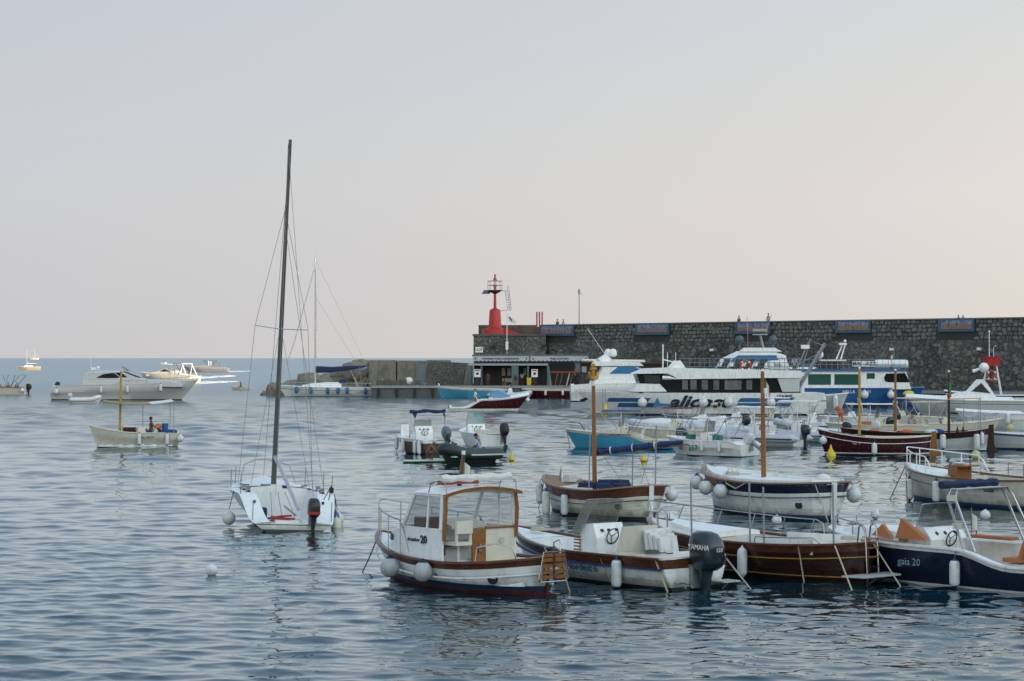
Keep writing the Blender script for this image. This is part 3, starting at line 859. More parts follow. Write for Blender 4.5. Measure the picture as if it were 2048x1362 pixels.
def rope_coil(label, W, r=0.2, turns=4, m=None):
    q = MB(); q.tube([(r * (1 - 0.06 * k / 16) * math.cos(k * 0.39), r * (1 - 0.06 * k / 16) * math.sin(k * 0.39), 0.012 + 0.018 * (k / 16)) for k in range(16 * turns)], 0.016, 5)
    q.tube([(r, 0, 0.02), (r * 1.7, 0.1, 0.015), (r * 2.2, -0.1, 0.015), (r * 2.8, 0.05, 0.015)], 0.015, 5)
    o = q.build('rope_coil', m or ROPE); o.location = W; tag(o, label, 'rope coil', 'rope coils on deck')

def cabin_boat():
    h = Hull(6.1, 2.5, 0.98, 0.60, 0.78, 0.45, double=True, rake=0.55, tm=0.42, pb=2.5, ps=3.4, srake=0.25)
    B = Boat('cabin_boat', 'cabin boat with the wheelhouse', 'white cabin boat with wooden gunwale, glazed wheelhouse and rolled awning on its roof', 'boat', (-1.12, 50.85), 128.8, h)
    B.hullpart(GOZZO_ROWS(0.10, 0.19, 0, 0, 0.13, 3), [REDAF, BOOT, HULLW, MAHOG])
    r = MB(); r.sweep(h.outline(0.004, 0.996, -0.30, -0.012), 0.03, 0.03, closed=True); B.part(r, 'rubbing_strake', WHITE)
    B.gunwale(0.10, 0.05, MAHOG, dz=0.02)
    dk, ck = h.deck(0.06, 0.40, 0.22, 0.18)
    B.part(dk, 'deck', DECKW); B.part(ck, 'cockpit', [WHITE, TEAK])
    # trunk cabin
    t = MB(); rows = []
    for x, w, z in ((2.15, 0.30, 0.85), (1.95, 0.50, 1.12), (1.5, 0.72, 1.24), (0.9, 0.90, 1.30)):
        rows.append([(x, w, 0.60), (x, w * 0.98, z - 0.06), (x, w * 0.85, z), (x, 0, z + 0.05), (x, -w * 0.85, z), (x, -w * 0.98, z - 0.06), (x, -w, 0.60)])
    t.grid(rows); t.add(rows[0], [tuple(range(7))])
    tr = B.part(t, 'trunk_cabin', WHITE)
    MB().lathe([(0.08, 0), (0.08, 0.03)], (1.72, 0.63, 0.98), 12, (0.3, 1, 0)).build('porthole', DARKPANE, tr)
    # wheelhouse
    wh = MB(); W = 1.02
    wh.slab([(-0.65, W - 0.04, 0.55), (0.95, W - 0.09, 0.55), (0.85, W - 0.09, 1.30), (-0.65, W - 0.04, 1.30)], (0, 0.05, 0))
    wh.slab([(-0.65, -W - 0.01, 0.55), (0.95, -W + 0.04, 0.55), (0.85, -W + 0.04, 1.30), (-0.65, -W - 0.01, 1.30)], (0, 0.05, 0))
    wh.slab([(0.86, -W, 0.9), (0.86, W, 0.9), (0.82, W, 1.32), (0.82, -W, 1.32)], (0.06, 0, 0))
    for sg in (1, -1):                     # posts of the window bands
        wh.tube([(-0.62, sg * W, 1.28), (-0.62, sg * W * 0.96, 2.05)], 0.06, 6)
        wh.tube([(0.84, sg * W * 0.96, 1.28), (0.42, sg * W * 0.92, 2.05)], 0.045, 6)
        wh.tube([(-0.1, sg * W, 1.28), (-0.12, sg * W * 0.94, 2.05)], 0.03, 6)
        wh.tube([(-0.65, sg * W * 0.96, 2.03), (0.44, sg * W * 0.92, 2.03)], 0.05, 6)
    wh.tube([(0.84, 0, 1.3), (0.42, 0, 2.05)], 0.04, 6)
    wh.tube([(0.42, -W * 0.92, 2.04), (0.42, W * 0.92, 2.04)], 0.05, 6)
    house = B.part(wh, 'wheelhouse', WHITE)
    for sg in (1, -1):
        p = MB(); p.slab([(-0.56, sg * W, 1.32), (-0.13, sg * W, 1.32), (-0.15, sg * W * 0.95, 1.99), (-0.56, sg * W * 0.96, 1.99)], (0, 0.008, 0)); p.build('side_pane', CLEAR, house)
        p = MB(); p.slab([(-0.07, sg * W, 1.32), (0.78, sg * W * 0.97, 1.32), (0.42, sg * W * 0.93, 1.99), (-0.09, sg * W * 0.95, 1.99)], (0, 0.008, 0)); p.build('side_pane', CLEAR, house)
        p = MB(); p.slab([(0.84, sg * 0.04, 1.34), (0.84, sg * W * 0.94, 1.34), (0.45, sg * W * 0.9, 1.99), (0.45, sg * 0.04, 1.99)], (0.008, 0, 0)); p.build('windscreen_pane', CLEAR, house)
    rf = MB(); rows = []
    for x, w in ((-0.82, 1.04), (-0.3, 1.04), (0.3, 1.0), (0.58, 0.94)):
        rows.append([(x, w * g, 2.05 + 0.13 * (1 - g * g) - (0.03 if x > 0.5 else 0)) for g in [i / 6 - 1 for i in range(13)]] )
    rf.grid(rows); rf.grid([[(a, b, c - 0.05) for a, b, c in rw] for rw in rows])
    roof = B.part(rf, 'roof', WHITE)
    tm_ = MB(); tm_.sweep([(-0.83, 1.05 * g, 2.03 + 0.13 * (1 - g * g)) for g in [i / 8 - 1 for i in range(17)]], 0.04, 0.07); tm_.build('roof_trim', OAK, roof)
    for sg in (1, -1):
        ar = MB()
        ar.tube([(-0.70, sg * (W - 0.02), 1.30), (-0.74, sg * (W - 0.03), 1.7), (-0.70, sg * W * 0.95, 2.04)], 0.045, 6)
        ar.tube([(-0.70, sg * (W - 0.02), 1.30), (-0.69, sg * (W - 0.02), 1.05)], 0.04, 6)
        if sg < 0: ar.tube([(-0.68, -W, 1.29), (-0.68, -0.15, 1.29)], 0.03, 6)
        ar.build('door_frame', OAK, house)
    # half bulkhead, door, helm, chair
    p = MB(); p.box((-0.64, -0.58, 0.74), (0.05, 0.82, 1.1)); p.build('bulkhead', CREAM, house, False)
    MB().lathe([(0.07, 0), (0.07, 0.02)], (-0.67, -0.6, 1.0), 12, (-1, 0, 0)).build('vent', GREYW, house)
    p = MB(); p.box((-0.72, 0.08, 0.76), (0.04, 0.46, 1.02), rz=0.25); dr = p.build('door', OAK, house, False)
    MB().lathe([(0.07, 0), (0.085, 0.01), (0.085, 0.02), (0.05, 0.025)], (-0.745, 0.06, 0.86), 14, (-1, -0.25, 0)).build('door_porthole', STEEL, dr)
    p = MB(); p.slab([(0.25, 0.25, 0.6), (0.25, 0.85, 0.6), (0.25, 0.85, 1.5), (0.25, 0.25, 1.5)], (0.35, 0, 0)); B.part(p, 'helm', MAHOG, house, False)
    p = MB(); p.slab([(0.15, -0.85, 1.22), (0.15, 0.15, 1.22), (0.75, 0.15, 1.36), (0.75, -0.85, 1.36)], (0, 0, 0.06)); B.part(p, 'dash', CREAM, house, False)
    ch = MB(); ch.box((-0.70, 0.62, 0.98), (0.42, 0.44, 0.07)); ch.box((-0.90, 0.62, 1.34), (0.06, 0.44, 0.28)); ch.box((-0.88, 0.43, 1.15), (0.05, 0.05, 0.4)); ch.box((-0.88, 0.81, 1.15), (0.05, 0.05, 0.4)); ch.tube([(-0.70, 0.62, 0.95), (-0.70, 0.62, 0.55)], 0.03, 8)
    B.part(ch, 'helm_chair', CREAM, smooth=False)
    # rolled awning on its rack, flag staff
    k = MB(); k.tube([(-0.55 + 0.02 * math.sin(i), 0.98 - 1.9 * i / 12, 2.38 + 0.015 * math.sin(2.3 * i)) for i in range(13)], [0.075 + 0.012 * math.sin(1.7 * i) for i in range(13)], 8); B.part(k, 'rolled_awning', WHITECLOTH, roof)
    k = MB()
    for y in (0.98, -0.96):
        k = MB(); k.tube([(-0.75, y, 2.05), (-0.72, y, 2.30), (-0.5, y, 2.34), (-0.2, y, 2.28), (-0.1, y, 2.06)], 0.014, 6)
        B.part(k, 'awning_rack', STEEL, roof)
    k = MB(); k.box((0.05, 0.05, 2.25), (0.2, 1.0, 0.07)); B.part(k, 'signal_board', mat('red_board', (0.30, 0.05, 0.035), 0.6), roof)
    st = B.mast(0.08, 0.0, 2.15, 2.86, 0.055, 0.04, MAHOG, 0, -0.12, name='flag_staff')
    k = MB(); k.box((0.08, -0.12, 2.90), (0.06, 0.06, 0.09)); k.build('finial', WHITE, st)
    italian_flag(st, (0.08, -0.12, 2.78), (0.2, -1, 0), 0.30, 0.34, 0.85)
    B.rail(0.56, 0.985, 0.78, 0.016, 4, inset=0.05, closed_bow=True, name='bow_rail')
    q = MB()
    for sg in (1, -1):
        q = MB(); q.tube([h.sheer(0.19, sg, 0, 0.04), h.sheer(0.185, sg, 0.34, 0.06), h.sheer(0.12, sg, 0.40, 0.06), h.sheer(0.07, sg, 0.3, 0.04), h.sheer(0.06, sg, 0, 0.04)], 0.016, 6)
        B.part(q, 'stern_rail', STEEL)
    # slatted boarding platform folded up against the stern
    q = MB(); X0 = -3.16; q.tube([(X0, -0.36, 0.30), (X0, 0.36, 0.30), (X0 - 0.02, 0.40, 0.36), (X0 - 0.04, 0.28, 0.93), (X0 - 0.04, -0.28, 0.93), (X0 - 0.02, -0.40, 0.36)], 0.018, 6, closed=True)
    q.tube([(X0 - 0.04, -0.2, 0.93), (X0 + 0.1, -0.15, 1.02), (X0 + 0.1, 0.15, 1.02), (X0 - 0.04, 0.2, 0.93)], 0.014, 6)
    pf = B.part(q, 'boarding_platform', STEEL)
    for zz in (0.40, 0.52, 0.64, 0.76, 0.86):
        for yy in (-0.17, 0.17):
            s = MB(); s.box((X0 - 0.03, yy * (1.12 - 0.35 * (zz - 0.4)), zz), (0.022, 0.27, 0.075)); s.build('slat', OAK, pf, False)
    for yy in (-0.02, 0.3, -0.3):
        s = MB(); s.box((X0 - 0.012, yy * 0.85, 0.62), (0.02, 0.05, 0.58)); s.build('slat_bearer', MAHOG, pf, False)
    q = MB(); q.box((-2.98, 0, 0.1), (0.06, 0.05, 0.8)); q.box((-3.1, 0, -0.12), (0.34, 0.06, 0.34)); B.part(q, 'rudder', REDAF)
    q = MB()
    for t_, z in ((0.40, 0.33), (0.25, 0.33), (0.62, 0.33)):
        v = h.pt(t_, z, 1); q = MB(); q.lathe([(0.045, -0.02), (0.045, 0.02), (0.02, 0.03)], v, 10, (0, 1, 0))
        B.part(q, 'outlet', STEEL)
    v = h.pt(0.135, 0.34, 1); q = MB(); q.lathe([(0.12, -0.03), (0.12, 0.015), (0.08, 0.025), (0.07, 0.0)], v, 14, (-0.55, 1, 0)); B.part(q, 'exhaust', BLACK)
    B.flat_text((0.42, 1.012, 1.02), 'kreation', 0.13, LETNAVY, 1, 0.3)
    B.flat_text((0.02, 1.025, 1.03), '20', 0.24, LETNAVY, 1, bold=0.006)
    B.fender(0.63, 1, 'ball', 0.215, drop=0.08, cap=BLACK, body=GREYV)
    B.fender(0.42, 1, 'ball', 0.215, drop=0.02, cap=BLACK, body=GREYV)
    B.line(h.sheer(0.985, 1, 0), None, 0.05, 0.016, DARKROPE, 'dark bow line of the cabin boat running down into the water', wb=at(722, 1141) + Vector((0, 0, -0.1)))
    B.line(h.sheer(0.06, -1, 0.02), None, 0.1, 0.016, ROPE, 'pale stern line between the cabin boat and its neighbour', wb=at(1143, 1183) + Vector((0, 0, -0.1)))
    rope_coil('pale rope coil on the foredeck of the cabin boat', B.w((2.45, 0.0, 0.84)), 0.16)
    return B
cabin_boat()

def outboard_launch():
    h = Hull(6.3, 2.25, 0.98, 0.66, 0.66, 0.35, trw=0.84, rake=0.6, tm=0.4, pb=2.4, srake=-0.05)
    B = Boat('open_launch', 'open launch with the big outboard', 'open white launch with mahogany gunwale, smoked windscreen and big dark blue outboard', 'boat', (2.02, 52.4), 128, h)
    B.hullpart(GOZZO_ROWS(0.04, 0.06, 0, 0, 0.20, 5), [DARKAF, DARKAF, HULLW, MAHOG])
    g = MB(); g.sweep(h.side(0.0, 0.99, 1, -0.215, -0.012), 0.03, 0.045); g.sweep(h.side(0.0, 0.99, -1, -0.215, -0.012), 0.03, 0.045); B.part(g, 'blue_moulding', BLUECAP)
    B.gunwale(0.09, 0.045, MAHOG, t0=0.02, dz=0.015)
    dk, ck = h.deck(0.10, 0.80, 0.16, 0.14)
    B.part(dk, 'deck', DECKW); B.part(ck, 'cockpit', [WHITE, DECKW])
    B.console(-0.05, 0.0, 0.86, 0.62, 0.14, 1.26, ws=0, wheel=True, slope=0.2)
    v = MB()
    for i in range(7): v.box((0.28, 0.46, 0.5 + i * 0.075), (0.22, 0.03, 0.035))
    B.part(v, 'louvre', OAK, smooth=False)
    ws = MB(); rows = []
    for z, x, w in ((1.02, 0.55, 1.02), (1.78, 0.12, 0.80)):
        rows.append([(x - 0.42, w * 0.5, z), (x - 0.05, w * 0.47, z), (x, w * 0.38, z), (x, -w * 0.38, z), (x - 0.05, -w * 0.47, z), (x - 0.42, -w * 0.5, z)])
    ws.grid(rows); B.part(ws, 'windscreen', SMOKE, smooth=False)
    f = MB(); f.tube([rows[0][0], rows[1][0]] + rows[1][1:] + [rows[0][-1]], 0.012, 5); B.part(f, 'windscreen_frame', GALV)
    B.seat(-1.05, 0.05, 1.0, 0.45, 0.14, 0.5, 0.62, CREAM, TEAK, lean=-0.18)
    for i in range(4):
        c = MB(); c.slab([(-1.62 - i * 0.10, -0.75 + 0.04 * i, 0.45), (-1.62 - i * 0.10, 0.0 - 0.03 * i, 0.45), (-1.42 - i * 0.13, -0.02 - 0.03 * i, 1.16 - 0.05 * i), (-1.42 - i * 0.13, -0.73 + 0.04 * i, 1.2 - 0.05 * i)], (-0.085, 0, 0)); B.part(c, 'cushion', VINYL, smooth=False)
    aft = MB(); aft.box((-2.55, 0, 0.55), (0.75, 1.75, 0.14)); B.part(aft, 'aft_bench', DECKW, smooth=False)
    aft = MB(); aft.slab([(-2.2, 0.95, 0.62), (-3.1, 0.88, 0.62), (-3.1, 0.88, 0.70), (-2.2, 0.95, 0.72)], (0, -1.85, 0)); B.part(aft, 'stern_coaming', CREAM, smooth=False)
    B.outboard((-3.14, 0, 0.40), 1.2, 0, COWL, COWL, txt=[('YAMAHA', 0.135, (-0.36, 0.235, 0.44), 1)])
    M = Matrix(((0, -1, 0), (0, 0, 1), (-1, 0, 0))).transposed()
    text('150', 0.13, LETWHITE, B.root, Vector((-3.14 - 0.675 * 1.2, 0.02, 0.40 + 0.40 * 1.2)), M.to_euler(), 0.1, 0.004)
    l = MB()
    for y in (0.42, 0.62):
        l.tube([(-3.15, y, 0.16), (-3.5, y, 0.14), (-3.56, y, 0.06)], 0.014, 6)
    for x in (-3.25, -3.36, -3.48): l.tube([(x, 0.42, 0.15), (x, 0.62, 0.15)], 0.012, 6)
    B.part(l, 'swim_ladder', STEEL)
    l = MB(); l.box((-3.36, -0.72, 0.14), (0.42, 0.5, 0.03)); l.tube([(-3.5, -0.7, 0.13), (-3.17, -0.7, -0.1)], 0.014, 6); B.part(l, 'swim_platform', GREYW)
    r = MB(); r.tube([(-1.5, -0.7, 0.75), (-1.45, -0.72, 1.5), (-1.3, -0.72, 1.62), (-1.15, -0.7, 1.5), (-1.2, -0.68, 0.9)], 0.022, 6); B.part(r, 'ski_bow', STEEL)
    B.side_text(0.41, 0.36, 'Nordest 6', 0.26, LETBLUE, 1, 0.35, off=0.05)
    B.fender(0.56, 1, 'cyl', 0.10, 0.62, drop=0.30, cap=BLUECAP)
    B.fender(0.20, 1, 'cyl', 0.115, 0.66, drop=0.06, cap=BLUECAP)
    B.line(h.sheer(0.03, 1, 0.02), None, 0.02, 0.02, ROPE, 'pale knotted rope hanging over the corner of the launch transom', wb=B.w((-3.22, 0.8, -0.1)))
    B.line(h.sheer(0.02, -1, 0.02), None, 0.0, 0.018, ROPE, 'pale stern line running from the launch transom down to the right', wb=at(1507, 1176) + Vector((0, 0, -0.1)))
    B.line(h.sheer(0.30, 1, 0.02), None, 0.05, 0.016, ROPE, 'pale spring line hanging down the launch side near the vertical fender', wb=B.w(h.pt(0.27, -0.1, 1) + Vector((0, 0.08, 0))))
    rope_coil('pale rope coil on the foredeck of the open launch', B.w((2.3, 0.0, 0.93)), 0.18)
    rope_coil('dark rope coil on the aft bench of the open launch', B.w((-2.4, 0.55, 0.73)), 0.16, 4, DARKROPE)
    o = MB().lathe([(0.11, 0), (0.15, 0.28), (0.13, 0.28), (0.1, 0.03)], n=12).build('bucket', BLUE); o.location = B.w((0.9, 0.3, 0.16)); tag(o, 'blue bucket in the cockpit of the open launch', 'bucket')
outboard_launch()

def mahogany_gozzo():
    h = Hull(7.0, 2.45, 1.08, 0.80, 0.90, 0.4, double=True, rake=0.5, tm=0.45, pb=2.4, ps=3.6, srake=0.15)
    B = Boat('wooden_gozzo', 'dark mahogany gozzo', 'dark mahogany gozzo with yellow pinstripes, stern ladder and four bare awning posts', 'boat', (5.6, 53.5), 130, h)
    mh = [DARKAF, mat('yellow_pinstripe', (0.42, 0.25, 0.03), 0.5), DARKWOOD, MAHOG]
    B.hullpart([('k', 0, 0, 0), ('a', 0.05, 2, 0), ('a', 0.14, 1, 0.004), ('a', 0.165, 2, 0)] + [x for i in range(1, 4) for x in (('m', 0.2 + 0.14 * i, 2, 0), ('m', 0.206 + 0.14 * i, 2, 0.01))] + [('s', -0.30, 1, 0.006), ('s', -0.275, 2, 0), ('s', -0.16, 3, 0.01), ('s', 0, 3, 0.01)], mh)
    B.gunwale(0.11, 0.045, MAHOG, dz=0.02)
    dk, ck = h.deck(0.10, 0.55, 0.28, 0.35, camber=0.08)
    B.part(dk, 'deck', CREAM); B.part(ck, 'cockpit', [CREAM, TEAK])
    c = MB(); rows = []
    for x in (0.5, 0.9, 1.5, 2.1, 2.5):
        w = max(0.15, h.b(x / 7.0 + 0.5) - 0.42); z = h.zs(x / 7.0 + 0.5)
        rows.append([(x, w, z), (x, w * 0.94, z + 0.12), (x, 0, z + 0.17), (x, -w * 0.94, z + 0.12), (x, -w, z)])
    c.grid(rows); c.add(rows[0], [tuple(range(5))]); c.add(rows[-1], [tuple(range(5))]); B.part(c, 'coachroof', DECKW)
    s = MB(); s.box((-1.7, 0, 0.72), (1.9, 1.75, 0.16)); B.part(s, 'sunpad', CREAM, smooth=False)
    s = MB(); s.sweep([(-0.3, 0.85, 0.86), (-2.6, 0.78, 0.9)], 0.05, 0.16); s.sweep([(-0.3, -0.85, 0.86), (-2.6, -0.78, 0.9)], 0.05, 0.16); B.part(s, 'coaming', WHITE)
    for (t_, sg, zt) in ((0.64, 1, 2.1), (0.36, 1, 2.22), (0.30, 1, 2.1), (0.07, 1, 2.2)):
        m = MB(); v = h.sheer(t_, sg, -0.05, 0.12); m.tube([v, (v.x + 0.03, v.y, zt)], 0.022, 8); B.part(m, 'awning_post', GALV)
    r = MB(); r.tube([h.sheer(0.93, 1, 0, 0.04), h.sheer(0.97, 1, 0.38, 0.04), h.sheer(0.99, 1, 0.46, 0), h.sheer(0.97, -1, 0.46, 0.04)] + [h.sheer(0.93 - 0.07 * i, -1, 0.44, 0.05) for i in range(9)] + [h.sheer(0.34, -1, 0.36, 0.05), h.sheer(0.33, -1, 0, 0.05)], 0.017, 6)
    for i in range(5): r.tube([h.sheer(0.92 - 0.13 * i, -1, 0, 0.05), h.sheer(0.90 - 0.13 * i, -1, 0.44, 0.05)], 0.014, 6)
    B.part(r, 'guard_rail', STEEL)
    r = MB(); r.tube([h.sheer(0.34, 1, 0.02, 0.1)] + [h.sheer(0.335 - 0.03 * i, 1, 0.17, 0.1) for i in range(8)] + [h.sheer(0.1, 1, 0.02, 0.1)], 0.015, 6); B.part(r, 'grab_rail', STEEL)
    l = MB()
    for y in (-0.19, 0.19): l.tube([(-3.35, y, 0.75), (-3.42, y, 1.28), (-3.52, y, 1.34), (-3.60, y, 1.26), (-3.66, y, 0.26)], 0.02, 6)
    ld = B.part(l, 'ladder', STEEL)
    for z in (0.40, 0.62, 0.82, 1.02):
        q = MB(); q.box((-3.64, 0, z), (0.06, 0.38, 0.03)); q.build('rung', OAK if z > 0.5 else STEEL, ld, False)
    q = MB(); q.slab([(-3.42, -0.75, 0.20), (-3.42, 0.75, 0.20), (-3.95, 0.6, 0.20), (-3.95, -0.6, 0.20)], (0, 0, 0.035)); pl = B.part(q, 'stern_platform', GREYW)
    q = MB(); q.tube([(-3.85, 0, 0.2), (-3.35, 0, -0.1)], 0.02, 6); q.build('bracket', GALV, pl)
    q = MB(); q.tube([(-3.50, 0, -0.2), (-3.52, 0, 0.9)], 0.05, 6); B.part(q, 'sternpost', DARKWOOD)
    B.fender(0.37, 1, 'cyl', 0.115, 0.68, drop=0.10)
    B.fender(0.95, -1, 'ball', 0.2, drop=-0.12, where='round white fender resting by the bow rail of the dark mahogany gozzo')
    B.line(h.sheer(0.06, 1, 0.02), None, 0.0, 0.017, ROPE, 'pale stern line from the mahogany gozzo, left of its stern ladder', wb=at(1708, 1183) + Vector((0, 0, -0.1)))
    B.line(h.sheer(0.03, -1, 0.02), None, 0.0, 0.017, ROPE, 'pale stern line from the mahogany gozzo, right of its stern ladder', wb=at(1806, 1172) + Vector((0, 0, -0.1)))
    B.line(h.sheer(0.16, 1, 0.02), None, 0.0, 0.016, ROPE, 'pale rope hanging straight down the mahogany gozzo quarter', wb=B.w(h.pt(0.16, -0.1, 1) + Vector((0, 0.18, 0))))
    rope_coil('pale rope coil on the stern deck of the mahogany gozzo', B.w((-2.95, 0.0, 0.95)), 0.18)
    q = MB(); q.box((0, 0, 0.15), (0.5, 0.34, 0.3)); o = q.build('cool_box', BLUE, smooth=False); o.location = B.w((-0.4, -0.35, 0.36)); o.rotation_euler.z = B.head; tag(o, 'blue cool box in the cockpit of the mahogany gozzo', 'cool box')
mahogany_gozzo()

def navy_sportboat():
    h = Hull(6.6, 2.35, 1.02, 0.86, 0.72, 0.35, trw=0.9, rake=0.75, tm=0.42, pb=2.6, cut=(0.08, 0.30, 0.55), sec=0.2)
    B = Boat('navy_motorboat', 'navy sport boat', 'navy blue sport boat with white deck, tan cushions and steel roll bar', 'boat', (9.62, 51.6), 130, h)
    B.hullpart([('k', 0, 0, 0), ('a', -0.03, 1, 0), ('a', 0.05, 2, 0.012), ('m', 0.5, 2, 0.012), ('s', -0.10, 3, 0.0), ('s', 0, 3, 0)], [WHITE, WHITE, NAVY, WHITE])
    B.gunwale(0.10, 0.05, WHITE, t0=0.0, dz=0.01)
    dk, ck = h.deck(0.0, 0.62, 0.24, 0.25, camber=0.10)
    B.part(dk, 'deck', WHITE); B.part(ck, 'cockpit', [WHITE, TEAK])
    c = MB(); rows = []
    for x, w, z in ((0.5, 0.88, 1.12), (1.2, 0.80, 1.18), (2.0, 0.6, 1.16), (2.7, 0.25, 1.08)):
        rows.append([(x, w, 0.85), (x, w * 0.9, z - 0.03), (x, 0, z), (x, -w * 0.9, z - 0.03), (x, -w, 0.85)])
    c.grid(rows); B.part(c, 'foredeck_hatch', WHITE)
    B.console(0.15, -0.05, 1.25, 0.7, 0.25, 1.22, ws=0.5, wm=TINT, slope=0.3)
    q = MB(); q.slab([(1.25, 0.92, 1.0), (0.62, 0.98, 0.98), (0.95, 0.9, 1.27)], (0, -0.10, 0)); B.part(q, 'cushion', TAN, smooth=False)
    q = MB(); q.slab([(0.50, 0.98, 0.98), (-0.40, 1.0, 0.98), (-0.35, 0.96, 1.04), (0.40, 0.9, 1.42)], (0, -0.10, 0)); B.part(q, 'cushion', TAN, smooth=False)
    q = MB(); q.box((-0.9, -0.7, 1.0), (1.2, 0.3, 0.07)); B.part(q, 'side_cushion', TAN, smooth=False)
    q = MB(); q.sweep(h.side(0.50, 0.72, 1, 0.035, 0.06), 0.12, 0.04); B.part(q, 'side_step', TEAK)
    B.seat(-2.5, -0.1, 1.6, 0.5, 0.25, 0.42, 0.42, TAN, WHITE)
    a = MB()                                     # roll bar with rolled canopy
    for dx in (0, -0.30):
        a.tube([h.sheer(0.27, 1, 0.0, 0.08) + Vector((dx, 0, 0)), (-1.0 + dx * 0.7, 1.0, 1.95), (-0.97 + dx * 0.6, 0.86, 2.12), (-0.97 + dx * 0.6, -0.86, 2.12), (-1.0 + dx * 0.7, -1.0, 1.95), h.sheer(0.27, -1, 0, 0.08) + Vector((dx, 0, 0))], 0.028, 8)
    bar = B.part(a, 'roll_bar', STEEL)
    for z in (1.35, 1.95):
        q = MB(); q.box((-1.32 + (z - 1.35) * 0.3, 1.06 - (z - 1.0) * 0.04, z), (0.26, 0.03, 0.13)); q.build('bar_plate', CREAM, bar, False)
    q = MB(); q.tube([(-0.78, 0.95 - 1.9 * i / 10, 2.22 + 0.01 * math.sin(3 * i)) for i in range(11)], [0.085 + 0.012 * math.sin(2.1 * i) for i in range(11)], 8); q.build('rolled_canopy', NAVYCLOTH, bar)
    l = MB()
    for y in (-0.16, 0.16): l.tube([(-3.1, y + 0.55, 0.55), (-3.25, y + 0.55, 0.75), (-3.0, y + 0.55, 1.15), (-2.85, y + 0.55, 0.9)], 0.017, 6)
    for f in (0.2, 0.5, 0.8): l.tube([(-3.22 + 0.22 * f, 0.39, 0.78 + 0.35 * f), (-3.22 + 0.22 * f, 0.71, 0.78 + 0.35 * f)], 0.014, 6)
    B.part(l, 'folded_ladder', STEEL)
    B.rail(0.70, 0.985, 0.34, 0.016, 2, closed_bow=True, inset=0.04, name='bow_rail')
    B.outboard((-3.3, 0, 0.5), 1.0, 0, GREYW, GREYW)
    B.side_text(0.50, 0.50, 'gaia 20', 0.24, mat('pale_blue_lettering', (0.25, 0.4, 0.5), 0.5), 1, 0.2, off=0.03)
    fl = B.mast(-1.5, 0.8, 1.0, 1.75, 0.012, 0.01, STEEL, name='flag_staff'); italian_flag(fl, (-1.5, 0.8, 1.72), (0.1, -1, 0), 0.3, 0.3, 0.9)
    e = B.fender(0.29, 1, 'cyl', 0.115, 0.62, drop=0.22, cap=BLUECAP)
    B.line(h.sheer(0.97, 1, 0.0), None, 0.0, 0.014, DARKROPE, 'dark bow line of the navy sport boat beside its pulpit', wb=h and B.w(h.pt(0.9, 0.1, 1) + Vector((0, 0.5, -0.2))))
navy_sportboat()

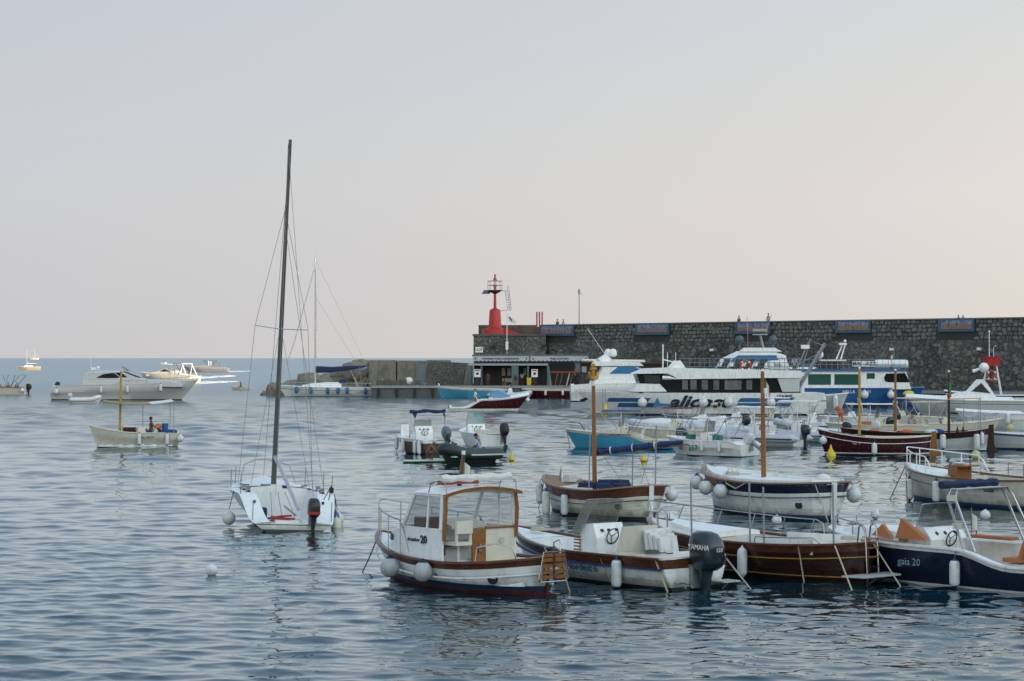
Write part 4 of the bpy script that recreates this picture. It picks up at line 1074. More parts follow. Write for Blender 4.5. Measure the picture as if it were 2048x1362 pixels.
def gozzo_elide():
    h = Hull(5.8, 2.35, 1.12, 0.84, 1.04, 0.4, double=True, rake=0.45, tm=0.42, pb=2.3, ps=5.0, srake=0.1, pe=0.5)
    B = Boat('mast_gozzo', 'gozzo with the ochre anchor-topped mast', 'white and varnished gozzo with tall ochre mast topped by a gilded anchor', 'boat', (2.70, 73.5), 123, h)
    B.hullpart(GOZZO_ROWS(0.07, 0.09, 0, 0, 0.30, 5), [DARKAF, DARKAF, HULLC, MAHOG])
    s = MB(); s.sweep(h.outline(0.004, 0.996, -0.42, -0.012), 0.02, 0.025, closed=True); B.part(s, 'blue_line', LETNAVY)
    B.gunwale(0.13, 0.045, TEAK, dz=0.02)
    dk, ck = h.deck(0.12, 0.66, 0.2, 0.25, camber=0.08); B.part(dk, 'deck', TEAK); B.part(ck, 'cockpit', [WHITE, TEAK])
    q = MB(); q.tube([(-2.92, 0, -0.2), (-2.96, 0, 1.06)], 0.09, 4); B.part(q, 'sternpost', WHITE)
    mz = 5 - (768 - HORIZ) / (FOC / 74.5)
    ms = B.mast(0.02, 0.05, 0.5, mz, 0.078, 0.058, OAK, 0.08, 0.0)
    q = MB(); q.lathe([(0.065, -0.04), (0.065, 0.14)], (0.10, 0.05, mz), 10); q.build('mast_band', WHITE, ms)
    GILT = mat('gilded_wood', (0.48, 0.24, 0.02), 0.4)
    a = MB(); X, Z = 0.10, mz + 0.12                 # anchor and trident finial
    a.tube([(X, 0.05, Z), (X, 0.05, Z + 0.46)], 0.05, 6)
    a.tube([(X - 0.20, 0.35, Z + 0.27), (X - 0.12, 0.27, Z + 0.10), (X, 0.05, Z + 0.04), (X + 0.12, -0.17, Z + 0.10), (X + 0.2, -0.25, Z + 0.27)], [0.035, 0.06, 0.07, 0.06, 0.035], 6)
    a.tube([(X - 0.08, 0.20, Z + 0.38), (X + 0.08, -0.10, Z + 0.38)], 0.045, 6)
    a.ball((X, 0.05, Z + 0.48), 0.07, 8); a.build('anchor_finial', GILT, ms)
    bm_ = MB(); n = 16
    bm_.tube([(0.18 - 2.35 * k / n, -0.05 - 1.75 * k / n, 1.98 + 0.36 * k / n + 0.015 * math.sin(2.7 * k)) for k in range(n + 1)], [0.05 + 0.055 * math.sin(math.pi * (0.12 + 0.76 * k / n)) + 0.014 * math.sin(2.1 * k) for k in range(n + 1)], 9)
    fs_ = B.part(bm_, 'furled_sail', mat('dark_blue_canvas', (0.012, 0.04, 0.13), 0.9, var=0.4, scale=9, bump=0.9, bscale=14))
    for k in (3, 7, 11):
        tt = MB(); c_ = Vector((0.18 - 2.35 * k / n, -0.05 - 1.75 * k / n, 1.98 + 0.36 * k / n)); a_ = Vector((-0.8, -0.6, 0.12)).normalized()
        tt.tube([c_ - a_ * 0.015, c_ + a_ * 0.015], 0.125, 10); tt.build('sail_tie', WHITECLOTH, fs_)
    sp_ = MB(); sp_.tube([(0.2, -0.03, 1.88), (-2.35, -1.9, 2.28)], 0.03, 6); B.part(sp_, 'boom', OAK)
    for (x, y, zt) in ((-0.8, 0.85, 2.6), (-2.0, -0.85, 2.9), (-0.7, -0.9, 2.4)):
        m = MB(); m.tube([(x, y, 0.9), (x - 0.05, y, zt)], 0.022, 6); B.part(m, 'awning_post', GALV)
    B.wires([((-0.85, 0.85, 2.5), (-2.3, 0.5, 1.0)), ((-2.05, -0.85, 2.8), (-1.3, -0.8, 1.0)), ((-0.75, -0.9, 2.4), (-1.6, -0.9, 1.0))], 0.008, DARKROPE)
    c = MB()
    for i, (x, y, rz) in enumerate(((0.1, 0.2, 0.3), (-0.25, -0.2, -0.5), (-0.7, 0.15, 0.9), (-0.5, -0.5, 0.1), (-1.0, -0.2, 0.4))):
        b = MB(); b.box((x, y, 0.95 + 0.09 * (i % 2)), (0.6, 0.5, 0.16), rz=rz, taper=0.9); b.tube
        B.part(b, 'blue_cushion', NAVYCLOTH, smooth=False)
    b = MB(); b.box((1.35, 0.1, 1.10), (0.35, 0.3, 0.22), taper=0.8); B.part(b, 'windlass', GREYW, smooth=False)
    b = MB(); b.slab([(2.1, 0, 1.03), (1.88, 0, 1.03), (1.98, 0, 1.42)], (0, 0.04, 0)); B.part(b, 'anchor', GALV)
    b = MB()
    for y in (0.25, -0.2): b.tube([(1.55, y, 0.96), (1.6, y, 1.28)], 0.03, 6)
    B.part(b, 'bollards', WHITE)
    B.side_text(0.05, 0.88, 'Elide', 0.28, LETWHITE, -1, 0.3, off=0.06, bold=0.006)
    v = h.pt(0.10, 0.42, 1); q = MB(); q.lathe([(0.12, -0.03), (0.12, 0.02), (0.08, 0.03)], v, 12, (-0.6, 1, 0)); B.part(q, 'exhaust', BLACK)
    q = MB(); q.slab([(-2.8, -0.95, 0.28), (-2.9, 0.2, 0.28), (-3.25, 0.2, 0.28), (-3.2, -0.95, 0.28)], (0, 0, 0.03)); q.tube([(-3.15, -0.9, 0.3), (-3.2, -0.9, -0.1)], 0.02, 6); B.part(q, 'stern_platform', GREYW)
    B.fender(0.93, 1, 'cyl', 0.115, 0.7, drop=0.16, cap=VINYL)
    B.fender(0.72, 1, 'cyl', 0.135, 0.85, drop=0.18, cap=BLUECAP)
    B.fender(0.50, 1, 'cyl', 0.115, 0.72, drop=0.16, cap=BLUECAP)
    B.fender(0.10, -1, 'ball', 0.2, drop=0.06)
    rope_coil('pale rope coil on the bow of the anchor-topped gozzo', B.w((1.6, -0.2, 1.0)), 0.2)
    B.line(h.sheer(0.98, 1, 0), None, 0.1, 0.016, ROPE, 'pale bow line of the anchor-topped gozzo dropping to the water', wb=at(1075, 1016) + Vector((0, 0, -0.1)))
gozzo_elide()

def gozzo_navy():
    h = Hull(6.5, 2.75, 1.36, 1.06, 1.14, 0.45, double=True, rake=0.5, tm=0.44, pb=2.5, ps=5.0, srake=0.1, pe=0.5)
    B = Boat('decked_gozzo', 'navy-banded gozzo', 'big white gozzo with navy sheer band, bare white deck and short varnished mast', 'boat', (8.21, 73.9), 122, h)
    B.hullpart(GOZZO_ROWS(0.06, 0.13, 0, 0, 0.30, 6), [DARKAF, BLUEAF, HULLW, NAVY])
    w = MB()
    for sg in (1, -1): w.grid([[h.pt(t, h.zs(t) - 0.29, sg, 0.018), h.pt(t, h.zs(t) - 0.01, sg, 0.018)] for t in [0.66 + 0.34 * i / 14 for i in range(15)]])
    B.part(w, 'bow_planking', TEAK)
    s = MB(); s.sweep(h.outline(0.004, 0.996, -0.43, -0.012), 0.022, 0.035, closed=True); B.part(s, 'blue_line', LETNAVY)
    B.gunwale(0.17, 0.045, TEAK, dz=0.02)
    dk, ck = h.deck(0.1, 0.104, 0.3, 0.9, camber=0.16, dz=0.06); B.part(dk, 'deck', DECKW)
    c = MB()
    for sg in (1, -1): c.sweep(h.side(0.04, 0.95, sg, 0.05, 0.20), 0.03, 0.12)
    B.part(c, 'coaming', WHITE)
    ms = B.mast(0.2, 0.0, 1.05, 5 - (742 - HORIZ) / (FOC / 75.7), 0.085, 0.06, OAK, 0.0, 0.05)
    q = MB(); q.box((0.2, 0, 1.14), (0.3, 0.3, 0.05)); q.build('mast_step', MAHOG, ms)
    q = MB(); q.box((0.12, 0.0, 3.95), (0.1, 0.1, 0.16)); q.build('mast_light', WHITE, ms)
    italian_flag(ms, (0.13, 0.0, 4.4), (-0.4, -1, 0), 0.3, 0.3, 1.5)
    b = MB()
    for y in (0.12, -0.12): b.tube([(1.7, y, 1.2), (1.7, y, 1.44)], 0.035, 6)
    b.box((1.7, 0, 1.26), (0.14, 0.4, 0.05)); B.part(b, 'mooring_bitts', CREAM)
    q = MB(); q.tube([(-3.27, 0, -0.2), (-3.31, 0, 1.16)], 0.11, 4); B.part(q, 'sternpost', WHITE)
    v = h.pt(0.09, 0.45, 1); q = MB(); q.lathe([(0.12, -0.03), (0.12, 0.03), (0.08, 0.04)], v, 12, (-0.6, 1, 0)); B.part(q, 'exhaust', BLACK)
    q = MB(); q.ball((-2.3, -0.4, 1.22), 0.2, 10, (1.3, 1, 0.8)); B.part(q, 'deck_bundle', WHITECLOTH)
    for i, t_ in enumerate((0.88, 0.72, 0.57)): B.fender(t_, 1, 'ball', 0.235, drop=0.13, cap=BLUECAP)
    B.fender(0.12, -1, 'ball', 0.24, drop=0.2)
    B.line(h.sheer(0.02, 1, 0.0), None, 0.0, 0.018, ROPE, 'pale rope hanging from the sternpost of the navy-banded gozzo', wb=B.w((-3.4, 0.3, -0.1)))
    rope_coil('pale rope coil on the white deck of the navy-banded gozzo', B.w((1.3, 0.4, 1.22)), 0.22)
    q = MB(); q.tube([(1.9, 0.1, 1.36), (1.2, 0.8, 1.26), (0.7, 1.2, 1.22), (0.3, 1.43, 1.0), (-0.2, 1.45, 0.86), (-0.8, 1.43, 1.1)], 0.022, 6); B.part(q, 'trailing_rope', ROPE)
    B.line(h.sheer(0.97, 1, 0), None, 0.05, 0.016, DARKROPE, 'dark bow line of the navy-banded gozzo', wb=at(1442, 998) + Vector((0, 0, -0.1)))
gozzo_navy()

def gozzo_white():
    h = Hull(8.0, 2.7, 1.22, 0.92, 1.0, 0.4, double=True, rake=0.5, tm=0.44, pb=2.4, ps=3.6)
    B = Boat('railed_gozzo', 'cream gozzo with bow rail', 'cream gozzo with white pipe bow rail and small wooden helm, cut by the right edge', 'boat', (15.9, 78.5), 117, h)
    B.hullpart(GOZZO_ROWS(0.08, 0.14, 0, 0, 0.10, 2), [BLUEAF, BLUEAF, HULLC, HULLC])
    s = MB(); s.sweep(h.side(0.15, 0.97, 1, -0.28, -0.012), 0.03, 0.03); B.part(s, 'wooden_strip', MAHOG)
    B.gunwale(0.12, 0.05, MAHOG, dz=0.02)
    dk, ck = h.deck(0.08, 0.58, 0.35, 0.35, camber=0.10); B.part(dk, 'deck', DECKW); B.part(ck, 'cockpit', [CREAM, TEAK])
    B.rail(0.62, 0.99, 0.62, 0.022, 4, m=WHITE, closed_bow=True, inset=0.05, name='bow_rail')
    r = MB(); r.tube([h.sheer(0.62, -1, 0.5, 0.05), h.sheer(0.4, -1, 0.45, 0.05), h.sheer(0.2, -1, 0.45, 0.05)], 0.012, 5)
    for t_ in (0.5, 0.4, 0.3, 0.2): r.tube([h.sheer(t_, -1, 0, 0.05), h.sheer(t_, -1, 0.47, 0.05)], 0.016, 6)
    B.part(r, 'guard_wire', STEEL)
    c = MB(); c.box((0.55, 0.35, 1.0), (0.5, 0.62, 0.66)); c.box((0.4, 0.3, 1.32), (0.75, 0.8, 0.05)); hl = B.part(c, 'helm', OAK, smooth=False)
    q = MB(); q.lathe([(0.20, 0), (0.22, 0.04), (0.18, 0.07)], (0.6, 0.35, 1.36), 14); q.build('compass', GREYW, hl)
    q = MB(); q.tube([(0.3, 0.1, 1.3), (0.3, 0.1, 1.62)], 0.02, 6); q.ball((0.3, 0.1, 1.62), 0.05, 8); q.build('throttle', BLACK, hl)
    B.side_text(0.24, 0.66, 'Elisa', 0.26, LETNAVY, 1, 0.2, off=0.04)
    B.fender(0.80, 1, 'cyl', 0.14, 0.82, drop=0.24, cap=NAVY)
    B.fender(0.56, 1, 'cyl', 0.13, 0.8, drop=0.10, cap=NAVY)
    B.line(h.sheer(0.985, 1, 0.0), None, 0.0, 0.018, DARKROPE, 'taut dark bow line of the cream gozzo slanting left into the water', wb=at(1776, 1000) + Vector((0, 0, -0.1)))
    B.line(h.sheer(0.95, 1, 0.0), None, 0.0, 0.016, DARKROPE, 'dark line dropping straight from the bow of the cream gozzo', wb=at(1815, 1012) + Vector((0, 0, -0.1)))
    rope_coil('pale rope coil on the bow of the cream gozzo', B.w((2.6, 0.0, 1.22)), 0.2)
gozzo_white()

def racing_sloop():
    h = Hull(7.9, 3.0, 1.15, 0.98, 0.95, 0.25, trw=0.76, rake=0.9, tm=0.42, pb=2.0, sec=0.52, srake=-0.15, bowV=0.9, cut=(0.0, 0.24, 0.22))
    B = Boat('sailing_sloop', 'open racing sloop', 'white open racing sloop with tall bare dark mast and small tilted outboard', 'sailboat', (-7.2, 70.2), 103, h, heel=2.2)
    B.hullpart([('k', 0, 0, 0), ('a', -0.02, 0, 0), ('a', 0.05, 1, 0), ('m', 0.5, 1, 0), ('s', -0.05, 2, 0.004), ('s', -0.02, 1, 0), ('s', 0, 1, 0)], [DARKAF, HULLW, DARKPANE])
    dk, ck = h.deck(0.0, 0.54, 0.50, 0.14, camber=0.10, dz=0.0); B.part(dk, 'deck', DECKW); B.part(ck, 'cockpit', [DECKW, WHITE])
    d0 = 71.4
    top = 11.75
    ms = B.mast(0.95, 0, 0.95, top, 0.085, 0.05, mat('dark_spar', (0.09, 0.10, 0.095), 0.4, metal=0.4), -0.35, -0.06, n=10)
    sp_ = MB(); zz = 5.9
    sp_.tube([(0.75, 0, zz), (0.45, 0.82, zz + 0.08)], 0.018, 6); sp_.tube([(0.75, 0, zz), (0.45, -0.82, zz)], 0.018, 6); sp_.build('spreader', ALU, ms)
    B.wires([((0.7, 0, 9.6), (0.45, 0.82, zz + 0.08)), ((0.45, 0.82, zz + 0.08), (0.5, 1.15, 1.0)), ((0.7, 0, 9.6), (0.45, -0.82, zz)), ((0.45, -0.82, zz), (0.5, -1.15, 1.0)), ((0.7, 0, 9.8), (3.6, 0, 1.1)), ((0.62, 0, 11.6), (-3.6, 0.5, 1.0)), ((0.62, 0, 11.6), (-3.6, -0.6, 1.0)), ((0.72, 0, 9.2), (-2.4, -1.1, 1.0)), ((0.75, 0, 6), (-0.6, 0.9, 1.0)), ((0.75, 0, 6), (-0.8, -0.9, 1.0))], 0.007, mat('stay_wire', (0.2, 0.2, 0.2), 0.5), parent=ms)
    q = MB(); q.tube([(0.85, 0, 1.95), (-0.9, -0.12, 1.35), (-3.0, -0.26, 0.58)], [0.06, 0.062, 0.055], 8); B.part(q, 'boom', ALU)
    for (t_, sg) in ((0.72, 1), (0.5, 1), (0.22, 1), (0.04, 1), (0.72, -1), (0.5, -1), (0.25, -1), (0.04, -1)):
        q = MB(); v = h.sheer(t_, sg, -0.02, 0.06); q.tube([v, v + Vector((0, 0, 0.6))], 0.014, 6); B.part(q, 'stanchion', GALV)
    q = MB(); q.tube([h.sheer(0.8, 1, 0, 0.05), h.sheer(0.85, 1, 0.55, 0.05), h.sheer(0.97, 1, 0.6, 0), h.sheer(0.97, -1, 0.6, 0), h.sheer(0.85, -1, 0.55, 0.05), h.sheer(0.8, -1, 0, 0.05)], 0.014, 6); B.part(q, 'pulpit', GALV)
    q = MB()
    for sg in (1, -1):
        q.tube([h.sheer(0.52 - 0.05 * i, sg, 0.03, 0.5 - 0.02 * i) for i in range(4)], 0.022, 5)
        for t_ in (0.45, 0.35, 0.25, 0.15): q.box(h.sheer(t_, sg, 0.04, 0.34), (0.14, 0.06, 0.07))
        q.tube([h.sheer(0.62, sg, 0.08, 0.3), h.sheer(0.56, sg, 0.09, 0.62)], 0.02, 5)
    q.box((0.5, 0.3, 1.06), (0.12, 0.3, 0.1)); q.box((0.4, -0.3, 1.06), (0.2, 0.2, 0.08)); B.part(q, 'deck_fittings', BLACK, smooth=False)
    for i, (x, y, z0_, z1_) in enumerate(((-1.0, 0.25, 0.2, 0.95), (-0.6, -0.1, 0.2, 1.0), (-0.9, -0.45, 0.2, 0.98))):
        q = MB(); q.tube([(x, y, z0_), (0.45, y * 0.6, z1_)], 0.008, 4); B.part(q, 'control_line', DARKROPE)
    q = MB(); q.tube([(-2.6 + 0.6 * math.sin(i * 1.1), 0.15 + 0.35 * math.cos(i * 1.7), 0.2 + 0.01 * i) for i in range(14)], 0.03, 5); B.part(q, 'red_sheet', mat('red_rope', (0.4, 0.03, 0.03), 0.9))
    q = MB(); q.box((-3.3, 0.1, 0.22), (0.5, 0.7, 0.1)); B.part(q, 'sole_panel', WHITE, smooth=False)
    for (x, y, z) in ((-0.9, 1.12, 1.02), (-0.9, -1.12, 1.02), (-1.9, 1.1, 1.0), (-1.9, -1.1, 1.0)):
        q = MB(); q.lathe([(0.09, 0), (0.07, 0.05), (0.06, 0.1), (0.08, 0.14), (0.03, 0.15)], (x, y, z), 10); B.part(q, 'winch', GALV)
    for (x, y, r_) in ((-1.2, 0.35, 0.5), (-2.0, -0.3, 0.4), (-0.5, 0.0, 0.45)):
        q = MB(); q.tube([(x + r_ * 0.5 * math.sin(2.3 * k), y + r_ * 0.5 * math.cos(1.7 * k), 0.165 + 0.004 * k) for k in range(12)], 0.018, 5); B.part(q, 'slack_line', DARKROPE if y > 0 else ROPE)
    q = MB(); q.box((-0.4, 0.55, 0.3), (0.7, 0.35, 0.3)); B.part(q, 'gear_bag', NAVYCLOTH)
    q = MB(); q.tube([(-3.6, -0.1, 0.45), (-2.2, 0.05, 0.62)], 0.025, 6); B.part(q, 'tiller', OAK)
    B.outboard((-3.9, -0.55, 0.42), 0.78, 0.0, mat('black_cowl', (0.02, 0.02, 0.022), 0.35), BLACK, band=RED)
    q = MB(); q.tube([(-3.6, -1.05, 0.9), (-3.75, -1.1, 1.35)], 0.014, 5); q.tube([(-3.3, -0.95, 0.9), (-3.72, -1.08, 1.3)], 0.014, 5); q.box((-3.75, -1.1, 1.2), (0.05, 0.12, 0.16)); B.part(q, 'stern_bracket', BLACK)
    B.fender(0.30, 1, 'ball', 0.2, drop=0.62)
    B.fender(0.18, -1, 'cyl', 0.12, 0.75, drop=0.35, body=BLUE, cap=BLUE, where='blue fender trailing on the right quarter of the open racing sloop')
    B.fender(0.12, -1, 'cyl', 0.15, 0.8, drop=0.25, body=CREAM, cap=CREAM, where='cream fender hung on the right quarter of the open racing sloop')
    B.fender(0.25, -1, 'ball', 0.2, drop=0.55, where='round white fender floating off the right side of the open racing sloop')
racing_sloop()
# ------------------------------------------------------------------ boats of the middle distance
def px_loc(px, py): v = at(px, py); return (v.x, v.y)

def open_boat(name, short, label, px, py, head, L, B_, fb, fm, fs, top, deckm=None, bim=None, mid=None, con=True, ob=None, cut=None, cs=None, bot=None, strake=None, ws=0.45, wm=None, group=None, rake=None, sole=0.2, bh=1.95, seatm=None, bimx=None, double=False, c1=0.68, bimw=0.8, rail=True, obn=1, obk=0.85, tilt=0.0):
    h = Hull(L, B_, fb, fm, fs, 0.3, double=double, rake=rake if rake is not None else 0.12 * L, tm=0.42, pb=2.4, cut=cut, sec=0.22)
    B = Boat(name, short, label, 'boat', px_loc(px, py), head, h, group)
    B.hullpart([('k', 0, 0, 0), ('a', 0.0, 0, 0), ('a', 0.06, 1, 0), ('m', 0.5, 1, 0.01), ('s', -0.14, 2, 0.0), ('s', 0, 2, 0)], [bot or DARKAF, top, strake or top])
    B.gunwale(0.09, 0.045, strake or deckm or WHITE, t0=0.0, dz=0.01)
    dk, ck = h.deck(0.04 if not double else 0.1, c1, 0.2, sole, camber=0.08)
    B.part(dk, 'deck', deckm or WHITE); B.part(ck, 'cockpit', [deckm or WHITE, deckm or WHITE])
    if con:
        B.console(-0.02 * L, 0, 0.75, 0.6, sole, 1.25, m=cs or deckm or WHITE, ws=ws, wm=wm)
        B.seat(-0.02 * L - 0.95, 0, 0.8, 0.4, sole, 0.5, 0.4, seatm or VINYL)
    if bim:
        x0, x1 = bimx or (-0.24 * L, 0.12 * L)
        B.bimini(x0, x1, B_ * bimw, fm, bh, bim, posts=3)
    if rail: B.rail(0.72, 0.985, 0.28, 0.014, 2, closed_bow=True, inset=0.05, name='bow_rail')
    if ob is not None:
        for i in range(obn):
            y = 0 if obn == 1 else (i - 0.5) * 0.7
            B.outboard((h.pt(0, 0.4).x - 0.02, y, max(0.42, h.zs(0) - 0.12)), obk, tilt, ob, ob)
    return B

def light_blue_boat():
    B = open_boat('open_motorboat', 'light blue motorboat', 'light blue open motorboat with cream deck and blue folding sunshade', 1240, 897, 168, 6.2, 2.2, 1.08, 0.86, 0.62, SKYBLUE, CREAM, BLUECLOTH, cut=(0.22, 0.42, 0.5), ob=COWL, strake=CREAM, wm=SMOKE, bot=BLUEAF, bimx=(-1.3, 0.9), bh=2.15, obk=1.05)
    B.side_text(0.52, 0.80, 'WWW.AMALFIBOATS.IT', 0.17, LETNAVY, 1, 0.15, off=0.05, sx=1.0)
    B.line(B.h.sheer(0.98, 1, 0), None, 0, 0.016, DARKROPE, 'dark bow line of the light blue motorboat', wb=at(1140, 893) + Vector((0, 0, -0.1)))
    m = MB(); m.tube([(2.0, 0.0, 1.0), (2.2, 0.0, 1.35), (2.35, 0.05, 1.42)], 0.03, 6); B.part(m, 'anchor', BLACK)
light_blue_boat()
open_boat('open_motorboat', 'cream motorboat with red sunshade', 'cream open motorboat with dark red sunshade behind the light blue boat', 1345, 884, 166, 5.4, 2.1, 0.95, 0.75, 0.65, CREAM, CREAM, mat('dark_red_canvas', (0.13, 0.02, 0.03), 0.9, bump=0.4, bscale=20), ob=WHITE, bimx=(-1.4, 0.5), bh=2.1)

def numbered_boat():
    h = Hull(5.2, 2.2, 0.98, 0.80, 0.78, 0.3, trw=0.92, rake=0.7, sec=0.2, cut=(0.02, 0.12, 0.62))
    B = Boat('hire_boat', 'white hire boat with teal number', 'white hire boat with teal number on its side and tilted white outboard', 'boat', px_loc(1418, 911), 141, h)
    B.hullpart([('k', 0, 0, 0), ('a', -0.02, 0, 0), ('a', 0.05, 1, 0), ('m', 0.55, 1, 0.0), ('m', 0.57, 1, 0.02), ('s', -0.06, 1, 0.02), ('s', 0, 1, 0)], [DARKAF, WHITE])
    B.gunwale(0.12, 0.05, WHITE)
    dk, ck = h.deck(0.10, 0.66, 0.24, 0.18, camber=0.06); B.part(dk, 'deck', WHITE); B.part(ck, 'cockpit', [WHITE, DECKW])
    B.console(0.0, 0.0, 0.85, 0.6, 0.18, 1.22, ws=0.55, wm=SMOKE)
    B.bimini(-1.5, 0.55, 1.7, 0.7, 2.0, WHITECLOTH, posts=3)
    B.outboard((-2.6, 0.1, 0.55), 0.8, 0.95, GREYW, GALV)
    for (x, y) in ((-0.9, 0.55), (0.9, 0.35)):
        q = MB(); q.box((x, y, 0.95), (0.4, 0.35, 0.25)); B.part(q, 'green_cushion', mat('teal_cushion', (0.01, 0.16, 0.12), 0.7), smooth=False)
    B.side_text(0.76, 0.42, 'SA', 0.36, LETGREEN, 1, 0.1, off=0.05, bold=0.006); B.side_text(0.56, 0.42, '217', 0.44, LETGREEN, 1, 0.1, off=0.05, bold=0.006)
    B.fender(0.44, 1, 'cyl', 0.085, 0.55, drop=0.05); B.fender(0.24, 1, 'cyl', 0.085, 0.55, drop=0.05)
    B.rail(0.68, 0.98, 0.3, 0.016, 2, closed_bow=True, name='bow_rail')
numbered_boat()

def rib(name, short, label, px, py, head, L, W, tube_m, hm=None, con=True, bim=None, ob=None, stripe=None, bh=2.0, r=0.24, group=None, seatm=None, dash=True, ws=0.45, ttop=None, obk=0.85, tilt=0.0, z=0.0):
    h = Hull(L, W - r, 0.62, 0.42, 0.40, 0.25, trw=0.95, rake=0.5)
    B = Boat(name, short, label, 'boat', px_loc(px, py), head, h, group, dz=z)
    B.hullpart([('k', 0, 0, 0), ('a', 0.0, 1, 0), ('m', 0.6, 1, 0), ('s', 0, 1, 0)], [hm or WHITE, hm or WHITE])
    t = MB(); path = []
    n = 12
    for i in range(n + 1):
        f = i / n; path.append((-L / 2 - 0.35 + (L * 0.72) * f, W / 2 - r, 0.42 + 0.02 * f))
    for i in range(1, 12):
        a = math.pi * i / 12
        path.append((-L / 2 - 0.35 + L * 0.72 + L * 0.30 * math.sin(a) ** 0.9, (W / 2 - r) * math.cos(a), 0.44 + 0.28 * math.sin(a)))
    for i in range(n + 1):
        f = 1 - i / n; path.append((-L / 2 - 0.35 + (L * 0.72) * f, -W / 2 + r, 0.42 + 0.02 * f))
    rr = [r] * len(path); rr[0] = rr[-1] = r * 0.25; rr[1] = rr[-2] = r * 0.97
    path[0] = (path[0][0], path[0][1], path[0][2]); 
    t.tube(path, rr, 12); tb = B.part(t, 'inflatable_collar', tube_m)
    if stripe:
        for sg in (1, -1):
            s = MB(); s.sweep([(p[0], p[1] + sg * (r + 0.004), p[2] - 0.02) for p in (path[1:n + 1] if sg > 0 else path[-n - 1:-1])], 0.03, 0.07); s.build('rubbing_strip', stripe, tb)
    fl = MB(); fl.box((-0.05 * L, 0, 0.34), (L * 0.82, W - 2.2 * r, 0.05)); B.part(fl, 'floor', DECKW, smooth=False)
    if con:
        B.console(-0.02 * L, 0, 0.7, 0.55, 0.36, 1.3, ws=ws); B.seat(-0.02 * L - 0.85, 0, 0.7, 0.4, 0.36, 0.45, 0.35, seatm or VINYL)
    if bim: B.bimini(-0.3 * L, 0.14 * L, W * 0.8, 0.6, bh, bim, posts=3)
    if ob is not None: B.outboard((-L / 2 - 0.05, 0, 0.62), obk, tilt, ob, ob)
    return B
HYP = mat('pale_grey_inflatable', (0.50, 0.53, 0.58), 0.55, var=0.08, dirt=((0.3, 0.3, 0.28), 0.4))
HYPW = mat('white_inflatable', (0.66, 0.66, 0.66), 0.5, var=0.08, dirt=((0.35, 0.34, 0.3), 0.4))
DKRUB = mat('dark_green_inflatable', (0.022, 0.035, 0.034), 0.5, var=0.2, dirt=((0.08, 0.08, 0.07), 0.5))
B = rib('inflatable_boat', 'grey inflatable with white sunshade', 'pale grey inflatable with white sunshade behind the hire boat', 1508, 890, 148, 5.8, 2.3, HYP, bim=WHITECLOTH, ob=COWL, stripe=LETNAVY, bh=2.25)
B = rib('inflatable_boat', 'grey inflatable nearest the maroon gozzo', 'pale grey inflatable with navy stripe just left of the maroon gozzo bow', 1592, 884, 150, 5.8, 2.3, HYP, bim=WHITECLOTH, ob=BLACK, stripe=LETBLUE, bh=2.5)
for i, (x, z) in enumerate(((-2.3, 2.0), (-2.6, 1.75))):
    m = MB(); m.ball((x, -0.9 + 0.3 * i, z), 0.2, 8, (1.0, 0.7, 0.8)); m.slab([(x - 0.14, -0.9 + 0.3 * i, z), (x + 0.02, -0.9 + 0.3 * i, z), (x - 0.08, -0.9 + 0.3 * i, z - 0.55), (x - 0.18, -0.9 + 0.3 * i, z - 0.45)], (0, 0.08, 0))
    o = m.build('life_jacket', ORANGE); o.matrix_world = B.M.copy()
    tag(o, ('upper' if i == 0 else 'lower') + ' orange life jacket hung on the inflatable awning pole', 'life jacket', 'orange life jackets')
m = MB(); m.tube([(-2.4, -0.75, 0.5), (-2.42, -0.75, 2.3)], 0.025, 6); B.part(m, 'awning_pole', GALV)
rib('inflatable_boat', 'small grey inflatable', 'small grey inflatable tied between the inflatables and the cream boats', 1440, 872, 150, 4.4, 1.9, HYP, ob=None, stripe=None, con=True)
rib('inflatable_boat', 'white inflatable by the gozzo', 'white inflatable with grey engine tucked against the maroon gozzo bow', 1668, 880, 155, 4.6, 1.9, HYPW, con=False, ob=GREYW, obk=0.8)

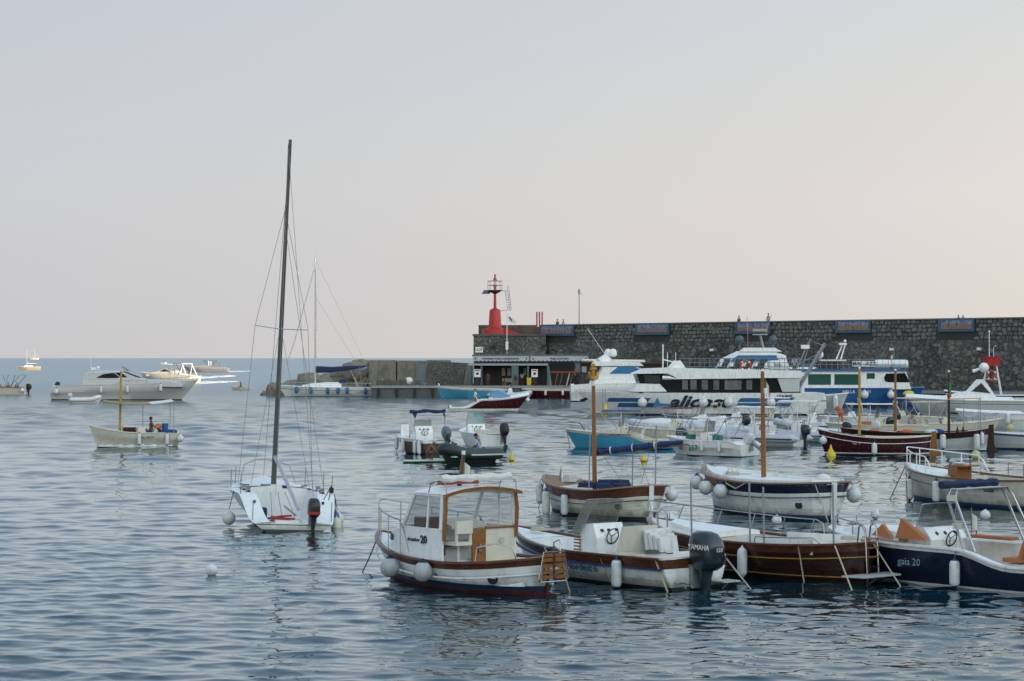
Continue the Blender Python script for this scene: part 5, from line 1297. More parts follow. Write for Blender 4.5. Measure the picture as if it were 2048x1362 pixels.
def group_left_of_centre():
    B = open_boat('open_motorboat', 'motorboat with navy sunshade frame', 'white motorboat with brown lower hull and navy sunshade on tall frame', 845, 905, 112, 5.6, 2.25, 0.9, 0.78, 0.72, mat('brown_hull', (0.10, 0.065, 0.06), 0.5, var=0.3), WHITE, None, ob=None, strake=WHITE, rail=False, con=False)
    h = B.h
    B.console(-0.3, 0.1, 0.95, 0.6, 0.2, 1.42, ws=0.32, wm=SMOKE)
    B.seat(-1.3, 0.1, 1.2, 0.5, 0.2, 0.45, 0.0)
    a = MB()
    for dx in (0, 0.22):
        a.tube([(-1.0 + dx, 1.0, 0.75), (-0.85 + dx * 0.5, 0.98, 2.0), (-0.82 + dx * 0.5, 0.85, 2.18), (-0.82 + dx * 0.5, -0.85, 2.18), (-0.85 + dx * 0.5, -0.98, 2.0), (-1.0 + dx, -1.0, 0.75)], 0.03, 8)
    fr = B.part(a, 'sunshade_frame', STEEL)
    c = MB(); c.tube([(-0.8, 0.98 - 1.96 * i / 10, 2.2 - 0.03 * math.sin(i)) for i in range(11)], [0.09 + 0.015 * math.sin(2 * i) for i in range(11)], 8); c.slab([(-0.85, 0.9, 2.2), (-0.85, 0.55, 2.2), (-0.85, 0.72, 1.8)], (0.03, 0, 0)); c.slab([(-0.85, -0.8, 2.2), (-0.85, -1.0, 2.2), (-0.85, -0.9, 1.9)], (0.03, 0, 0)); c.build('navy_sunshade', NAVYCLOTH, fr)
    B.outboard((-2.75, -0.35, 0.66), 0.95, 0.9, mat('grey_blue_cowl', (0.10, 0.14, 0.18), 0.35), BLACK)
    q = MB(); q.box((1.9, 0.3, 1.15), (0.12, 0.5, 0.6)); B.part(q, 'bow_board', WHITE, smooth=False)
    for t_, sg in ((0.80, 1), (0.45, 1), (0.15, 1), (0.06, 1)): B.fender(t_, sg, 'cyl', 0.11, 0.7, drop=0.06)
    B2 = open_boat('open_motorboat', 'white motorboat with green windscreen', 'white motorboat with pale green windscreen and dark outboard behind the dinghy', 962, 892, 108, 5.4, 2.2, 0.95, 0.8, 0.72, WHITE, WHITE, None, ob=None, ws=0, con=False, rail=False)
    B2.console(0.1, 0.3, 1.0, 0.6, 0.2, 1.25, ws=0.75, wm=glass('green_acrylic', (0.25, 0.42, 0.40), 0.6))
    B2.seat(-1.2, 0, 1.4, 0.5, 0.2, 0.45, 0.3, CREAM)
    B2.outboard((-2.7, -0.45, 0.6), 1.0, 0.25, BLACK, BLACK)
    q = MB(); q.slab([(-1.6, -0.75, 1.0), (-1.6, -0.95, 1.0), (-1.6, -0.83, 1.3)], (0.03, 0, 0)); B2.part(q, 'red_pennant', RED)
    # dark rubber dinghy with its man
    D = rib('rubber_dinghy', 'dark rubber dinghy', 'dark green rubber dinghy with a seated man among the white motorboats', 930, 926, 222, 3.1, 1.7, DKRUB, con=False, ob=None, r=0.27, stripe=GREYW, hm=DKRUB)
    v = D.w((-0.9, 0.1, 0.48))
    person(v, 165, 'sit', 'man in pale blue shirt and dark cap sitting in the dark rubber dinghy', shirt=mat('pale_blue_shirt', (0.32, 0.42, 0.60), 0.9), shorts=mat('pale_trousers', (0.3, 0.36, 0.45), 0.9), long=True, torso_lean=0.3, armL=((.16, .24, .26), (.38, .18, .16)), armR=((.16, -.24, .26), (.38, -.18, .16)), hair=mat('black_cap', (0.012, 0.012, 0.014), 0.8), skin=TANSKIN)
    p = at(856, 925)
    b = MB(); rows = []
    for i in range(9):
        f = i / 8; w = 0.36 * math.sin(math.pi * min(1, 0.12 + 0.88 * f)) ** 0.6
        rows.append([(-1.4 + 2.8 * f, -w, 0.06), (-1.4 + 2.8 * f, -w * 0.6, 0.12), (-1.4 + 2.8 * f, w * 0.6, 0.12), (-1.4 + 2.8 * f, w, 0.06), (-1.4 + 2.8 * f, 0, -0.05)])
    b.grid(rows, closed=True); o = b.build('paddle_board', mat('pale_green_board', (0.5, 0.62, 0.45), 0.5)); o.location = (p.x + 0.2, p.y, 0.02); o.rotation_euler = (0, 0, R(10))
    tag(o, 'pale paddle board under the crouching tanned man', 'paddle board')
    person((p.x, p.y, 0.13), 5, 'squat', 'tanned man in pale cap crouching at the water beside the dark dinghy', skin=TANSKIN, shorts=mat('brown_shorts', (0.09, 0.04, 0.03), 0.9), torso_lean=0.5, armL=((.26, .2, .36), (.5, .12, .3)), armR=((.26, -.2, .36), (.5, -.12, .3)), hair=mat('pale_cap', (0.55, 0.55, 0.52), 0.9))
group_left_of_centre()

def gozzo(name, short, label, px, py, head, L, B_, f, mats, gun=None, masts=(), deck=None, rudder=None, c=(0.14, 0.62), sz=0.2, floor=None, awn=None):
    h = Hull(L, B_, f[0], f[1], f[2], 0.4, double=True, rake=0.45, tm=0.45, pb=2.4, ps=3.2, srake=0.15)
    B = Boat(name, short, label, 'boat', px_loc(px, py), head, h)
    B.hullpart(GOZZO_ROWS(0.06, 0.12, 0, 0, sz, 4), mats)
    B.gunwale(0.11, 0.05, gun or MAHOG, dz=0.02)
    dk, ck = h.deck(c[0], c[1], 0.25, 0.3, camber=0.08); B.part(dk, 'deck', deck or CREAM); B.part(ck, 'cockpit', [deck or CREAM, floor or TEAK])
    for x, zt, m in masts:
        ms = B.mast(x, 0, 0.4, zt, 0.085, 0.06, m, 0.0, 0.03)
        q = MB(); q.ball((x, 0.03, zt + 0.03), 0.07, 8); q.build('mast_cap', WHITE, ms)
    if rudder:
        q = MB(); q.slab([(-L / 2 - 0.02, -0.03, f[2] + 0.22), (-L / 2 - 0.28, -0.03, f[2] + 0.25), (-L / 2 - 0.3, -0.03, 0.35), (-L / 2 - 0.55, -0.03, -0.05), (-L / 2 - 0.2, -0.03, -0.3), (-L / 2 + 0.1, -0.03, -0.3)], (0, 0.06, 0)); B.part(q, 'rudder', rudder)
    return B
def gozzi_right():
    B = gozzo('moored_gozzo', 'maroon gozzo', 'maroon gozzo with white sheer line and yellow mast', 1748, 909, 172, 5.8, 2.1, (1.32, 0.88, 0.98), [DARKAF, WHITE, MAROON, MAROON], CREAM, ((0.75, 5 - (738 - HORIZ) / 39.0, mat('yellow_spar', (0.40, 0.24, 0.03), 0.45)),), CREAM, OAK)
    s = MB(); s.sweep(B.h.outline(0.004, 0.996, -0.28, -0.012), 0.02, 0.03, closed=True); B.part(s, 'white_line', WHITE)
    B.side_text(0.66, 0.62, 'Vas. III', 0.17, LETWHITE, 1, 0.2, off=0.04)
    B.fender(0.93, 1, 'ball', 0.2, drop=0.32); B.fender(0.50, 1, 'cyl', 0.14, 0.6, drop=0.28)
    q = MB(); q.tube([B.h.sheer(0.9 - 0.04 * i, 1, 0.06 + 0.02 * math.sin(3 * i), 0.15) for i in range(9)], 0.035, 5); B.part(q, 'rope_bundle', DARKROPE)
    B = gozzo('moored_gozzo', 'white gozzo with wooden rudder', 'long white gozzo with mahogany sheer, two masts and a large wooden rudder', 1828, 901, 174, 7.9, 2.4, (1.2, 0.95, 1.18), [BLUEAF, WHITE, GREYW, DARKWOOD], DARKWOOD, ((1.0, 5 - (742 - HORIZ) / 38.0, OAK), (-1.85, 5 - (745 - HORIZ) / 38.0, DARKWOOD)), CREAM, DARKWOOD, sz=0.3)
    q = MB(); q.slab([(-1.8, 0.55, 3.05 - 0.3), (-3.55, 0.5, 2.82), (-3.55, -0.6, 2.80), (-1.8, -0.7, 2.76)], (0, 0, 0.05)); aw = B.part(q, 'awning', BEIGECLOTH)
    for x, y in ((-2.6, 0.5), (-3.5, 0.45), (-3.5, -0.5)):
        p = MB(); p.tube([(x, y, 0.9), (x, y, 2.82)], 0.02, 6); p.build('awning_post', GALV, aw)
    g = MB(); g.slab([(-1.85, 0.06, 3.7), (-2.0, 0.06, 3.6), (-1.95, 0.06, 3.1), (-1.85, 0.06, 3.05)], (0, 0.03, 0)); B.part(g, 'green_pennant', GREEN)
    g = MB(); g.ball((-1.87, 0.05, 2.98), 0.13, 8); B.part(g, 'red_lamp', RED)
    q = MB()
    for x in (-2.3, -2.6): 
        q = MB(); q.slab([(x, 1.02, 1.0), (x + 0.18, 1.02, 1.0), (x + 0.09, 1.0, 1.42)], (0, 0.06, 0)); B.part(q, 'thole', DARKWOOD)
    B.fender(0.32, 1, 'cyl', 0.16, 0.85, drop=0.02, cap=NAVY); B.fender(0.10, 1, 'cyl', 0.16, 0.95, drop=0.12, cap=NAVY); B.fender(0.06, 1, 'cyl', 0.11, 0.7, drop=0.12)
    for (x, y, m) in ((2.2, 0.3, ORANGE), (0.4, 0.2, ORANGE), (-0.9, 0.1, mat('white_towel', (0.6, 0.62, 0.68), 0.9)), (-1.3, -0.3, BLUECLOTH)):
        q = MB(); q.ball((x, y, 1.02), 0.3, 8, (1.2, 0.8, 0.5)); B.part(q, 'bundle', m)
    B = gozzo('moored_gozzo', 'white gozzo with blue sheer', 'white gozzo with blue sheer line at the right edge', 2065, 899, 178, 6.6, 2.2, (1.05, 0.82, 0.9), [DARKAF, BLUEAF, GREYW, BLUE], WHITE, (), CREAM, sz=0.12)
    B = open_boat('open_motorboat', 'white motorboat with flat sunshade', 'white motorboat with long pale sunshade behind the maroon gozzo', 1752, 874, 176, 6.4, 2.3, 0.9, 0.75, 0.7, CREAM, CREAM, WHITECLOTH, ob=None, bimx=(-1.0, 1.9), bh=2.15, ws=0.6, wm=SMOKE)
    q = MB(); q.tube([(-1.2, 0.9 - 0.15 * i, 2.2) for i in range(12)], 0.1, 6); B.part(q, 'folded_canopy', BEIGECLOTH)
    q = MB(); q.box((0.5, 0.5, 0.85), (0.9, 0.3, 0.3)); B.part(q, 'orange_seat', TAN, smooth=False)
    B = open_boat('open_motorboat', 'cream motorboat with arched sunshade', 'cream motorboat with arched beige sunshade and bow rail pointing right', 1895, 872, 5, 7.0, 2.4, 1.1, 0.8, 0.75, CREAM, CREAM, BEIGECLOTH, ob=COWL, bimx=(-2.6, -0.4), bh=2.25, ws=0.3, bimw=0.9)
    B.rail(0.5, 0.98, 0.4, 0.02, 4, closed_bow=True, name='side_rail')
    person(B.w((-2.3, 0.2, 0.62)), 60, 'sit', 'person in lavender shirt sitting under the arched beige sunshade', shirt=mat('lavender_shirt', (0.48, 0.45, 0.55), 0.9), shorts=mat('blue_jeans', (0.03, 0.06, 0.13), 0.9), long=True, torso_lean=0.15)
gozzi_right()

def grey_cruiser():
    h = Hull(11.5, 3.4, 2.0, 1.75, 1.6, 0.5, trw=0.9, rake=2.2, tm=0.4, pb=2.3, sec=0.25)
    B = Boat('motor_cruiser', 'grey motor cruiser', 'grey hulled motor cruiser with angular white cabin, bow to the left', 'boat', px_loc(1962, 846), 177, h)
    B.hullpart([('k', 0, 0, 0), ('a', 0.0, 1, 0), ('m', 0.45, 1, 0.0), ('m', 0.47, 1, 0.04), ('s', -0.3, 2, 0.04), ('s', -0.26, 1, 0.0), ('s', 0, 3, 0)], [DARKAF, GREYW, NAVY, WHITE])
    B.gunwale(0.12, 0.06, WHITE, t0=0.0)
    dk, ck = h.deck(0.05, 0.3, 0.3, 0.9, camber=0.3); B.part(dk, 'deck', WHITE); B.part(ck, 'cockpit', [WHITE, TEAK])
    c = MB(); prof = [(3.4, 1.95), (1.0, 2.45), (0.2, 3.35), (-0.1, 3.35), (-1.0, 2.0), (-1.0, 1.7), (3.4, 1.7)]
    c.slab([(x, -1.05, z) for x, z in prof], (0, 2.1, 0)); cb = B.part(c, 'cabin', WHITE, smooth=False)
    for sg in (1, -1):
        w = MB(); w.slab([(0.9, sg * 1.06, 2.45), (0.15, sg * 1.06, 3.1), (-0.55, sg * 1.06, 2.3)], (0, sg * 0.02, 0)); w.build('side_window', TINT, cb)
    q = MB(); rows = []
    for i in range(9):
        t_ = 0.86 - 0.30 * i / 8; z = 0.95 - 0.25 * math.sin(i / 8 * 2.2); rows.append([h.pt(t_, z, 1, 0.02), h.pt(t_, z + 0.2 * math.sin(math.pi * i / 8) + 0.03, 1, 0.02)])
    q.grid(rows); B.part(q, 'navy_swoosh', NAVY)
grey_cruiser()

def right_edge_boats():
    h = Hull(9.0, 2.8, 1.3, 1.1, 1.0, 0.4, trw=0.9, rake=1.2, sec=0.25)
    B = Boat('white_motorboat', 'long low white motorboat', 'low white motorboat with dark side lettering, cut by the right edge', 'boat', px_loc(2040, 858), 178, h)
    B.hullpart([('k', 0, 0, 0), ('a', 0.0, 1, 0), ('m', 0.6, 1, 0), ('m', 0.62, 1, 0.05), ('s', 0, 1, 0)], [DARKAF, WHITE]); B.gunwale(0.12, 0.06, WHITE)
    dk, ck = h.deck(0.05, 0.5, 0.3, 0.4, camber=0.2); B.part(dk, 'deck', WHITE); B.part(ck, 'cockpit', [WHITE, WHITE])
    B.fender(0.62, 1, 'cyl', 0.16, 0.8, drop=0.0)
    B.side_text(0.42, 0.75, 'SEA CHARTER', 0.18, LETNAVY, 1, 0, off=0.05)
    h = Hull(9.0, 3.0, 1.9, 1.5, 1.5, 0.5, trw=0.9, rake=1.2)
    B = Boat('fishing_boat', 'fishing boat with red lookout', 'white fishing boat with red lookout basket on a white pipe tower', 'boat', px_loc(1985, 822), 172, h)
    B.hullpart([('k', 0, 0, 0), ('a', 0.0, 1, 0), ('s', -0.2, 2, 0.03), ('s', 0, 2, 0)], [DARKAF, WHITE, NAVY]); B.gunwale(0.12, 0.06, WHITE)
    dk, ck = h.deck(0.1, 0.5, 0.3, 0.7, camber=0.15); B.part(dk, 'deck', WHITE); B.part(ck, 'cockpit', [WHITE, WHITE])
    t = MB()
    for sx in (-1, 1):
        for sy in (-1, 1): t.tube([(0.1 + sx * 0.95, sy * 0.9, 1.3), (0.1 + sx * 0.45, sy * 0.45, 4.3)], 0.045, 6)
    t.tube([(-0.6, -0.65, 3.0), (0.8, -0.65, 3.0), (0.8, 0.65, 3.0), (-0.6, 0.65, 3.0)], 0.03, 6, closed=True); tw = B.part(t, 'tower', WHITE)
    t = MB(); t.lathe([(0.75, 4.25), (0.88, 5.1), (0.92, 5.12), (0.84, 5.05), (0.7, 4.3)], (0.1, 0, 0), 16); t.build('lookout_basket', RED, tw)
    t = MB(); t.tube([(0.3, 0, 4.3), (0.3, 0, 7.6)], 0.04, 6); t.tube([(-0.1, 0, 5.1), (-0.1, 0, 6.0), (-0.35, 0, 6.2)], 0.03, 6); t.ball((0.3, 0, 7.5), 0.09, 8); t.build('aerial', WHITE, tw)
    t = MB(); t.tube([(1.0, 0.9, 4.05), (1.9, 1.0, 3.75)], [0.1, 0.16], 8); t.ball((0.85, 0.9, 4.1), 0.47, 14); B.part(t, 'searchlight_dome', WHITE)
    lifering('orange and white life ring on the tower below the red lookout basket', B.w((0.15, 1.05, 3.35)), B.head, 0.42)
    h = Hull(10.0, 3.2, 2.0, 1.6, 1.5, 0.5, trw=0.9, rake=1.4)
    B = Boat('motor_cruiser', 'white cruiser at the far right', 'white cruiser with hardtop behind the red lookout basket at the right edge', 'boat', px_loc(2075, 806), 180, h)
    B.hullpart([('k', 0, 0, 0), ('a', 0.0, 1, 0), ('s', -0.5, 2, 0.0), ('s', -0.3, 1, 0), ('s', 0, 1, 0)], [DARKAF, WHITE, BLUE]); B.gunwale(0.1, 0.06, WHITE)
    dk, ck = h.deck(0.05, 0.45, 0.3, 0.7, camber=0.2); B.part(dk, 'deck', WHITE); B.part(ck, 'cockpit', [WHITE, WHITE])
    B.bimini(-2.5, 1.6, 2.6, 1.5, 4.1, WHITE, posts=4, name='hardtop', sag=0, r=0.04)
    B.console(0.4, 0, 2.0, 1.4, 0.7, 2.5, ws=0.8)

def lifering(label, W, rz, r=0.38, tiltx=0.0):
    e = root('life_ring', W, rz, 0, label, 'life ring', 'life rings on the boats')
    t = MB(); n = 20
    t.tube([(r * math.cos(2 * math.pi * i / n), 0, r * math.sin(2 * math.pi * i / n)) for i in range(n)], r * 0.22, 8, closed=True); t.build('ring', mat('life_ring_orange', (0.5, 0.06, 0.02), 0.6), e)
    for q in range(4):
        a = math.pi / 4 + q * math.pi / 2; b = MB()
        b.tube([(r * math.cos(a + d), 0, r * math.sin(a + d)) for d in (-0.14, 0, 0.14)], r * 0.245, 8); b.build('white_band', WHITE, e)
    return e
right_edge_boats()

# more of the moored crowd between the gozzi and the ferries
B = open_boat('open_motorboat', 'white motorboat by the ferry lettering', 'white motorboat with folded beige sunshade below the ferry lettering', 1402, 866, 164, 5.6, 2.2, 0.95, 0.8, 0.7, WHITE, WHITE, None, ob=COWL, ws=0.5, wm=SMOKE)
q = MB(); q.tube([(-0.9, 0.85 - 0.17 * i, 1.95) for i in range(11)], 0.09, 6); q.tube([(-1.2, 0.85, 0.8), (-0.9, 0.85, 1.95)], 0.02, 5); q.tube([(-1.2, -0.85, 0.8), (-0.9, -0.85, 1.95)], 0.02, 5); B.part(q, 'folded_sunshade', BEIGECLOTH)
B = rib('inflatable_boat', 'white inflatable by the hire boat', 'white inflatable with grey console between the ferry and the hire boat', 1470, 862, 158, 5.4, 2.2, HYPW, ob=COWL, stripe=LETRED)
B = open_boat('open_motorboat', 'cream motorboat below the ferry stern', 'cream motorboat with white sunshade below the ferry stern', 1545, 860, 160, 5.8, 2.2, 0.95, 0.8, 0.7, CREAM, CREAM, WHITECLOTH, ob=None, ws=0.5, bh=2.3)
B = rib('inflatable_boat', 'grey inflatable below the workboat', 'grey inflatable moored below the workboat boom', 1622, 864, 162, 5.2, 2.2, HYP, ob=None, stripe=LETNAVY)
B = open_boat('open_motorboat', 'white motorboat below the blue ferry', 'white motorboat with steel targa arch below the blue ferry', 1700, 858, 170, 6.0, 2.3, 1.0, 0.85, 0.75, WHITE, WHITE, None, ob=COWL, ws=0.6, wm=SMOKE)
q = MB()
for dx in (0, 0.25): q.tube([(-1.0 + dx, 0.95, 0.8), (-0.7 + dx * 0.6, 0.9, 2.2), (-0.7 + dx * 0.6, -0.9, 2.2), (-1.0 + dx, -0.95, 0.8)], 0.03, 6)
B.part(q, 'targa_arch', STEEL)
B = open_boat('open_motorboat', 'cream motorboat below the yellow float', 'cream motorboat with beige folded sunshade below the grey cruiser bow', 1800, 856, 172, 6.0, 2.3, 1.0, 0.85, 0.75, CREAM, CREAM, BEIGECLOTH, ob=None, ws=0.6, bh=2.2, bimx=(-1.2, 0.4))
B = rib('inflatable_boat', 'pale inflatable by the light blue boat', 'pale inflatable with white cover behind the light blue motorboat', 1322, 866, 160, 4.6, 2.0, HYP, con=False, ob=None)
q = MB(); q.ball((0.2, 0, 0.6), 0.9, 10, (1.6, 0.7, 0.45)); B.part(q, 'cover', WHITECLOTH)
# ------------------------------------------------------------------ ferries, yachts and the boats out at sea
def ferry_white():
    h = Hull(21.5, 5.2, 2.05, 1.95, 1.95, 0.8, trw=0.96, rake=1.9, tm=0.45, pb=3.2, sec=0.16, bowV=0.7, srake=0)
    B = Boat('passenger_ferry', 'white passenger ferry', 'white passenger ferry with navy lettering, blue stripes and open upper deck', 'ferry', px_loc(1398, 829), 181, h)
    B.hullpart([('k', 0, 0, 0), ('a', 0.12, 1, 0), ('m', 0.42, 1, 0.0), ('m', 0.56, 1, 0.02), ('s', -0.12, 1, 0.05), ('s', 0, 1, 0.05)], [BLUEAF, WHITE])
    dk, ck = h.deck(0.1, 0.104, 0.3, 1.5, camber=0.1, dz=0.1); B.part(dk, 'deck', GREYW)
    def stripe(x0, x1, z0, z1, m, slant=0.35, name='stripe'):
        q = MB(); rows = []
        for i in range(13):
            x = x0 + (x1 - x0) * i / 12
            rows.append([h.pt((x) / 21.5 + 0.5, z0, 1, 0.05) + Vector((-slant * 0, 0, 0)), h.pt((x - slant) / 21.5 + 0.5, z1, 1, 0.05)])
        q.grid(rows); return B.part(q, name, m)
    stripe(8.6, 4.8, 1.16, 1.50, LETBLUE, 0.3); stripe(7.8, 4.3, 0.70, 1.06, LETBLUE, 0.3)
    stripe(-3.1, -7.8, 1.16, 1.50, LETBLUE, 0.3); stripe(-2.9, -7.6, 0.70, 1.06, LETBLUE, 0.3)
    q = MB(); q.slab([(4.3, 2.66, 0.78), (2.6, 2.66, 0.78), (2.8, 2.66, 0.98), (3.7, 2.66, 1.05), (3.9, 2.66, 1.6), (4.15, 2.66, 1.1)], (0, 0.03, 0)); B.part(q, 'emblem', LETBLUE)
    B.side_text(0.516, 1.16, 'alicost', 1.45, LETNAVY, 1, 0.35, off=0.10, sx=1.38, bold=0.05)
    B.side_text(0.165, 1.62, '1SA905', 0.46, LETNAVY, 1, 0, off=0.12, bold=0.012)
    def px(p): return -(p - 1398) / 22.4
    def pz(y): return (829 - y) / 22.4
    W = 2.35
    # lower saloon with its dark window band
    c = MB(); c.slab([(px(a), -W, pz(b)) for a, b in ((1275, 783), (1320, 760), (1590, 756), (1592, 786), (1275, 786))], (0, 2 * W, 0)); sal = B.part(c, 'saloon', DARKPANE, smooth=False)
    c = MB(); c.slab([(px(a), -W - 0.04, pz(b)) for a, b in ((1262, 783), (1272, 767), (1316, 768), (1330, 783))], (0, 2 * W + 0.08, 0)); c.build('front_bulwark', WHITE, sal, False)
    for i, (a, b_) in enumerate(((1360, 1371), (1376, 1388), (1398, 1410), (1421, 1432), (1443, 1476), (1486, 1497))):
        g = MB(); g.slab([(px(a), W + 0.004, pz(760)), (px(b_), W + 0.004, pz(760)), (px(b_), W + 0.004, pz(779)), (px(a), W + 0.004, pz(779))], (0, 0.02, 0)); g.build('window', mat('saloon_pane', (0.16, 0.17, 0.16), 0.1, var=0.5, scale=1.5), sal, False)
    c = MB(); c.slab([(px(a), -W + 0.1, pz(b)) for a, b in ((1546, 756), (1590, 756), (1590, 783), (1556, 783))], (0, 2 * W + 0.05, 0)); c.build('aft_screen', GREYW, sal, False)
    # pilot house
    c = MB(); c.slab([(px(a), -W + 0.02, pz(b)) for a, b in ((1270, 747), (1322, 746), (1320, 767), (1277, 767))], (0, 2 * W - 0.04, 0)); ph = B.part(c, 'pilot_house', DARKPANE, smooth=False)
    for a, b_, c_, d_ in ((1284, 1316, 1288, 1316),):
        g = MB(); g.slab([(px(a), W - 0.01, pz(749)), (px(b_), W - 0.01, pz(749)), (px(d_), W - 0.01, pz(765)), (px(c_), W - 0.01, pz(765))], (0, 0.02, 0)); g.build('window', TINT, ph, False)
    c = MB(); c.slab([(px(a), -W - 0.25, pz(b)) for a, b in ((1264, 748), (1290, 738), (1340, 736), (1592, 742), (1596, 747), (1590, 756), (1350, 756), (1330, 747))], (0, 2 * W + 0.5, 0)); rf = B.part(c, 'roof_deck', WHITE, smooth=False)
    for sg in (1, -1):
        c = MB(); c.slab([(px(1336), sg * (W + 0.05), pz(741)), (px(1352), sg * (W - 0.1), pz(722)), (px(1357), sg * (W - 0.1), pz(722)), (px(1370), sg * (W + 0.05), pz(741))], (0, -sg * 0.5, 0)); c.build('wing', WHITE, rf, False)
    c = MB(); c.tube([(px(1326), 0.2, pz(740)), (px(1326), 0.2, pz(690))], 0.06, 6); c.tube([(px(1326), 0.2, pz(720)), (px(1352), 0.2, pz(726))], 0.06, 6)
    c.tube([(px(1337), -0.8, pz(740)), (px(1337), -0.8, pz(706))], 0.03, 6); c.tube([(px(1350), 0.8, pz(740)), (px(1350), 0.8, pz(706))], 0.03, 6); c.build('radio_mast', WHITE, rf)
    r = MB()
    for sg in (1, -1):
        for yy in (718, 726, 734): r.tube([(px(1365), sg * W, pz(yy)), (px(1590), sg * W, pz(yy))], 0.022 if yy > 718 else 0.035, 5)
        for i in range(24): r.tube([(px(1365 + i * 9.8), sg * W, pz(742)), (px(1365 + i * 9.8), sg * W, pz(718))], 0.022, 5)
    r.build('deck_rail', mat('rail_grey', (0.16, 0.18, 0.19), 0.5), rf)
    for i in range(7):
        s = MB(); x = px(1372 + i * 24); 
        for yy in (-1.5, 0.0, 1.5):
            s.box((x, yy, pz(736)), (0.5, 0.9, 0.12)); s.slab([(x - 0.2, yy - 0.45, pz(735)), (x - 0.08, yy - 0.45, pz(735)), (x - 0.42, yy - 0.45, pz(719)), (x - 0.54, yy - 0.45, pz(719))], (0, 0.9, 0)); s.tube([(x, yy, pz(736)), (x, yy, pz(742))], 0.05, 5)
        o = s.build('seat_row', mat('deck_seat', (0.03, 0.035, 0.04), 0.6), rf, False); o['kind'] = 'stuff'
    c = MB(); c.lathe([(0.2, -0.85), (0.38, -0.8), (0.42, -0.4), (0.42, 0.4), (0.38, 0.8), (0.2, 0.85)], (px(1548), W - 0.45, pz(731)), 14, (1, 0, 0)); c.build('life_raft', WHITE, rf)
    B.flat_text((px(1548), W + 0.05, pz(731)), 'RFD', 0.34, LETNAVY, 1, parent=rf)
    q = MB(); q.slab([(px(1172), 2.0, pz(794)), (px(1160), 1.6, pz(799)), (px(1163), 1.6, pz(803)), (px(1176), 2.0, pz(799))], (0, -0.4, 0)); B.part(q, 'anchor', BLACK)
    q = MB()
    for a in (1204, 1209): q.tube([(px(a), 2.3, pz(826)), (px(a), 2.5, pz(778))], 0.035, 6)
    B.part(q, 'side_ladder', GALV)
    lifering('red life ring on the upper deck rail of the white passenger ferry', B.w((px(1484), W + 0.12, pz(732))), B.head, 0.42)
    for i, p_ in enumerate((1283, 1400, 1450, 1532)):
        B.fender(px(p_) / 21.5 + 0.5, 1, 'ball', 0.42, drop=0.45 if i else 0.5)
    y = MB(); y.lathe([(0.05, -0.45), (0.26, 0.0), (0.2, 0.12), (0.04, 0.5)], (0, 0, 0), 10); e = y.build('marker_float', YELLOW); e.location = B.w((px(1208), 3.2, 0.55)); tag(e, 'yellow pointed float hung by the bow of the white passenger ferry', 'float')
ferry_white()

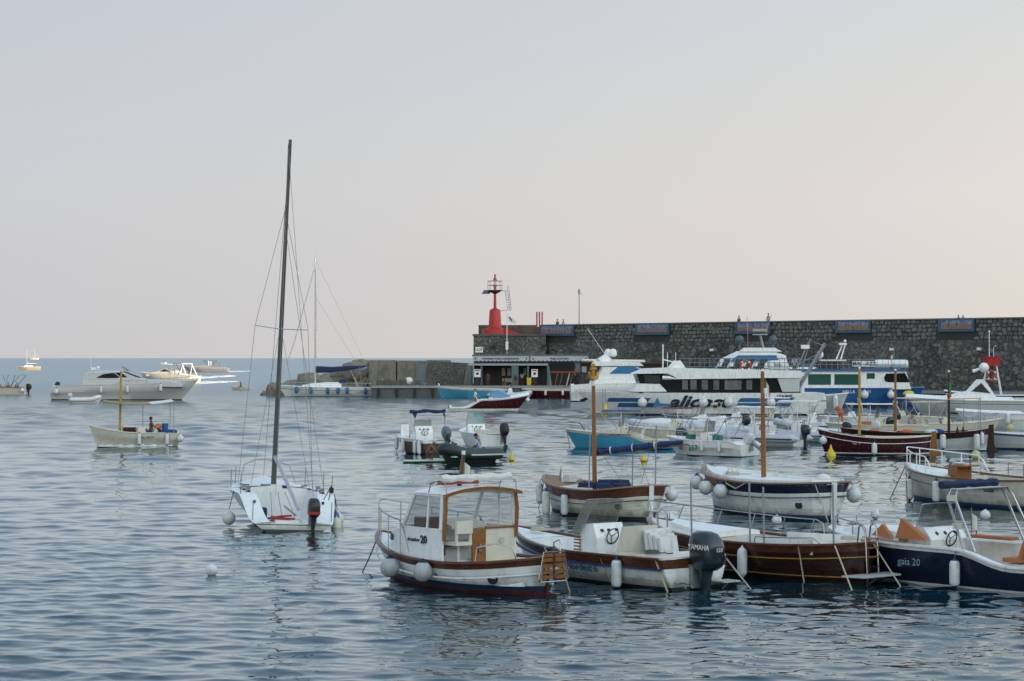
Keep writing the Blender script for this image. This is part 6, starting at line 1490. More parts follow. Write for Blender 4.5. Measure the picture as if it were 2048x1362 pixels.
def ferry_blue():
    h = Hull(15.0, 4.6, 1.95, 1.9, 1.9, 0.7, trw=0.95, rake=1.4, tm=0.45, pb=3.0, sec=0.16)
    loc = px_loc(1702, 813); s_ = FOC / loc[1]
    B = Boat('passenger_ferry', 'blue and white ferry', 'blue hulled white passenger ferry with green tinted windows by the mole', 'ferry', loc, -1, h)
    B.hullpart([('k', 0, 0, 0), ('a', 0.05, 0, 0), ('a', 0.22, 1, 0), ('m', 0.6, 1, 0.02), ('s', 0, 1, 0.02)], [REDAF, BLUE])
    B.gunwale(0.15, 0.1, BLUE)
    dk, ck = h.deck(0.1, 0.104, 0.3, 1.5, camber=0.1); B.part(dk, 'deck', GREYW)
    def px(p): return (p - 1702) / s_
    def pz(y): return (813 - y) / s_
    W = 2.0
    c = MB(); c.slab([(px(a), -W, pz(b)) for a, b in ((1592, 778), (1592, 742), (1806, 742), (1816, 778))], (0, 2 * W, 0)); sal = B.part(c, 'saloon', WHITE, smooth=False)
    def win(pts, m, nm='window'):
        g = MB(); g.slab([(px(a), -W - 0.02, pz(b)) for a, b in pts], (0, -0.015, 0)); return g.build(nm, m, sal, False)
    win(((1612, 748), (1657, 748), (1657, 769), (1612, 769)), GREENPANE); win(((1664, 748), (1716, 748), (1716, 769), (1664, 769)), GREENPANE); win(((1728, 746), (1744, 746), (1744, 757), (1728, 757)), GREENPANE)
    win(((1762, 755), (1766, 747), (1804, 746), (1813, 764), (1770, 764), (1764, 762)), DARKPANE)
    c = MB(); c.slab([(px(1582), -W - 0.2, pz(742)), (px(1806), -W - 0.2, pz(742)), (px(1806), -W - 0.2, pz(738)), (px(1582), -W - 0.2, pz(738))], (0, 2 * W + 0.4, 0)); rf = B.part(c, 'roof_deck', BLUE, smooth=False)
    c = MB(); c.slab([(px(a), -1.2, pz(b)) for a, b in ((1632, 738), (1648, 722), (1676, 722), (1678, 738))], (0, 2.4, 0)); c.build('wheelhouse', TINT, rf, False)
    c = MB(); c.slab([(px(a), -1.0, pz(b)) for a, b in ((1640, 722), (1690, 722), (1690, 719), (1640, 719))], (0, 2.0, 0)); c.build('wheelhouse_roof', WHITE, rf, False)
    c = MB(); c.slab([(px(1700), -1.9, pz(733)), (px(1745), -1.9, pz(733)), (px(1745), -1.9, pz(722)), (px(1700), -1.9, pz(722))], (0, 0.06, 0)); nb = c.build('name_board', WHITE, rf, False)
    B.flat_text((px(1723), -1.93, pz(727.5)), 'M/N - AZZ', 0.5, LETNAVY, -1, parent=nb, bold=0.01)
    for a in (1762, 1795):
        c = MB(); c.lathe([(0.25, -0.85), (0.42, -0.78), (0.45, -0.3), (0.45, 0.3), (0.42, 0.78), (0.25, 0.85)], (px(a), -1.4, pz(728)), 14, (1, 0, 0)); c.build('life_raft', WHITE, rf)
    r = MB()
    for yy in (719, 729): r.tube([(px(1592), -W, pz(yy)), (px(1806), -W, pz(yy)), (px(1806), W, pz(yy)), (px(1592), W, pz(yy))], 0.025, 5)
    for i in range(20): r.tube([(px(1592 + i * 11.2), -W, pz(740)), (px(1592 + i * 11.2), -W, pz(719))], 0.02, 5)
    r.build('deck_rail', GALV, rf)
    c = MB(); c.tube([(px(1672), 0.3, pz(722)), (px(1686), 0.3, pz(688))], 0.08, 6); c.tube([(px(1680), -0.3, pz(722)), (px(1690), -0.3, pz(688))], 0.08, 6); c.box((px(1686), 0, pz(688)), (0.8, 0.3, 0.2)); c.ball((px(1690), 0, pz(682)), 0.16, 8); c.build('radar_mast', WHITE, rf)
    f = B.mast(px(1788), 0, pz(738), pz(702), 0.03, 0.02, GALV, name='flag_staff'); italian_flag(f, (px(1788), 0, pz(706)), (-1, 0.1, 0), 0.5, 0.6, 0.7)
    B.side_text(0.52, 1.55, 'NELLA  1SA  01', 0.44, LETWHITE, -1, 0, off=0.06, bold=0.006)
    for a in (1722, 1773): B.fender(px(a) / 15 + 0.5, -1, 'ball', 0.4, drop=0.3)
ferry_blue()

def yacht(name, short, label, px0, py, head, L, B_, f, levels, W=0.8, glassm=None, col_=None, extra=None, trim=None, cat='yacht', bot=None):
    """levels: profiles (x, z) of the superstructure, each with windows."""
    h = Hull(L, B_, f[0], f[1], f[2], 0.8, trw=0.9, rake=0.14 * L, tm=0.42, pb=2.5, sec=0.2)
    B = Boat(name, short, label, cat, px_loc(px0, py), head, h)
    m = col_ or WHITE
    B.hullpart([('k', 0, 0, 0), ('a', 0.12, 1, 0), ('m', 0.5, 1, 0.0), ('m', 0.53, 1, 0.05), ('s', -0.1, 1, 0.05), ('s', 0, 1, 0.0)], [bot or DARKAF, m])
    B.gunwale(0.14, 0.08, trim or m, t0=0.0)
    dk, ck = h.deck(0.03, 0.22, 0.35, f[2] * 0.45, camber=0.25); B.part(dk, 'deck', m); B.part(ck, 'cockpit', [m, TEAK])
    prev = None
    for nm, prof, w, wins, sm_ in levels:
        c = MB(); n = 5; rows = []
        for j in range(-n, n + 1):
            g = j / n; k = 1 - 0.16 * abs(g) ** 2.5
            zb = min(z for x, z in prof)
            rows.append([Vector((x * (1 - 0.03 * abs(g) ** 3), g * w, zb + (z - zb) * k)) for x, z in prof])
        c.grid(rows); c.add(rows[0], [tuple(range(len(prof)))]); c.add(rows[-1], [tuple(range(len(prof)))])
        o = B.part(c, nm, m)
        for wp, gm in wins:
            for sg in (1, -1):
                q = MB(); q.slab([(x, sg * (w + 0.01), z) for x, z in wp], (0, sg * 0.02, 0)); q.build('window', gm, o, False)
    return B

def far_yachts():
    B = yacht('motor_yacht', 'grey-white motor yacht', 'sleek grey-white motor yacht with dark curved windows, lying beyond the awning boat', 252, 800, -4, 17.4, 4.4, (2.4, 1.85, 1.5),
        [('deckhouse', [(-4.9, 1.6), (-4.9, 2.9), (5.8, 2.35), (7.2, 1.9), (7.2, 1.6)], 1.75, [], 1),
         ('hardtop_cabin', [(-4.8, 2.2), (-4.7, 3.25), (-3.8, 3.5), (-0.3, 3.5), (2.6, 2.4), (2.6, 2.2)], 1.55, [([(-3.3, 2.62), (-2.3, 3.1), (-1.1, 3.25), (-0.35, 2.72), (-0.7, 2.62)], DARKPANE), ([(-0.95, 3.25), (-0.25, 3.3), (0.55, 2.72), (-0.2, 2.72)], DARKPANE)], 1)], col_=mat('pearl_gelcoat', (0.52, 0.52, 0.52), 0.3, var=0.05, scale=1))
    c = MB(); c.slab([(-0.05, -1.1, 3.42), (1.9, -1.15, 2.72), (1.9, 1.15, 2.72), (-0.05, 1.1, 3.42)], (0.02, 0, 0.05)); B.part(c, 'windscreen', DARKPANE)
    c = MB(); c.tube([(-4.3, 0.2, 3.4), (-4.3, 0.2, 5.0)], 0.03, 5); c.box((-3.7, 0, 3.75), (0.9, 0.5, 0.3)); c.ball((-3.3, -0.3, 3.85), 0.22, 8); B.part(c, 'radar', WHITE)
    c = MB(); c.slab([(0.3, -0.5, 3.45), (-0.4, -0.5, 3.95), (-0.35, -0.5, 4.0), (0.5, -0.5, 3.45)], (0, 1.0, 0)); B.part(c, 'hatch', TINT)
    B.rail(0.45, 0.985, 0.5, 0.02, 9, closed_bow=True, inset=0.12)
    B.outboard((-8.6, 1.5, 1.5), 0.8, 0.5, BLACK, BLACK, name='stowed_outboard')
    B.side_text(0.80, 1.6, 'SP 2209 D', 0.34, LETNAVY, -1, 0.1, off=0.1)
    for t_ in (0.76, 0.54, 0.36)[::-1][::-1]: B.fender(t_, -1, 'cyl', 0.17, 0.95, drop=0.1, cap=BLACK)
    B.fender(0.05, -1, 'ball', 0.3, drop=0.3)
    T = rib('tender', 'tender of the motor yacht', 'small white inflatable tender lying alongside the grey-white motor yacht', 175, 807, 3, 3.2, 1.6, HYPW, con=False, ob=GREYW, r=0.24, obk=0.75)
    # sailing yacht by the mole
    h = Hull(13.0, 3.9, 1.45, 1.2, 1.15, 0.6, trw=0.75, rake=1.3, tm=0.42, pb=2.1, sec=0.35, srake=-1.2, bowV=0.9)
    B = Boat('sailing_yacht', 'sailing yacht with blue covers', 'white sailing yacht with navy sail cover and row of blue fenders by the rocks', 'sailboat', px_loc(656, 793), 181, h)
    B.hullpart([('k', 0, 0, 0), ('a', 0.05, 1, 0), ('m', 0.5, 1, 0), ('s', -0.42, 2, 0.01), ('s', -0.36, 1, 0), ('s', 0, 1, 0)], [DARKAF, WHITE, LETNAVY]); B.gunwale(0.1, 0.06, WHITE)
    dk, ck = h.deck(0.04, 0.33, 0.5, 0.6, camber=0.12); B.part(dk, 'deck', DECKW); B.part(ck, 'cockpit', [WHITE, TEAK])
    c = MB(); rows = []
    for x, w, z in ((-1.8, 1.1, 1.85), (0, 1.15, 1.85), (1.8, 0.9, 1.75), (3.3, 0.4, 1.5)): rows.append([(x, w, 1.2), (x, w * 0.85, z), (x, -w * 0.85, z), (x, -w, 1.2)])
    c.grid(rows); c.add(rows[0], [(0, 1, 2, 3)]); B.part(c, 'coachroof', WHITE)
    mz = 5 + (HORIZ - 516) / (FOC / B.loc.y)
    ms = B.mast(1.65, 0, 1.2, mz, 0.12, 0.08, ALU, 0, 0)
    q = MB(); 
    for zz in (8.6, 13.0): q.tube([(1.55, 1.0, zz), (1.65, 0, zz + 0.1), (1.55, -1.0, zz)], 0.03, 5)
    q.build('spreader', ALU, ms)
    q = MB(); q.tube([(1.65, -0.2, mz), (1.65, 0.2, mz + 0.05)], 0.02, 4); q.tube([(1.65, 0, mz), (1.65, 0, mz + 0.7)], 0.012, 4); q.build('masthead', GALV, ms)
    q = MB(); q.tube([(1.8, 0, mz - 1.5), (4.4, 0, 7.0), (6.2, 0, 1.7)], [0.05, 0.075, 0.06], 6); B.part(q, 'furled_jib', GREYW)
    B.wires([((1.65, 0, mz - 0.2), (-6.2, 0, 1.5)), ((1.65, 0, mz - 0.5), (1.5, 1.0, 8.6)), ((1.5, 1.0, 8.6), (1.4, 1.7, 1.2)), ((1.65, 0, mz - 0.5), (1.5, -1.0, 8.6)), ((1.65, 0, mz - 5), (-5.6, 0.9, 1.4))], 0.013, parent=ms)
    q = MB(); q.tube([(1.5, 0, 3.5), (-0.5, 0, 3.5), (-3.4, 0, 3.75), (-4.9, 0, 3.9)], [0.36, 0.28, 0.2, 0.1], 8, flat=1.3); B.part(q, 'sail_cover', NAVYCLOTH)
    q = MB(); q.tube([(1.5, 0, 3.1), (-5.0, 0, 3.72)], 0.09, 6); B.part(q, 'boom', ALU)
    B.bimini(-5.6, -3.1, 2.6, 1.2, 3.4, BLUECLOTH, posts=3, r=0.03)
    q = MB(); q.box((-1.9, 0.2, 1.95), (0.9, 1.6, 0.5), taper=0.8); B.part(q, 'sprayhood', NAVYCLOTH)
    B.rail(0.05, 0.97, 0.55, 0.018, 8, inset=0.08, mid=True, name='guard_rail')
    f = B.mast(-6.4, 0.5, 1.0, 2.9, 0.025, 0.02, STEEL, -0.5, name='flag_staff'); italian_flag(f, (-6.9, 0.5, 3.0), (-0.6, 0, 0), 1.1, 1.0, 1.6)
    for t_ in (0.80, 0.66, 0.49, 0.39, 0.30, 0.12): B.fender(t_, 1, 'cyl', 0.23, 0.85, drop=0.05, body=BLUE, cap=BLUE, where=f'dark blue fender on the white sailing yacht, {ORD[B.nf]} from its bow')
    B.side_text(0.17, 0.62, 'SA 2073 D', 0.28, LETNAVY, 1, 0, off=0.08)
    h2 = MB(); h2.tube([(-1.1, 0.35, 0.22), (0.6, 0.35, 0.25), (1.1, 0.15, 0.3), (1.1, -0.15, 0.3), (0.6, -0.35, 0.25), (-1.1, -0.35, 0.22)], 0.2, 8); e = root('rubber_dinghy', at(768, 792), R(-3), 0, 'small red dinghy tied behind the sailing yacht', 'dinghy'); h2.build('tubes', mat('faded_red_rubber', (0.40, 0.09, 0.06), 0.6), e)
    h2 = MB(); h2.box((0, 0, 0.15), (2.0, 0.6, 0.05)); h2.build('floor', GREYW, e)
far_yachts()

def awning_gozzo():
    h = Hull(5.0, 2.0, 1.22, 0.80, 0.72, 0.35, trw=0.8, rake=0.5, tm=0.45, pb=2.2)
    B = Boat('awning_gozzo', 'gozzo under way', 'small cream gozzo under way with ochre awning, yellow mast and one man', 'boat', px_loc(268, 893), 197, h)
    B.hullpart([('k', 0, 0, 0), ('a', 0.0, 1, 0), ('m', 0.5, 1, 0), ('m', 0.515, 1, 0.012), ('s', -0.16, 2, 0.01), ('s', 0, 2, 0)], [BLUEAF, CREAM, CREAM]); B.gunwale(0.09, 0.05, CREAM, t0=0)
    dk, ck = h.deck(0.06, 0.66, 0.18, 0.15, camber=0.08); B.part(dk, 'deck', CREAM); B.part(ck, 'cockpit', [CREAM, TEAK])
    mz = 5 - (742 - HORIZ) / 35.0
    B.mast(0.8, 0.0, 0.6, mz, 0.075, 0.055, mat('yellow_spar', (0.40, 0.24, 0.03), 0.45), -0.08, 0)
    aw = MB(); rows = []
    for i in range(7):
        f = i / 6; rows.append([Vector((1.7 - 3.9 * f, -0.75 + 1.5 * g, 2.55 + (0.10 - 0.35 * math.sin(math.pi * f) * 0.5) - 0.1 * g)) for g in (0, 0.33, 0.66, 1)])
    aw.grid(rows[:5]); aw.grid([[v - Vector((0, 0, 0.02)) for v in r] for r in rows[:5]]); a = B.part(aw, 'awning', YELCLOTH)
    aw = MB(); aw.grid(rows[4:]); aw.grid([[v - Vector((0, 0, 0.02)) for v in r] for r in rows[4:]]); aw.build('awning_flap', WHITECLOTH, a)
    for x, y in ((-2.15, 0.7), (-2.15, -0.7), (-0.6, -0.7)):
        q = MB(); q.tube([(x, y, 0.7), (x, y, 2.6)], 0.02, 5); q.build('awning_post', GALV, a)
    B.console(-0.35, 0.1, 0.8, 0.5, 0.15, 1.1, m=CREAM, ws=0, wheel=True, dials=False)
    B.seat(-0.95, 0.25, 0.5, 0.4, 0.15, 0.6, 0.4, VINYL)
    q = MB(); q.box((0.3, 0.2, 0.95), (0.7, 0.6, 0.3)); B.part(q, 'engine_box', DARKWOOD, smooth=False)
    q = MB(); q.box((-1.9, 0, 0.82), (0.9, 1.2, 0.22)); B.part(q, 'blue_tarpaulin', BLUECLOTH)
    q = MB(); q.lathe([(0.17, 0), (0.2, 0.4)], (-1.75, 0.1, 0.9), 10); B.part(q, 'blue_bucket', BLUE)
    q = MB(); q.ball((-1.35, 0.2, 1.1), 0.2, 8); B.part(q, 'orange_float', ORANGE)
    person(B.w((-0.95, 0.2, 0.72)), 200, 'sit', 'shirtless man at the helm of the cream gozzo under way', skin=TANSKIN, shorts=NAVYCLOTH, armL=((-.1, .3, .3), (-.3, .3, .2)))
    B.side_text(0.40, 0.55, 'AMA 2017', 0.22, LETBLUE, 1, 0.1, off=0.05)
    B.fender(0.47, 1, 'cyl', 0.11, 0.7, drop=0.02, cap=BLACK); B.fender(0.16, 1, 'cyl', 0.11, 0.7, drop=0.02, cap=BLACK); B.fender(0.01, 1, 'ball', 0.2, drop=0.1)
    FOAM = mat('sea_foam', (0.62, 0.66, 0.68), 0.9, var=0.25, scale=5, bump=0.8, bscale=9)
    f = MB()
    for sg in (1, -1):
        rows = []
        for i in range(22):
            t_ = 0.97 - 0.9 * i / 21; v = h.pt(t_, 0.03, sg)
            w = 0.10 + 0.22 * abs(math.sin(i * 1.3)) * (1 - i / 26)
            rows.append([v + Vector((0, -sg * 0.05, 0.02)), v + Vector((0, sg * w * 0.5, 0.09 + 0.05 * math.sin(i * 2.1))), v + Vector((0, sg * w, 0.0))])
        f.grid(rows)
    o = f.build('bow_wave', FOAM, B.root); o['kind'] = 'stuff'
awning_gozzo()

def wake(label, p0, p1, w0, w1, n=60, seed=1, h_=0.7):
    """A churned, broken ridge of foam behind a moving boat."""
    FOAM = mat('sea_foam', (0.55, 0.57, 0.58), 0.9)
    rs = random.Random(seed); A, Bq = at(*p0), at(*p1); D = (Bq - A); N = Vector((-D.y, D.x, 0)).normalized()
    f = MB()
    for i in range(n):
        q = i / n; c = A + D * q + N * rs.uniform(-1, 1) * (w0 + (w1 - w0) * q) * 0.5
        r = rs.uniform(0.35, 1.2) * (1 - 0.5 * q)
        f.ball((c.x, c.y, 0.0), r, 7, (rs.uniform(1.5, 3.5), 1.0, h_ * rs.uniform(0.3, 1) / max(r, 0.5)))
    o = f.build('wake', FOAM); o['kind'] = 'stuff'; tag(o, label, 'wake')

def sea_traffic():
    # a cruiser still in the low sun
    B = yacht('cabin_cruiser', 'sunlit cabin cruiser', 'sunlit white cabin cruiser with tan canopy speeding left behind the motor yacht', 336, 768, 152, 13.0, 4.0, (2.2, 1.9, 1.6), [('deckhouse', [(-2.6, 1.5), (-2.2, 2.6), (-0.2, 3.2), (1.4, 2.6), (4.2, 2.0), (4.2, 1.5)], 1.5, [([(-1.6, 2.4), (-0.3, 2.9), (0.9, 2.4)], DARKPANE)], 1)], col_=CREAM)
    B.bimini(-4.6, -0.8, 3.2, 1.6, 4.0, mat('tan_canvas', (0.30, 0.15, 0.06), 0.9), posts=3, r=0.06, name='canopy')
    a = MB()
    for sg in (1, -1): a.tube([(-5.6, sg * 1.7, 1.6), (-4.4, sg * 1.5, 3.9)], 0.12, 6); a.tube([(-4.0, sg * 1.7, 1.6), (-4.6, sg * 1.5, 3.9)], 0.1, 6)
    a.tube([(-4.4, -1.5, 3.9), (-4.6, -1.5, 3.9), (-4.6, 1.5, 3.9), (-4.4, 1.5, 3.9)], 0.1, 6)
    B.part(a, 'radar_arch', WHITE)
    wake('upper white wake behind the sunlit cabin cruiser', (388, 757), (464, 752), 2, 3, 44, 2, 0.35)
    wake('lower white wake behind the sunlit cabin cruiser', (388, 767), (462, 763), 2, 3, 44, 3, 0.35)
    B = yacht('motor_yacht', 'distant dark yacht', 'distant grey open yacht with dark windscreen, heading left near the horizon', 412, 744, 172, 16.5, 4.4, (2.0, 1.8, 1.6), [('deckhouse', [(-2.6, 1.6), (-1.2, 2.6), (0.6, 2.7), (5.0, 1.9), (5.0, 1.6)], 1.5, [], 1)], col_=mat('slate_gelcoat', (0.30, 0.31, 0.33), 0.3))
    B.bimini(-3.6, 0.8, 2.8, 2.4, 4.2, NAVYCLOTH, posts=3, r=0.08, name='hardtop')
    person(B.w((-5.0, 0.3, 1.3)), 180, 'stand', 'person standing aft on the distant grey yacht', shirt=mat('dark_shirt', (0.03, 0.03, 0.035), 0.9), shorts=DARK)
    wake('thin white wake behind the distant grey yacht', (446, 744), (500, 742), 1.5, 2, 26, 5, 0.25)
    h = Hull(10, 3, 1.6, 1.1, 0.9, 0.4, rake=1.6)
    B = Boat('speedboat', 'distant speedboat', 'tiny white speedboat just below the horizon leaving a wake', 'boat', px_loc(332, 729), 176, h)
    B.hullpart([('k', 0, 0, 0), ('a', 0, 1, 0), ('s', 0, 1, 0)], [WHITE, WHITE]); dk, ck = h.deck(0.05, 0.5, 0.3, 0.5); B.part(dk, 'deck', WHITE); B.part(ck, 'cockpit', [WHITE, TAN]); B.console(0, 0, 1.4, 1.0, 0.5, 2.0, ws=0.6)
    wake('white wake of the tiny speedboat below the horizon', (350, 728.5), (380, 728), 2, 2, 22, 6, 0.4)
    # sailing boat far out
    h = Hull(9.5, 3.0, 1.7, 1.4, 1.4, 0.5, rake=1.2, trw=0.8)
    B = Boat('far_sailboat', 'far sailing boat', 'far yellow hulled sailing boat under the horizon at the left', 'sailboat', px_loc(58, 740), 176, h)
    B.hullpart([('k', 0, 0, 0), ('a', 0, 1, 0), ('s', -0.2, 2, 0), ('s', 0, 2, 0)], [WHITE, mat('buff_gelcoat', (0.50, 0.42, 0.26), 0.4), WHITE]); dk, ck = h.deck(0.05, 0.4, 0.4, 0.7); B.part(dk, 'deck', WHITE); B.part(ck, 'cockpit', [WHITE, TEAK])
    q = MB(); q.slab([(-1.5, -0.8, 1.3), (2.2, -0.8, 1.3), (1.4, -0.7, 1.95), (-1.3, -0.7, 1.95)], (0, 1.6, 0)); B.part(q, 'coachroof', WHITE, smooth=False)
    B.mast(0.9, 0, 1.4, 8.2, 0.07, 0.05, ALU)
    q = MB(); q.tube([(0.9, 0, 2.8), (-3.4, 0, 2.7)], [0.16, 0.1], 6); B.part(q, 'furled_sail', WHITECLOTH)
    person(B.w((-2.6, 0.3, 0.75)), 170, 'stand', 'person standing in the cockpit of the far yellow sailing boat', shirt=DARK, shorts=DARK)
    e = root('distant_sailboat', at(68, 719.2), R(170), 0, 'hazy sailing boat with raised sail on the horizon at the left', 'sailboat')
    hh = Hull(30, 8, 6, 5, 5, 1, rake=3); hh.mesh([('k', 0, 0, 0), ('a', 0, 0, 0), ('s', 0, 0, 0)]).build('hull', WHITE, e)
    s = MB(); s.slab([(2, 0, 7), (-12, 0, 8), (1, 0, 34)], (0, 0.3, 0)); s.build('sail', mat('pale_sail', (0.45, 0.42, 0.40), 0.9), e)
    s = MB(); s.tube([(2, 0, 4), (1, 0, 36)], 0.3, 6); s.build('mast', ALU, e)
    # excursion boat at the left edge
    h = Hull(8.0, 2.8, 1.2, 1.0, 0.9, 0.5, rake=0.8, trw=0.9)
    B = Boat('excursion_boat', 'excursion boat', 'canopied excursion boat with passengers cut by the left edge', 'boat', px_loc(-2, 789), 172, h)
    B.hullpart([('k', 0, 0, 0), ('a', 0, 1, 0), ('s', 0, 1, 0)], [DARKAF, CREAM]); B.gunwale(0.12, 0.08, TEAK); dk, ck = h.deck(0.04, 0.7, 0.25, 0.3); B.part(dk, 'deck', CREAM); B.part(ck, 'cockpit', [CREAM, TEAK])
    B.bimini(-3.4, 1.5, 2.6, 0.9, 2.75, BEIGECLOTH, posts=4, r=0.04)
    B.outboard((-3.9, 0, 0.7), 1.1, 0, BLACK, BLACK)
    for i, (x, y, m, w) in enumerate(((-2.8, 0.7, NAVYCLOTH, 'navy shirt nearest the stern'), (-1.6, 0.8, BLACK, 'black shirt in the middle'), (-0.3, 0.7, mat('pink_shirt', (0.5, 0.25, 0.25), 0.9), 'pink shirt farther forward'))):
        person(B.w((x, y, 0.72)), 100, 'sit', f'passenger in {w} on the excursion boat at the left edge', shirt=m, shorts=DARK)
    B.fender(0.02, 1, 'ball', 0.28, drop=0.05)
    # rowing dinghy with one man
    h = Hull(3.4, 1.3, 0.6, 0.42, 0.42, 0.2, rake=0.3)
    B = Boat('rowing_dinghy', 'tiny cream dinghy', 'tiny cream dinghy with one seated man, right of the motor yacht', 'dinghy', px_loc(483, 780), 170, h)
    B.hullpart([('k', 0, 0, 0), ('a', 0, 1, 0), ('s', 0, 1, 0)], [CREAM, CREAM]); B.gunwale(0.06, 0.04, CREAM); dk, ck = h.deck(0.06, 0.8, 0.1, 0.1); B.part(dk, 'deck', CREAM); B.part(ck, 'cockpit', [CREAM, TEAK])
    person(B.w((0.1, 0, 0.35)), 170, 'sit', 'man sitting in the tiny cream dinghy', skin=TANSKIN, shorts=DARK, shirt=mat('red_brown_shirt', (0.15, 0.04, 0.03), 0.9))
sea_traffic()

def quay_boats():
    MAR = MAROON
    # maroon speedboat with a man standing
    h = Hull(7.6, 2.5, 1.55, 1.1, 1.0, 0.35, rake=1.3, trw=0.9, cut=(0.18, 0.42, 0.32), tm=0.4, sec=0.22)
    B = Boat('speedboat', 'maroon speedboat', 'maroon and white speedboat with blue windscreen and a standing man', 'boat', px_loc(978, 822), 6, h)
    B.hullpart([('k', 0, 0, 0), ('a', 0, 0, 0), ('a', 0.24, 1, 0), ('m', 0.6, 1, 0), ('s', -0.12, 2, 0.0), ('s', 0, 2, 0)], [WHITE, MAR, WHITE]); B.gunwale(0.14, 0.08, WHITE)
    dk, ck = h.deck(0.03, 0.5, 0.25, 0.3, camber=0.25); B.part(dk, 'deck', WHITE); B.part(ck, 'cockpit', [WHITE, CREAM])
    g = MB(); g.grid([[(0.2, 1.0, 1.25), (0.1, 0.85, 1.85)], [(1.3, 0.95, 1.3), (0.7, 0.8, 1.9)], [(2.1, 0.5, 1.38), (1.0, 0.45, 1.95)], [(2.1, -0.5, 1.38), (1.0, -0.45, 1.95)], [(1.3, -0.95, 1.3), (0.7, -0.8, 1.9)], [(0.2, -1.0, 1.25), (0.1, -0.85, 1.85)]]); B.part(g, 'windscreen', BLUEPANE, smooth=False)
    B.seat(-0.9, 0, 1.5, 0.5, 0.3, 0.5, 0.5)
    B.fender(0.96, -1, 'ball', 0.2, drop=0.3)
    person(B.w((-1.35, -0.35, 0.32)), 10, 'stand', 'man in white T-shirt and red shorts standing in the maroon speedboat', shirt=mat('white_shirt', (0.7, 0.7, 0.7), 0.9), shorts=RED, armR=((.12, -.24, .22), (.34, -.15, .2)))
    B = rib('inflatable_boat', 'white inflatable by the quay', 'white inflatable with upright bow fittings, heading right past the sailing yacht', 852, 794, 4, 5.6, 2.2, HYPW, ob=NAVY, r=0.27)
    q = MB()
    for y in (0.4, -0.4):
        q = MB(); q.tube([(1.9, y, 0.7), (1.6, y, 1.75)], 0.08, 6); B.part(q, 'bow_post', WHITE)
    person(B.w((-1.1, 0, 0.85)), 5, 'sit', 'person in white seated at the console of the white inflatable', shirt=mat('white_shirt', (0.7, 0.7, 0.7), 0.9), shorts=DARK)
    h = Hull(9.0, 2.6, 1.5, 1.2, 1.1, 0.4, rake=0.8, trw=0.9)
    B = Boat('quay_boat', 'blue boat at the fuel quay', 'bright blue hulled boat with cream gunwale moored at the fuel quay', 'boat', px_loc(945, 796.5), 180, h)
    B.hullpart([('k', 0, 0, 0), ('a', 0, 1, 0), ('s', -0.2, 2, 0.02), ('s', 0, 2, 0.02)], [DARKAF, SKYBLUE, CREAM]); B.gunwale(0.14, 0.08, CREAM); dk, ck = h.deck(0.05, 0.6, 0.3, 0.5); B.part(dk, 'deck', CREAM); B.part(ck, 'cockpit', [CREAM, TEAK])
    B = rib('inflatable_boat', 'pale inflatable at the fuel quay', 'pale grey inflatable lying at the fuel quay, bow to the right', 1022, 797, 2, 5.2, 2.2, HYP, con=True, ob=None, r=0.3)
    h = Hull(7.0, 2.4, 1.25, 1.15, 1.15, 0.4, rake=0.4, trw=0.95)
    B = Boat('quay_boat', 'maroon boat at the fuel quay', 'maroon hulled boat with cream top moored at the fuel quay', 'boat', px_loc(1100, 796.5), 180, h)
    B.hullpart([('k', 0, 0, 0), ('a', 0, 1, 0), ('s', -0.22, 2, 0.02), ('s', 0, 2, 0.02)], [DARKAF, MAR, CREAM]); B.gunwale(0.14, 0.08, CREAM); dk, ck = h.deck(0.05, 0.6, 0.3, 0.5); B.part(dk, 'deck', CREAM); B.part(ck, 'cockpit', [CREAM, TEAK])
    B.fender(0.58, 1, 'cyl', 0.15, 0.6, drop=0.2); B.fender(0.28, 1, 'cyl', 0.15, 0.6, drop=0.2)
    # yacht with twin radar domes behind the ferry bow
    B = yacht('motor_yacht', 'flybridge yacht', 'white flybridge yacht with twin radar domes behind the ferry bow', 1262, 803, 1, 14.0, 4.4, (2.3, 2.1, 1.8),
        [('deckhouse', [(-5.0, 1.8), (-4.4, 2.9), (2.5, 2.8), (5.5, 2.0), (5.5, 1.8)], 1.75, [], 1), ('saloon', [(-4.0, 2.6), (-3.4, 4.2), (0.5, 4.2), (3.2, 2.7), (3.2, 2.6)], 1.6, [([(-2.6, 3.2), (-1.6, 4.0), (0.4, 4.0), (1.6, 3.2)], BLUEPANE)], 1), ('flybridge', [(-4.6, 4.1), (-4.4, 4.7), (1.0, 4.5), (1.4, 4.1)], 1.6, [], 1)])
    q = MB(); q.tube([(-3.2, 0, 4.4), (-2.6, 0, 5.2)], [0.9, 0.5], 10); q.build('radar_arch', WHITE, B.root)
    for y in (0.55, -0.55):
        q = MB(); q.lathe([(0.2, 0), (0.42, 0.15), (0.45, 0.5), (0.3, 0.82), (0.05, 0.92)], (-2.6 + (0.5 if y < 0 else 0) , y, 5.15), 12); q.build('radar_dome', WHITE, B.root)
    q = MB(); q.tube([(-5.6, 0, 4.75), (1.6, 0, 4.65)], 0.14, 8); q.build('boom_cover', CREAM, B.root)
    q = MB(); q.tube([(-2.9, 0.3, 5.3), (-5.0, 0.3, 8.4)], 0.025, 4); q.build('whip_aerial', WHITE, B.root)
